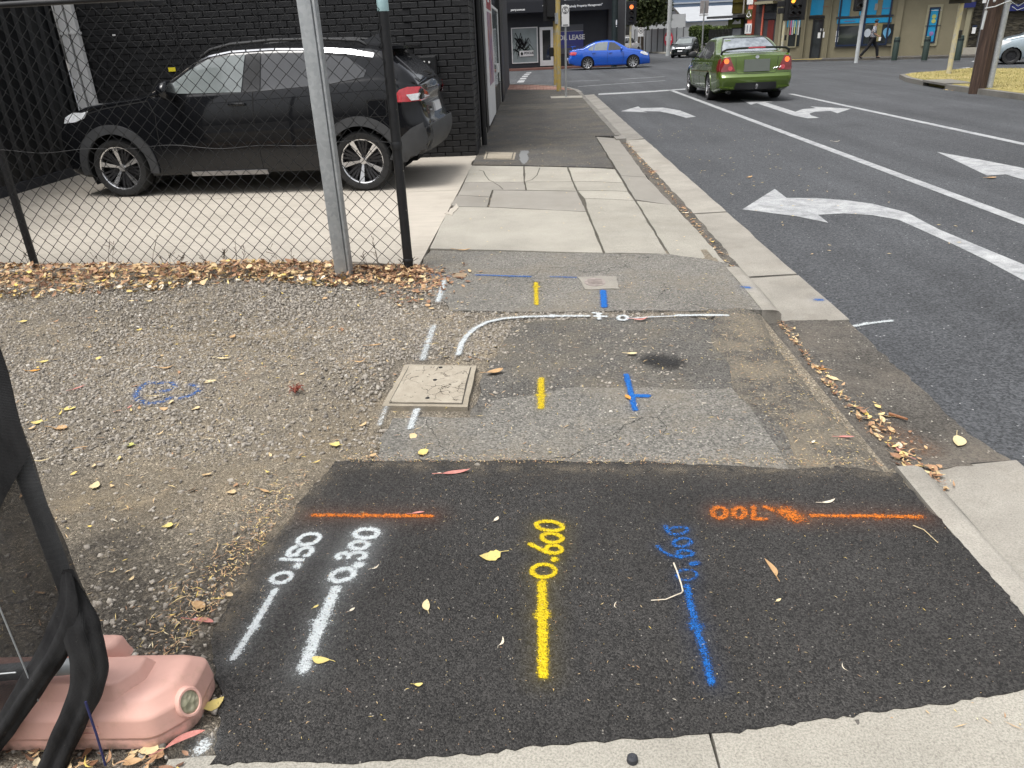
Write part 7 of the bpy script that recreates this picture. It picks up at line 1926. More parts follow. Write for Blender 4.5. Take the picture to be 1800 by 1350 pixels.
# orange
t = smark('orange sprayed line across the top of the fresh asphalt above the white numbers')
spray(t, 'line', [([(-0.861, 2.334), (-0.667, 2.324), (-0.414, 2.313)], 0.030), ([(-0.665, 2.326)], 0.046)], S_orange, ZF, 0.09, 0.2, 0.74)
t = smark('orange sprayed line with upside down number 0.700 near the kerb')
spray(t, 'line', [([(0.96, 2.267), (1.184, 2.256), (1.333, 2.245)], 0.028), ([(1.186, 2.254)], 0.044)], S_orange, ZF, 0.09, 0.22, 0.74)
spray(t, 'digit', [([(0.876, 2.293), (0.901, 2.259)], 0.088)], S_orange, ZF + .0005, 0.06, 0.2, 0.72)
spray(t, 'digit', [([(0.815, 2.322), (0.833, 2.307)], 0.034)], S_orange, ZF + .001, 0.05, 0.2, 0.7)
spray(t, 'digit', [([(0.771, 2.328), (0.762, 2.288), (0.749, 2.253), (0.794, 2.248)], 0.026)], S_orange, ZF + .0015, 0.06, 0.2, 0.72)
spray(t, 'digit', [(ell((0.71, 2.292), (0.73, 2.291), (0.7, 2.259)), 0.028)], S_orange, ZF + .002, 0.06, 0.2, 0.72)
spray(t, 'digit', [(ell((0.639, 2.293), (0.663, 2.292), (0.633, 2.259)), 0.030)], S_orange, ZF + .0025, 0.06, 0.2, 0.72)
# farther marks
ZP = 0.0045
spray_one = lambda label, strokes, m, z=ZP, halo=0.05, hs=0.14, dens=0.8: tag(spray(None, 'sprayed_mark', strokes, m, z, halo, hs, dens), label, 'sprayed mark', 'spray painted survey marks')
spray_one('yellow sprayed dash on the pale patch behind the fresh asphalt', [([(0.009, 3.523), (0.004, 3.19)], 0.045), ([(0.006, 3.327)], 0.07)], S_yellow)
spray_one('small yellow sprayed dash on the pale strip near the concrete slabs', [([(-0.006, 5.191), (-0.006, 4.711)], 0.042), ([(-0.003, 5.096)], 0.066)], S_yellow)
spray_one('blue sprayed mark with a side branch on the pale patch', [([(0.448, 3.544), (0.445, 3.301), (0.442, 3.147)], 0.036), ([(0.447, 3.294), (0.518, 3.29)], 0.045)], S_blue, dens=0.95)
spray_one('short blue sprayed dash below the small water meter cover', [([(0.453, 4.958), (0.431, 4.625)], 0.05)], S_blue, dens=1)
spray_one('long thin blue sprayed line crossing the pale strip left of the meter cover', [([(-0.452, 5.439), (-0.267, 5.396), (-0.047, 5.35)], 0.038)], S_blue, hs=0.1, dens=0.7)
spray_one('short thin blue sprayed line touching the meter cover', [([(0.107, 5.33), (0.284, 5.292)], 0.034)], S_blue, hs=0.1, dens=0.65)
spray_one('faint thin blue sprayed line at the foot of the black fence post', [([(-0.888, 5.532), (-0.615, 5.405)], 0.02)], S_blue, hs=0.08, dens=0.5)
spray_one('white sprayed dash at the left end of the pale strip', [([(-0.68, 5.333), (-0.672, 5.099), (-0.672, 4.846)], 0.05), ([(-0.673, 5.072)], 0.075)], S_white, hs=0.2)
spray_one('white sprayed dash in the gravel above the concrete pit lid', [([(-0.646, 4.358), (-0.646, 4.072), (-0.644, 3.833)], 0.05)], S_white, 0.004, hs=0.16, dens=0.72)
spray_one('short white sprayed dash below the pit lid', [([(-0.589, 3.199), (-0.595, 3.016)], 0.042)], S_white, 0.007, hs=0.16)
spray_one('broken white sprayed dab at the lower left corner of the pit lid', [([(-0.743, 3.232), (-0.744, 3.131), (-0.744, 3.057)], 0.034)], S_white, 0.007, hs=0.14, dens=0.62)
t = smark('long curved white sprayed line with upside down 0.4 across the worn asphalt')
spray(t, 'line', [([(-0.449, 3.885), (-0.446, 4.039), (-0.426, 4.165), (-0.384, 4.296), (-0.313, 4.401), (-0.215, 4.455), (-0.09, 4.475), (0.125, 4.472), (0.316, 4.455)], 0.042), ([(0.57, 4.386), (0.719, 4.404), (0.86, 4.407)], 0.02), ([(0.861, 4.417), (1.034, 4.407), (1.159, 4.391)], 0.044), ([(0.089, 4.475)], 0.07)], S_white, 0.0055, 0.06, 0.16, 0.85)
spray(t, 'digit', [([(0.352, 4.51), (0.397, 4.49)], 0.03), ([(0.358, 4.446), (0.428, 4.435)], 0.034), ([(0.384, 4.497), (0.379, 4.392)], 0.034)], S_white, 0.006, 0.04)
spray(t, 'digit', [(ell((0.525, 4.4), (0.554, 4.397), (0.52, 4.359)), 0.032)], S_white, 0.006, 0.04)
spray_one('white sprayed dash on the road just past the end of the gutter slab', [([(1.895, 4.382), (2.046, 4.439), (2.208, 4.477)], 0.04), ([(2.039, 4.44)], 0.06)], S_white, -0.0935, hs=0.18)
spray_one('blue sprayed dot on the rounded kerb stub', [([(1.405, 4.937), (1.428, 4.921)], 0.05)], S_blue, 0.0075, 0.05, 0.35, 0.75)
spray_one('blue sprayed dot on the gutter slab', [([(1.891, 4.886), (1.913, 4.884)], 0.055)], S_blue, -0.083, 0.05, 0.35, 0.7)
spray_one('white paint splash on the asphalt beside the pink fence foot', [([(-0.875, 1.311), (-0.872, 1.326)], 0.045)], S_white, 0.010, 0.05, 0.3)
spray_one('orange rust coloured spot in the gutter channel', [([(1.535, 10.158), (1.599, 10.236)], 0.12)], S_orange, -0.066, 0.05, 0.2, 0.5)
def gz(x, y): return max(verge_z(x, y), -0.006) + 0.004
spray_one('scribbled blue sprayed ring on the gravel verge', [([(-2.095, 3.623), (-2.107, 3.537), (-2.08, 3.446), (-2.032, 3.377), (-1.959, 3.333), (-1.905, 3.356), (-1.881, 3.401)], 0.046), ([(-2.091, 3.615), (-2.027, 3.597), (-1.95, 3.592), (-1.909, 3.525), (-1.931, 3.491), (-1.989, 3.488)], 0.046), ([(-1.84, 3.556), (-1.781, 3.531), (-1.764, 3.474), (-1.793, 3.409), (-1.833, 3.391)], 0.042)], S_blue, gz, 0.04, 0.1, 0.62)
# oil stain and grey smear
g = N('oil_stain'); cv = g.attr('cover')['Fac']
g.set(base=(0.012, 0.011, 0.01), rough=0.6, alpha=g.math('MULTIPLY', cv, g.ramp(g.noise(60, 4), [(0.3, 0.6), (0.6, 1.1)]))); M_oil = g.m
tag(spray(None, 'oil_stain', [([(0.624, 3.726), (0.691, 3.691)], 0.15)], M_oil, 0.005, 0.05, 0.25, 1.0), 'dark oil stain on the worn asphalt', 'stain')
g = N('rust_stain'); cv = g.attr('cover')['Fac']
g.set(base=(0.26, 0.12, 0.05), rough=0.9, alpha=g.math('MULTIPLY', cv, g.ramp(g.noise(90, 5, 0.8), [(0.42, 0.0), (0.62, 0.85)])))
tag(spray(None, 'rust_stain', [([(1.58, 3.05), (1.66, 2.88)], 0.12)], g.m, -0.084, 0.07, 0.3, 0.5), 'rusty brown stain in the worn gutter', 'stain')

# bare sandy patches on the verge
g = N('bare_sand'); cv = g.attr('cover')['Fac']
sv0 = g.voro(170); sc0 = g.n('SeparateColor'); g.put(sc0.inputs[0], sv0.outputs['Color'])
g.set(base=g.mix(1.0, mixf(g, g.ramp(g.noise(5, 6, 0.7), [(0.35, 0), (0.65, 1)]), (0.36, 0.29, 0.19), (0.27, 0.225, 0.165)), g.ramp(sc0.outputs[0], [(0, 0.72), (1, 1.2)]), 'MULTIPLY'), rough=0.95,
      alpha=g.math('MULTIPLY', cv, g.ramp(g.math('ADD', g.math('MULTIPLY', g.noise(4, 6, 0.75), 0.6), g.math('MULTIPLY', g.noise(40, 4, 0.8), 0.4)), [(0.42, 0.0), (0.56, 1.0)])), normal=g.bump(sv0.outputs['Distance'], 0.8, 0.006)); M_sand = g.m
gs = lambda x, y: max(verge_z(x, y), -0.006) + 0.0022
for lab_, st_ in (('bare tan sandy patch on the verge near the black cloth', [([(-1.851, 2.438), (-1.697, 2.472), (-1.509, 2.514)], 0.20)]), ('pale dusty patch on the verge between the far gravel and the leaf drift', [([(-2.441, 4.268), (-1.92, 4.304), (-1.357, 4.327)], 0.30), ([(-2.496, 3.899), (-2.077, 4.083)], 0.18)]), ('tan dusty patch beside the pale asphalt corner', [([(-1.132, 2.709), (-0.994, 2.923), (-0.874, 3.08)], 0.22)])):
    tag(spray(None, 'dirt_patch', st_, M_sand, gs, 0.22, 0.35, 0.85), lab_, 'dirt patch')
g = N('dark_dirt'); cv = g.attr('cover')['Fac']
sv0 = g.voro(150); sc0 = g.n('SeparateColor'); g.put(sc0.inputs[0], sv0.outputs['Color'])
g.set(base=g.ramp(sc0.outputs[0], [(0, (0.03, 0.027, 0.024)), (0.7, (0.085, 0.076, 0.065)), (1.0, (0.2, 0.18, 0.15))]), rough=0.95, normal=g.bump(sv0.outputs['Distance'], 0.9, 0.007),
      alpha=g.math('MULTIPLY', cv, g.ramp(g.math('ADD', g.math('MULTIPLY', g.noise(6, 6, 0.75), 0.6), g.math('MULTIPLY', g.noise(50, 4, 0.8), 0.4)), [(0.36, 0.0), (0.54, 0.95)])))
tag(spray(None, 'dirt_patch', [([(-1.02, 2.12), (-1.12, 1.85), (-1.08, 1.6)], 0.20), ([(-1.55, 2.15), (-1.25, 1.75)], 0.22)], g.m, gs, 0.2, 0.4, 0.8), 'dark tarry dirt between the pink fence foot and the gravel', 'dirt patch')
g = N('edge_dust'); cv = g.attr('cover')['Fac']
g.set(base=(0.25, 0.21, 0.155), rough=0.95, alpha=g.math('MULTIPLY', cv, g.ramp(g.math('ADD', g.math('MULTIPLY', g.noise(9, 6, 0.75), 0.5), g.math('MULTIPLY', g.noise(110, 4, 0.85), 0.5)), [(0.44, 0.0), (0.62, 0.8)])))
tag(spray(None, 'dust_margin', [([(-0.88, 2.70), (-0.94, 2.4), (-0.99, 2.05), (-1.0, 1.75)], 0.05), ([(-0.85, 2.71), (-0.2, 2.64), (0.5, 2.60), (1.0, 2.57), (1.36, 2.53)], 0.03)], g.m, 0.0068, 0.10, 0.35, 0.75), 'tan dust tracked over the left and back edges of the fresh asphalt', 'dust')
# ---------------------------------------------------------------- pit lids and covers
M_lid = concrete('old_lid_concrete', (0.32, 0.285, 0.225), var=0.18, speck=0.6, stain=0.5, scale=5, stain_c=(0.13, 0.10, 0.06))
g = N('lid_cracked'); 
ck = g.n('TexVoronoi', feature='DISTANCE_TO_EDGE'); wv_ = g.n('VectorMath', operation='ADD'); nz_ = g.n('TexNoise'); g.put(nz_.inputs['Vector'], g.tc); nz_.inputs['Scale'].default_value = 9; nz_.inputs['Detail'].default_value = 5
sv_ = g.n('VectorMath', operation='SCALE'); g.put(sv_.inputs[0], nz_.outputs['Color']); sv_.inputs['Scale'].default_value = 0.11
g.put(wv_.inputs[0], g.tc); g.put(wv_.inputs[1], sv_.outputs[0]); g.put(ck.inputs['Vector'], wv_.outputs[0]); ck.inputs['Scale'].default_value = 14
cm = g.math('MULTIPLY', g.math('LESS_THAN', ck.outputs['Distance'], 0.016), g.math('GREATER_THAN', g.noise(7, 3), 0.49))
kk = mixf(g, g.ramp(g.noise(12, 7, 0.7), [(0.3, 0), (0.7, 1)]), (0.29, 0.255, 0.20), (0.40, 0.36, 0.29))
kk = mixf(g, g.ramp(g.noise(5, 6, 0.7), [(0.5, 0), (0.75, 0.6)]), kk, (0.22, 0.185, 0.135))
kk = mixf(g, cm, kk, (0.07, 0.055, 0.04))
g.set(base=kk, rough=0.9, normal=g.bump(g.math('SUBTRACT', g.noise(160, 4), g.math('MULTIPLY', cm, 2.0)), 0.7, 0.005)); M_lidc = g.m
lid_p = [(-0.731, 3.751), (-0.335, 3.708), (-0.347, 3.21), (-0.765, 3.246)]
t = tag(empty('pit_cover', (-0.55, 3.48, 0)), 'cracked tan concrete pit cover set in the gravel edge', 'pit cover')
loc_p = [(x + 0.55, y - 3.48) for x, y in lid_p]
fr = MB().prism(ragged(loc_p, 0.05, 0.004, 2), -0.05, 0.008).build('frame', M_lid, t)
inn = inset(loc_p, 0.032)
MB().prism(inset(loc_p, 0.027), -0.02, 0.0095).build('frame_gap', M_bed, t)
hole = lambda x, y, r_=0.011: [(x + r_ * math.cos(a), y + r_ * math.sin(a)) for a in np.linspace(0, 6.283, 13)[:-1]]
MB().prism(ragged(inn, 0.05, 0.003, 4), -0.02, 0.0135).build('lid', M_lidc, t)
for px_ in ((-0.527, 3.683), (-0.539, 3.523), (-0.551, 3.309)):
    MB().prism(hole(px_[0] + 0.55, px_[1] - 3.48), 0.0125, 0.0150).build('lifting_hole', M_black, t)
# rectangular cover near the brick pier
cp = [(-0.743, 12.205), (-0.266, 11.979), (-0.278, 11.242), (-0.734, 11.415)]
c0 = np.mean(np.array(cp), 0)
t = tag(empty('pit_cover', (c0[0], c0[1], 0)), 'pale rectangular metal rimmed cover near the black brick pier', 'pit cover')
lp = [(x - c0[0], y - c0[1]) for x, y in cp]
MB().prism(lp, -0.02, 0.004).build('frame', M_lid, t); MB().prism(inset(lp, 0.03), -0.02, 0.006).build('frame_gap', M_bed, t); MB().prism(inset(lp, 0.045), -0.02, 0.008).build('lid', M_lid, t)
g = N('grey_patch_mortar'); g.set(base=(0.17, 0.175, 0.175), rough=0.9)
slab('mortar_patch', ragged([(-0.207, 12.186), (-0.082, 12.152), (-0.072, 11.245), (-0.134, 10.777), (-0.176, 10.998), (-0.209, 11.627)], 0.06, 0.02, 4), g.m, 0.0025, 0.02, footpath)
slab('mortar_chip', ragged([(-0.913, 7.672), (-0.862, 7.945), (-0.854, 8.182), (-0.824, 8.056), (-0.801, 7.934), (-0.822, 7.767), (-0.834, 7.578)], 0.05, 0.01, 5), M_drive, 0.006, 0.02, footpath)
# water meter cover
cp = [(0.293, 5.298), (0.576, 5.281), (0.568, 4.984), (0.331, 4.996)]; c0 = np.mean(np.array(cp), 0)
t = tag(empty('meter_cover', (c0[0], c0[1], 0)), 'small pale concrete meter cover with a round iron cap', 'meter cover')
lp = [(x - c0[0], y - c0[1]) for x, y in cp]
MB().prism(ragged(lp, 0.04, 0.012, 3), -0.02, 0.007).build('surround', M_kerb, t)
cc = (0.413, 5.153); M_iron = plain('rusty_iron', (0.24, 0.205, 0.185), 0.75, 0.25, 30)
MB().prism([(cc[0] - c0[0] + 0.075 * math.cos(a), cc[1] - c0[1] + 0.10 * math.sin(a)) for a in np.linspace(0, 6.283, 25)[:-1]], 0.0, 0.0095).build('cap', M_iron, t)
for k in range(4): MB().box(cc[0] - c0[0] - 0.05, cc[0] - c0[0] + 0.05, cc[1] - c0[1] - 0.05 + k * 0.03, cc[1] - c0[1] - 0.035 + k * 0.03, 0.009, 0.0125).build('cap_rib', M_iron, t)
tag(slab('marker_tile', ragged([(-0.625, 5.51), (-0.524, 5.492), (-0.525, 5.388), (-0.628, 5.399)], 0.04, 0.004, 6), plain('tan_tile', (0.27, 0.20, 0.13), 0.85), 0.005, 0.02), 'small tan square tile set in the pale asphalt strip', 'tile')
# scraped trench lines in the pale patch
g = N('scrape_dust'); cv = g.attr('cover')['Fac']
g.set(base=(0.42, 0.37, 0.29), rough=0.95, alpha=g.math('MULTIPLY', cv, g.ramp(g.noise(70, 5, 0.8), [(0.4, 0.0), (0.65, 0.7)])))
tag(spray(None, 'scrape_mark', [([(-0.075, 2.93), (-0.1, 2.756)], 0.02), ([(-0.114, 2.88), (-0.126, 2.757)], 0.03), ([(-0.38, 2.919), (-0.389, 2.746)], 0.015), ([(0.622, 3.057), (0.586, 2.923)], 0.02), ([(0.184, 3.08), (0.18, 2.943)], 0.02)], g.m, 0.0045, 0.03, 0.3, 0.6), 'pale scrape marks across the worn asphalt patch', 'scrape', kind='stuff')
# crack through the concrete slabs
ck_ = MB()
for pts in ([(842,299), (850,301), (853,308), (860,317), (868,320)], [(868,320.5), (880,328), (890,334)], [(948,296), (944,308), (935,316), (924,319)]):
    pass
for pts in ([(-0.74, 10.423), (-0.672, 10.312), (-0.631, 9.982), (-0.559, 9.582), (-0.496, 9.447)], [(-0.494, 9.406), (-0.415, 9.157), (-0.366, 8.924)], [(0.083, 10.424), (0.04, 9.834), (-0.026, 9.51), (-0.096, 9.403)], [(-0.918, 7.673), (-0.873, 7.804), (-0.856, 7.944)]):
    for i in range(len(pts) - 1):
        a, b = Vector(pts[i]), Vector(pts[i + 1]); d = (b - a).normalized(); nn = Vector((-d.y, d.x)) * 0.006
        ck_.add([(*(a + nn), 0.0015), (*(a - nn), 0.0015), (*(b - nn), 0.0015), (*(b + nn), 0.0015)], [(0, 1, 2, 3)])
ck_.build('slab_crack', M_bed, footpath)

# ================================================================ fallen leaves, twigs, debris
def leaf_m(name, c, c2):
    g = N(name)
    k = mixf(g, g.ramp(g.noise(45, 5, 0.7), [(0.3, 0), (0.7, 1)]), c, c2)
    k = mixf(g, g.math('GREATER_THAN', g.noise(160, 2), 0.68), k, tuple(x * 0.45 for x in c))
    g.set(base=k, rough=0.6, spec=0.3); return g.m
LC = dict(yellow=leaf_m('yellow_leaf', (0.64, 0.52, 0.16), (0.54, 0.44, 0.18)), cream=leaf_m('cream_leaf', (0.66, 0.55, 0.32), (0.56, 0.45, 0.25)), tan=leaf_m('tan_leaf', (0.50, 0.32, 0.16), (0.38, 0.24, 0.12)),
          pink=leaf_m('pink_leaf', (0.55, 0.25, 0.22), (0.44, 0.17, 0.14)), brown=leaf_m('brown_leaf', (0.28, 0.13, 0.06), (0.18, 0.08, 0.04)), pale=leaf_m('pale_leaf', (0.68, 0.62, 0.50), (0.58, 0.50, 0.38)),
          orange=leaf_m('orange_leaf', (0.60, 0.30, 0.06), (0.45, 0.22, 0.06)), green=leaf_m('green_yellow_leaf', (0.40, 0.42, 0.12), (0.50, 0.47, 0.16)))
def leaf_shape(kind, L, seed):
    """blade with a midrib fold and curl, about 40 faces, lying roughly in XY, length along X"""
    r = np.random.default_rng(seed); n = 9; V = []; F = []
    wid = {'broad': 0.36, 'gum': 0.11, 'oval': 0.24, 'strip': 0.05}[kind] * L
    bend = {'broad': 0.08, 'gum': 0.22, 'oval': 0.12, 'strip': 0.3}[kind] * r.uniform(-1, 1) * L
    c1 = r.uniform(0.05, 0.22) * L; tw = r.uniform(-0.5, 0.5); ed = r.uniform(0.0, 0.35)
    for i in range(n):
        t = i / (n - 1)
        if kind == 'broad': w = wid * (math.sin(math.pi * min(1, t ** 0.62)) ** 0.75 if 0 < t < 1 else 0.02) * (1 + 0.12 * math.sin(t * 21 + seed))
        else: w = wid * (math.sin(math.pi * t) ** 0.7 if 0 < t < 1 else 0.03)
        x = (t - 0.5) * L; y0 = bend * 4 * t * (1 - t); z0 = c1 * (2 * t - 1) ** 2 * (0.5 if t < 0.5 else 1)
        for s in (-1, -0.5, 0, 0.5, 1):
            V.append((x, y0 + s * w, z0 + abs(s) ** 1.5 * ed * w + tw * s * w * (t - 0.5)))
    for i in range(n - 1):
        for j in range(4): F.append((i * 5 + j, (i + 1) * 5 + j, (i + 1) * 5 + j + 1, i * 5 + j + 1))
    # stalk
    if kind in ('broad', 'oval', 'gum'):
        b = len(V); e = r.uniform(-0.3, 0.3)
        p = [(-0.5 * L, 0), (-0.68 * L, e * 0.15 * L), (-0.85 * L, e * 0.4 * L)]
        q = 0.012 * L + 0.0004
        zl = V[0][2]
        for (x, y), z in zip(p, (zl, zl + 0.02 * L, zl + 0.04 * L)): V += [(x, y - q, z), (x, y + q, z), (x, y, z + q * 1.5)]
        for i in range(2):
            for j in range(3): F.append((b + i * 3 + j, b + i * 3 + (j + 1) % 3, b + (i + 1) * 3 + (j + 1) % 3, b + (i + 1) * 3 + j))
    zmin = min(v[2] for v in V)
    return [(x, y, z - zmin) for x, y, z in V], F
def add_leaf(p, L, kind, col, ang, label, seed, z=0.0085, group=None):
    V, F = leaf_shape(kind, L, seed)
    o = MB().add(V, F).build('leaf', LC[col], None, (p[0], p[1], z), smooth=True, rot=(0, 0, R(ang)), sharp=80)
    return tag(o, label, 'leaf', group)
leaves = [
 ((-0.183, 2.07), .075, 'broad', 'yellow', 200, 'yellow broad leaf with a stalk left of the yellow number'),
 ((-0.366, 1.827), .05, 'oval', 'cream', 100, 'small cream leaf in the middle of the fresh asphalt'),
 ((0.729, 1.973), .085, 'gum', 'tan', 100, 'brown gum leaf lying lengthways between the blue line and the kerb'),
 ((1.05, 2.354), .06, 'gum', 'pale', 20, 'pale curled leaf above the orange number'),
 ((-0.345, 2.603), .115, 'gum', 'pink', 8, 'long pink gum leaf near the top edge of the fresh asphalt'),
 ((-0.509, 2.78), .06, 'broad', 'yellow', 250, 'yellow leaf right at the back edge of the fresh asphalt'),
 ((-0.646, 1.611), .055, 'oval', 'yellow', 170, 'yellow leaf with a stalk at the foot of the white 0.300 line'),
 ((-1.098, 1.844), .065, 'oval', 'tan', -30, 'curled tan oval leaf at the gravel edge above the pink foot'),
 ((-1.054, 1.767), .085, 'gum', 'pink', -15, 'pink gum leaf between the tan leaf and the pink foot'),
 ((-0.895, 1.453), .055, 'broad', 'yellow', 40, 'yellow ragged leaf right of the pink foot'),
 ((-0.924, 1.335), .10, 'gum', 'pink', 30, 'long pink gum leaf pressed against the base of the pink foot'),
 ((-1.009, 1.311), .05, 'broad', 'cream', 190, 'cream yellow ragged leaf in front of the pink foot'),
 ((-0.133, 1.668), .035, 'gum', 'pale', 70, 'tiny pale curved leaf left of the yellow line'),
 ((-0.172, 2.285), .03, 'oval', 'pale', 60, 'tiny pale leaf at the level of the orange lines'),
 ((-0.465, 2.331), .05, 'gum', 'pink', 8, 'thin pink leaf lying on the left orange line'),
 ((-0.718, 1.83), .02, 'oval', 'yellow', 40, 'tiny yellow leaf left of the white 0.300 line'),
 ((-0.352, 1.513), .025, 'oval', 'yellow', 0, 'tiny yellow scrap low on the fresh asphalt'),
 ((0.813, 1.556), .03, 'strip', 'pale', 100, 'short pale straw piece low right on the fresh asphalt'),
 ((0.713, 1.825), .02, 'oval', 'cream', 30, 'tiny cream scrap below the brown gum leaf'),
 ((0.22, 1.814), .03, 'strip', 'pale', 85, 'short pale straw piece between the yellow and blue lines'),
 ((1.827, 2.934), .11, 'oval', 'cream', 245, 'large cream leaf with a stalk in the worn gutter by the road edge'),
 ((1.537, 3.628), .075, 'oval', 'cream', 120, 'cream leaf in the leaf filled channel of the worn gutter'),
 ((1.519, 3.757), .07, 'oval', 'orange', 150, 'orange brown leaf just above the cream leaf in the channel'),
 ((1.295, 2.831), .07, 'gum', 'pink', -5, 'small pinkish leaf on the dirt ramp'),
 ((-0.233, 3.611), .095, 'oval', 'tan', 20, 'tan leaf with a dark stalk right of the pit cover'),
 ((-0.95, 4.051), .08, 'gum', 'tan', 10, 'tan leaf on the gravel left of the pit cover'),
 ((-0.993, 3.825), .07, 'gum', 'tan', 20, 'tan leaf on the gravel nearer the pit cover'),
 ((-1.798, 3.932), .085, 'gum', 'cream', 2, 'cream gum leaf lying level in the middle of the gravel'),
 ((-1.872, 4.271), .05, 'broad', 'tan', 80, 'small tan leaf standing out on the far gravel'),
 ((-0.91, 2.873), .05, 'broad', 'yellow', 170, 'yellow leaf on the dirt near the fresh asphalt corner'),
 ((-1.829, 2.582), .055, 'broad', 'cream', 100, 'pale yellow heart shaped leaf on bare dirt'),
 ((-1.101, 2.507), .06, 'gum', 'tan', -30, 'tan curled leaf on the dirt above the orange line'),
 ((-1.393, 2.28), .04, 'broad', 'yellow', 210, 'small yellow leaf lying on dark dirt below the bare tan patch'),
 ((-2.345, 3.305), .06, 'broad', 'yellow', 10, 'round yellow leaf near the black cloth'),
 ((-2.428, 3.163), .055, 'broad', 'yellow', 190, 'yellow leaf close to the edge of the black cloth'),
 ((-2.277, 3.097), .09, 'oval', 'tan', -12, 'large flat tan leaf near the black cloth'),
 ((-2.186, 2.812), .08, 'strip', 'cream', 25, 'long cream bark strip near the black cloth'),
 ((-2.066, 2.892), .075, 'strip', 'tan', 10, 'tan bark strip on the gravel'),
 ((-1.853, 2.913), .045, 'broad', 'green', 180, 'small greenish yellow leaf on the dark gravel'),
 ((-1.988, 3.297), .06, 'gum', 'tan', -60, 'tan leaf tip just below the blue ring'),
 ((-2.053, 3.288), .07, 'gum', 'pink', 50, 'pink gum leaf just below the blue ring'),
 ((-1.942, 3.431), .08, 'gum', 'cream', 18, 'cream gum leaf lying inside the blue ring'),
 ((-1.745, 3.593), .06, 'broad', 'cream', 30, 'cream broad leaf right of the blue ring'),
 ((-2.077, 3.805), .09, 'gum', 'tan', 12, 'tan orange leaf above the blue ring'),
 ((-2.84, 3.817), .06, 'oval', 'orange', 10, 'orange leaf on the gravel at the far left'),
 ((-2.867, 3.95), .05, 'broad', 'yellow', 20, 'small yellow leaf above the orange leaf at far left'),
 ((-2.443, 3.558), .07, 'gum', 'pink', 50, 'pink gum leaf on the gravel left of the blue ring'),
 ((-2.17, 3.276), .055, 'strip', 'pale', 60, 'white curled bark strip on the gravel'),
 ((-3.441, 4.67), .055, 'broad', 'yellow', 5, 'yellow leaf on the far gravel below the leaf drift'),
 ((0.628, 4.37), .10, 'gum', 'pink', 8, 'pink gum leaf beside the upside down white 0.4'),
 ((0.971, 3.956), .06, 'strip', 'pale', -25, 'pale bark strip right of the oil stain'),
 ((0.508, 3.815), .06, 'oval', 'cream', -8, 'cream leaf left of the oil stain'),
 ((0.422, 3.27), .05, 'oval', 'orange', 110, 'small orange leaf touching the blue branched mark'),
 ((-0.417, 2.61), .02, 'oval', 'pale', 10, 'tiny pale scrap behind the pink gum leaf'),
 ((1.599, 2.671), .09, 'gum', 'cream', -35, 'cream leaf caught at the start of the near kerb'),
 ((1.545, 2.835), .08, 'gum', 'pink', 110, 'pink leaf lying at the end of the channel by the near kerb'),
 ((1.56, 2.909), .06, 'oval', 'pale', 60, 'pale leaf in the heap at the end of the channel'),
 ((-0.567, 2.02), .03, 'gum', 'pale', 40, 'tiny pale leaf right of the white 0.300 number'),
 ((1.146, 2.794), .025, 'oval', 'pale', 45, 'tiny pale scrap on the dirt ramp'),
 ((-0.6, 1.814), .02, 'oval', 'pale', 45, 'tiny pale scrap right of the white 0.300 line'),
 ((2.695, 9.666), .10, 'oval', 'tan', 45, 'small tan leaf alone on the road beyond the turn arrow tip'),
 ((4.821, 12.575), .12, 'gum', 'pale', 5, 'pale leaf on the road left of the lane line'),
 ((5.313, 9.059), .12, 'oval', 'tan', 0, 'tan leaf below the cut arrow head on the road'),
 ((1.488, 6.231), .05, 'broad', 'pale', 30, 'pale yellow leaf in the gutter channel beside the concrete slab'),
 ((1.527, 7.648), .06, 'broad', 'pale', 10, 'pale leaf in the gutter channel at the slab corner'),
 ((-0.605, 6.168), .13, 'gum', 'tan', -3, 'long tan leaf at the back edge of the pale strip'),
]
for i, (p, L, kind, col, ang, label) in enumerate(leaves):
    zz = 0.0075
    if p[0] > 1.5: zz = -0.085 if p[0] < 1.98 else -0.0935
    elif p[0] > 1.36 and 2.62 < p[1] < 4.4: zz = -0.055
    elif p[0] < -0.8 or (p[0] < -0.3 and p[1] > 2.7): zz = 0.006
    if 'gutter channel' in label: zz = -0.068
    add_leaf(p, L, kind, col, ang, label, 100 + i, zz, 'single fallen leaves on the ground')
# twigs
def twig(pts, r, m, label, z=0.011):
    tag(MB().tube([(x, y, z + 0.006 * math.sin(i * 1.7)) for i, (x, y) in enumerate(pts)], [r * (1 - 0.5 * i / len(pts)) for i in range(len(pts))], 6).build('twig', m), label, 'twig')
twig([(0.425, 2.005), (0.427, 1.953), (0.431, 1.903), (0.431, 1.873), (0.422, 1.855), (0.405, 1.845), (0.372, 1.836), (0.326, 1.832)], 0.0028, LC['pale'], 'thin pale forked twig bent across the blue number', 0.014)
twig([(1.282, 2.191), (1.302, 2.157), (1.32, 2.093)], 0.0016, LC['cream'], 'fine straw coloured twig near the kerb below the orange line')
twig([(1.645, 3.198), (1.697, 3.126)], 0.008, LC['brown'], 'dark brown stick lying in the worn gutter', -0.078)
twig([(1.555, 3.083), (1.597, 3.16), (1.626, 3.217)], 0.003, LC['tan'], 'thin tan stick beside the dark brown stick', -0.082)
# small cone of dark plug on the near concrete
tag(MB().lathe([(0.014, 0.0), (0.013, 0.012), (0.008, 0.016), (0.0005, 0.015)], 12, Matrix.Translation((*(0.2, 1.274), 0.002))).build('anchor_cap', M_dgrey, smooth=True), 'small dark cap set in the near concrete slab', 'cap')

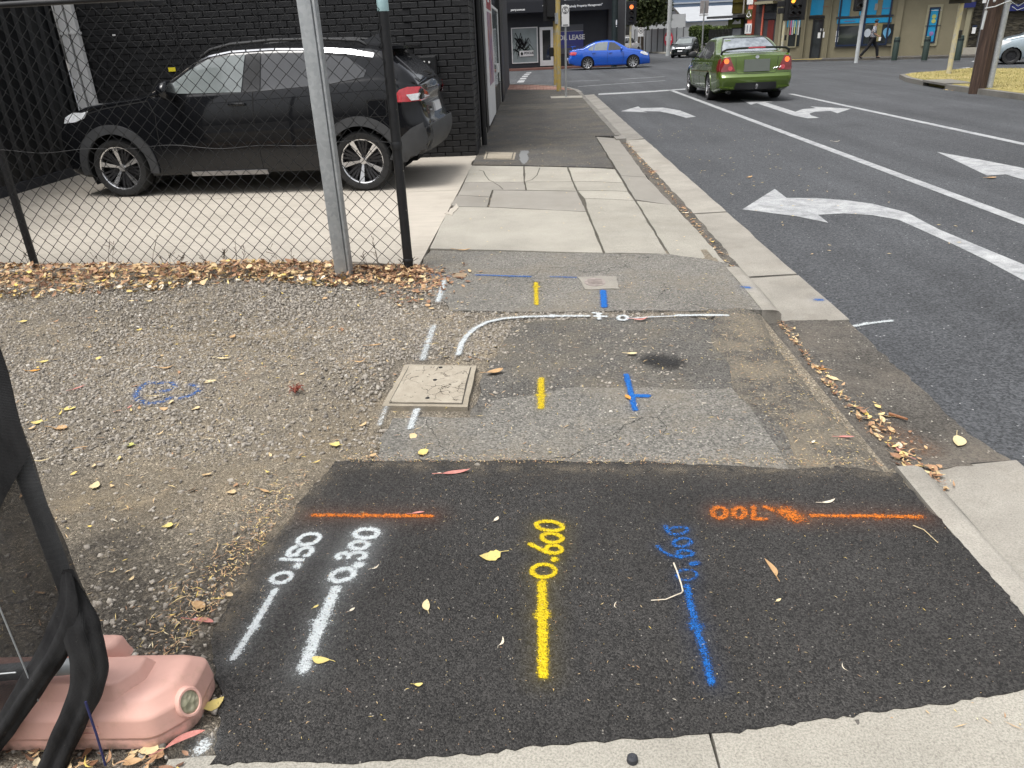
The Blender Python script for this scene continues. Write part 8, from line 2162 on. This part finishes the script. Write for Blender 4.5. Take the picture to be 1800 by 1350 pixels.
# ---- leaf drift, channel litter, straw flecks: uncountable, joined as stuff
M_litter = N('leaf_litter'); g = M_litter
tn = g.attr('tone')['Fac']
g.set(base=g.ramp(tn, [(0.0, (0.07, 0.03, 0.016)), (0.3, (0.25, 0.125, 0.065)), (0.5, (0.38, 0.22, 0.12)), (0.66, (0.50, 0.33, 0.17)), (0.85, (0.64, 0.50, 0.28)), (0.95, (0.66, 0.48, 0.10)), (1.0, (0.70, 0.64, 0.52))]), rough=0.65); M_litter = g.m
def litter(name, pos, L, seed, tones, label=None, cat=None, tilt=0.35, parent=None):
    r = np.random.default_rng(seed)
    protos = [leaf_shape(k, 1.0, 900 + q) for q, k in enumerate(['broad', 'gum', 'oval', 'oval', 'gum', 'strip'])]
    Vs = []; Fs = []; T = []; b = 0
    for i in range(len(pos)):
        V, F = protos[r.integers(0, 6)]; V = np.array(V) * L[i]
        e = Matrix.Rotation(r.uniform(0, 6.28), 3, 'Z') @ Matrix.Rotation(r.normal(0, tilt), 3, 'X') @ Matrix.Rotation(r.normal(0, tilt), 3, 'Y')
        V = V @ np.array(e).T + pos[i]
        Vs.append(V); T.append(np.full(len(V), tones[i]))
        for f in F: Fs.append([b + q for q in (f if len(f) == 4 else (*f, f[-1]))])
        b += len(V)
    o = np_mesh(name, np.concatenate(Vs), np.array(Fs), M_litter, parent, smooth=True, attrs={'tone': ('POINT', 'FLOAT', np.concatenate(T))})
    return tag(o, label, cat, kind='stuff')
r = np.random.default_rng(77)
n = 5600
x = r.uniform(-6.0, -0.86, n); front = 5.28 + 0.10 * np.sin(x * 2.1) + 0.05 * np.sin(x * 5.3 + 1) + np.where(x > -1.4, 0.10 * (x + 1.4), 0)
back = 5.66 - 0.127 * (x + 0.987) + 0.10
u = r.beta(1.5, 1.5, n); y = front + (back - front) * u
z = 0.008 + 0.10 * np.sin(np.pi * np.clip(u, 0, 1)) * r.random(n) * np.where(x > -1.5, 0.5, 1.0)
tn_ = np.clip(r.beta(1.8, 1.5, n) * 0.95 + (u < 0.22) * 0.2 - (x > -1.6) * 0.08, 0, 1)
litter('leaf_drift', np.column_stack([x, y, z]), r.uniform(0.022, 0.065, n), 5, tn_, 'long drift of dry brown and yellow leaves along the foot of the fence', 'leaf litter')
# trailing bits right of the post and over the asphalt edge
n = 520; x = r.normal(-0.86, 0.16, n); y = r.normal(5.35, 0.22, n)
k = (y < 5.74) & (y > 4.75); x, y = x[k], y[k]
litter('leaf_drift', np.column_stack([x, y, np.full(len(x), 0.008)]), r.uniform(0.015, 0.05, len(x)), 6, np.clip(r.beta(1.6, 2.4, len(x)), 0, 1), 'scattered rusty leaf bits round the black fence post', 'leaf litter', 0.15)
# channel litter
n = 430; y = r.uniform(2.55, 4.5, n); x = 1.475 - 0.035 * np.sin((y - 2.56) / 1.96 * np.pi) + 0.03 + np.abs(r.normal(0, 0.045, n)) * (0.6 + 1.0 * (y < 3.4))
litter('channel_litter', np.column_stack([x, y, np.full(n, -0.088) + 0.02 * r.random(n)]), r.uniform(0.010, 0.04, n) * np.where(y < 3.3, 1.25, 0.75), 8, np.clip(r.beta(2.4, 1.6, n), 0, 1), 'dry leaves and straw heaped in the broken gutter channel', 'leaf litter', 0.25)
n = 380; y = r.uniform(5.5, 13.4, n); x = 1.50 + 0.07 * (y - 5.5) / 8 + r.normal(0, 0.025, n)
litter('channel_litter', np.column_stack([x, y, np.full(n, -0.066)]), r.uniform(0.012, 0.04, n), 9, np.clip(r.beta(2.4, 2, n), 0, 1), 'small pale leaf bits along the gutter channel beside the slabs', 'leaf litter', 0.2)
# small broken leaf bits strewn over the gravel
n = 520; x = r.uniform(-5.5, -0.3, n); y = r.uniform(1.7, 5.2, n); k = ~inpoly(np.column_stack([x, y]), P_fresh); x, y = x[k], y[k]; n = len(x)
litter('leaf_bits', np.column_stack([x, y, [max(verge_z(a_, b_), -0.006) + 0.008 for a_, b_ in zip(x, y)]]), 0.012 + 0.035 * r.random(n) ** 2, 31, np.clip(r.beta(3.2, 1.3, n), 0, 1), 'small broken pale leaf bits strewn over the gravel verge', 'leaf litter', 0.15)
# bits round the pink foot
n = 80; x = r.uniform(-1.45, -0.9, n); y = r.uniform(1.2, 1.315, n)
litter('leaf_drift', np.column_stack([x, y, np.full(n, 0.004)]), r.uniform(0.015, 0.045, n), 10, np.clip(r.beta(2.0, 1.8, n), 0, 1), 'leaf bits gathered in front of the pink fence foot', 'leaf litter', 0.2)
# leaves along the island kerb
n = 260; s_ = r.random(n); a_, b_ = np.array(isl[3]), np.array(isl[6])
p_ = a_ + (b_ - a_) * s_[:, None] + np.array([-0.10, -0.10]) * r.random((n, 1)) * 1.6 + np.array([-0.04, -0.04])
litter('leaf_drift', np.column_stack([p_, np.full(n, -0.094)]), r.uniform(0.03, 0.08, n), 12, np.clip(r.beta(3, 1.4, n), 0, 1), 'pale leaf litter along the kerb of the grass island', 'leaf litter', 0.2)

def flecks(name, P, L, W, seed, label, tone_lo=0.55, z=0.0085, zf=None):
    r = np.random.default_rng(seed); n = len(P); a = r.uniform(0, 6.28, n)
    d = np.column_stack([np.cos(a), np.sin(a)]); e = np.column_stack([-np.sin(a), np.cos(a)]) * W[:, None] / 2
    c = e * r.uniform(-3, 3, (n, 1)) * 0.5
    zz = np.full(n, z) if zf is None else np.array([zf(*p) for p in P])
    def v(p, dz): return np.column_stack([p, zz + dz])
    V = np.stack([v(P - d * L[:, None] / 2 - e * .3, 0.0006), v(P + c - e, 0.0022), v(P + d * L[:, None] / 2, 0.001), v(P + c + e, 0.0022)], 1).reshape(-1, 3)
    F = np.arange(4 * n).reshape(-1, 4)
    t = np.repeat(np.clip(r.uniform(tone_lo, 1.0, n), 0, 1), 4)
    return tag(np_mesh(name, V, F, M_litter, attrs={'tone': ('POINT', 'FLOAT', t)}), label, 'debris', kind='stuff')
n = 1700; P = np.column_stack([r.uniform(-1.0, 1.4, n), r.uniform(1.3, 2.72, n)]); P = P[inpoly(P, P_fresh)]; n = len(P)
flecks('straw_flecks', P, 0.003 + 0.013 * r.random(n) ** 4, 0.001 + 0.0015 * r.random(n), 3, 'tiny straw and grit flecks on the fresh asphalt', 0.4)
n = 3800; P = np.column_stack([r.uniform(-6, 1.35, n), r.uniform(1.35, 5.3, n)])
k = ~inpoly(P, P_fresh); P = P[k]; n = len(P)
flecks('straw_flecks', P, 0.006 + 0.05 * r.random(n) ** 3, 0.002 + 0.003 * r.random(n), 4, 'pale straw and bark bits over the verge and worn asphalt', 0.5, zf=lambda x, y: max(verge_z(x, y), -0.004) + 0.009)
n = 800; P = np.column_stack([r.uniform(1.0, 1.42, n), r.uniform(2.6, 4.5, n)])
flecks('straw_flecks', P, 0.005 + 0.03 * r.random(n) ** 3, 0.002 + 0.002 * r.random(n), 14, 'straw bits on the broken dirt ramp', 0.5, zf=lambda x, y: 0.006 - 0.11 * max(0, ((x - 1.03) / 0.42 - 0.58) / 0.42) ** 1.6)
n = 260; P = np.column_stack([r.uniform(-0.8, 3.9, n), r.uniform(5.6, 16, n)])
flecks('straw_flecks', P[P[:, 0] < 1.3], np.full((P[:, 0] < 1.3).sum(), 0.03), np.full((P[:, 0] < 1.3).sum(), 0.012), 15, 'small pale bits lying on the concrete footpath', 0.7, z=0.004)
q = P[P[:, 0] > 2.1]; flecks('straw_flecks', q, np.full(len(q), 0.04), np.full(len(q), 0.014), 16, 'small pale bits lying on the road', 0.7, z=-0.094)
n = 900; tt = r.beta(2.2, 1.6, n); P = np.column_stack([-0.93 - 0.14 * tt - np.abs(r.normal(0, 0.10, n)), 2.72 - 1.15 * tt + r.normal(0, 0.05, n)])
flecks('straw_flecks', P, 0.006 + 0.04 * r.random(n) ** 3, 0.0015 + 0.0028 * r.random(n), 17, 'straw and bark bits gathered along the left edge of the fresh asphalt', 0.35, zf=lambda x, y: max(verge_z(x, y), 0.0) + 0.0095)
n = 900; tt = r.random(n); P = np.column_stack([-0.85 + 2.2 * tt, 2.72 - 0.13 * tt + np.abs(r.normal(0, 0.05, n))])
flecks('straw_flecks', P, 0.004 + 0.02 * r.random(n) ** 3, 0.0015 + 0.002 * r.random(n), 18, 'fine dusty bits along the back edge of the fresh asphalt', 0.35)
# small reddish weed on the gravel
wd = MB(); r3 = np.random.default_rng(44); wp = (-1.246, 3.443)
for k in range(22):
    a = r3.uniform(0, 6.28); l = r3.uniform(0.02, 0.06)
    wd.tube([(wp[0], wp[1], 0.0), (wp[0] + math.cos(a) * l * .6, wp[1] + math.sin(a) * l * .6, 0.02 + r3.uniform(0, .02)), (wp[0] + math.cos(a) * l, wp[1] + math.sin(a) * l, 0.012 + r3.uniform(0, .025))], [0.0015, 0.003, 0.0005], 4)
tag(wd.build('weed', plain('reddish_weed', (0.20, 0.05, 0.03), 0.8, 0.35, 60)), 'tiny reddish weed growing in the middle of the gravel', 'weed')
# dry weeds along the fence
def weeds():
    r = np.random.default_rng(21); mb = MB()
    for c in (-1.05, -1.3, -2.0, -2.35, -2.55, -2.9, -3.1, -3.6, -4.4, -4.7):
        for k in range(r.integers(2, 5)):
            x = c + r.normal(0, 0.06); y = 5.72 - 0.127 * (x + 0.987) + r.normal(0, 0.05); h = r.uniform(0.06, 0.24); lx = r.normal(0, 0.07)
            mb.tube([(x, y, 0), (x + lx * .4, y, h * .5), (x + lx, y + r.normal(0, 0.02), h)], [0.0022, 0.0016, 0.001], 4)
            for q in range(r.integers(2, 6)):
                s = r.uniform(0.4, 1.0); px, pz = x + lx * s, h * s
                mb.tube([(px, y, pz), (px + r.normal(0, 0.025), y + r.normal(0, 0.02), pz + 0.03)], [0.0012, 0.0028], 4)
    return tag(mb.build('dry_weeds', plain('dry_weed', (0.10, 0.075, 0.05), 0.9, 0.3)), 'thin dry weeds poking through the fence above the leaf drift', 'weeds', kind='stuff')
weeds()
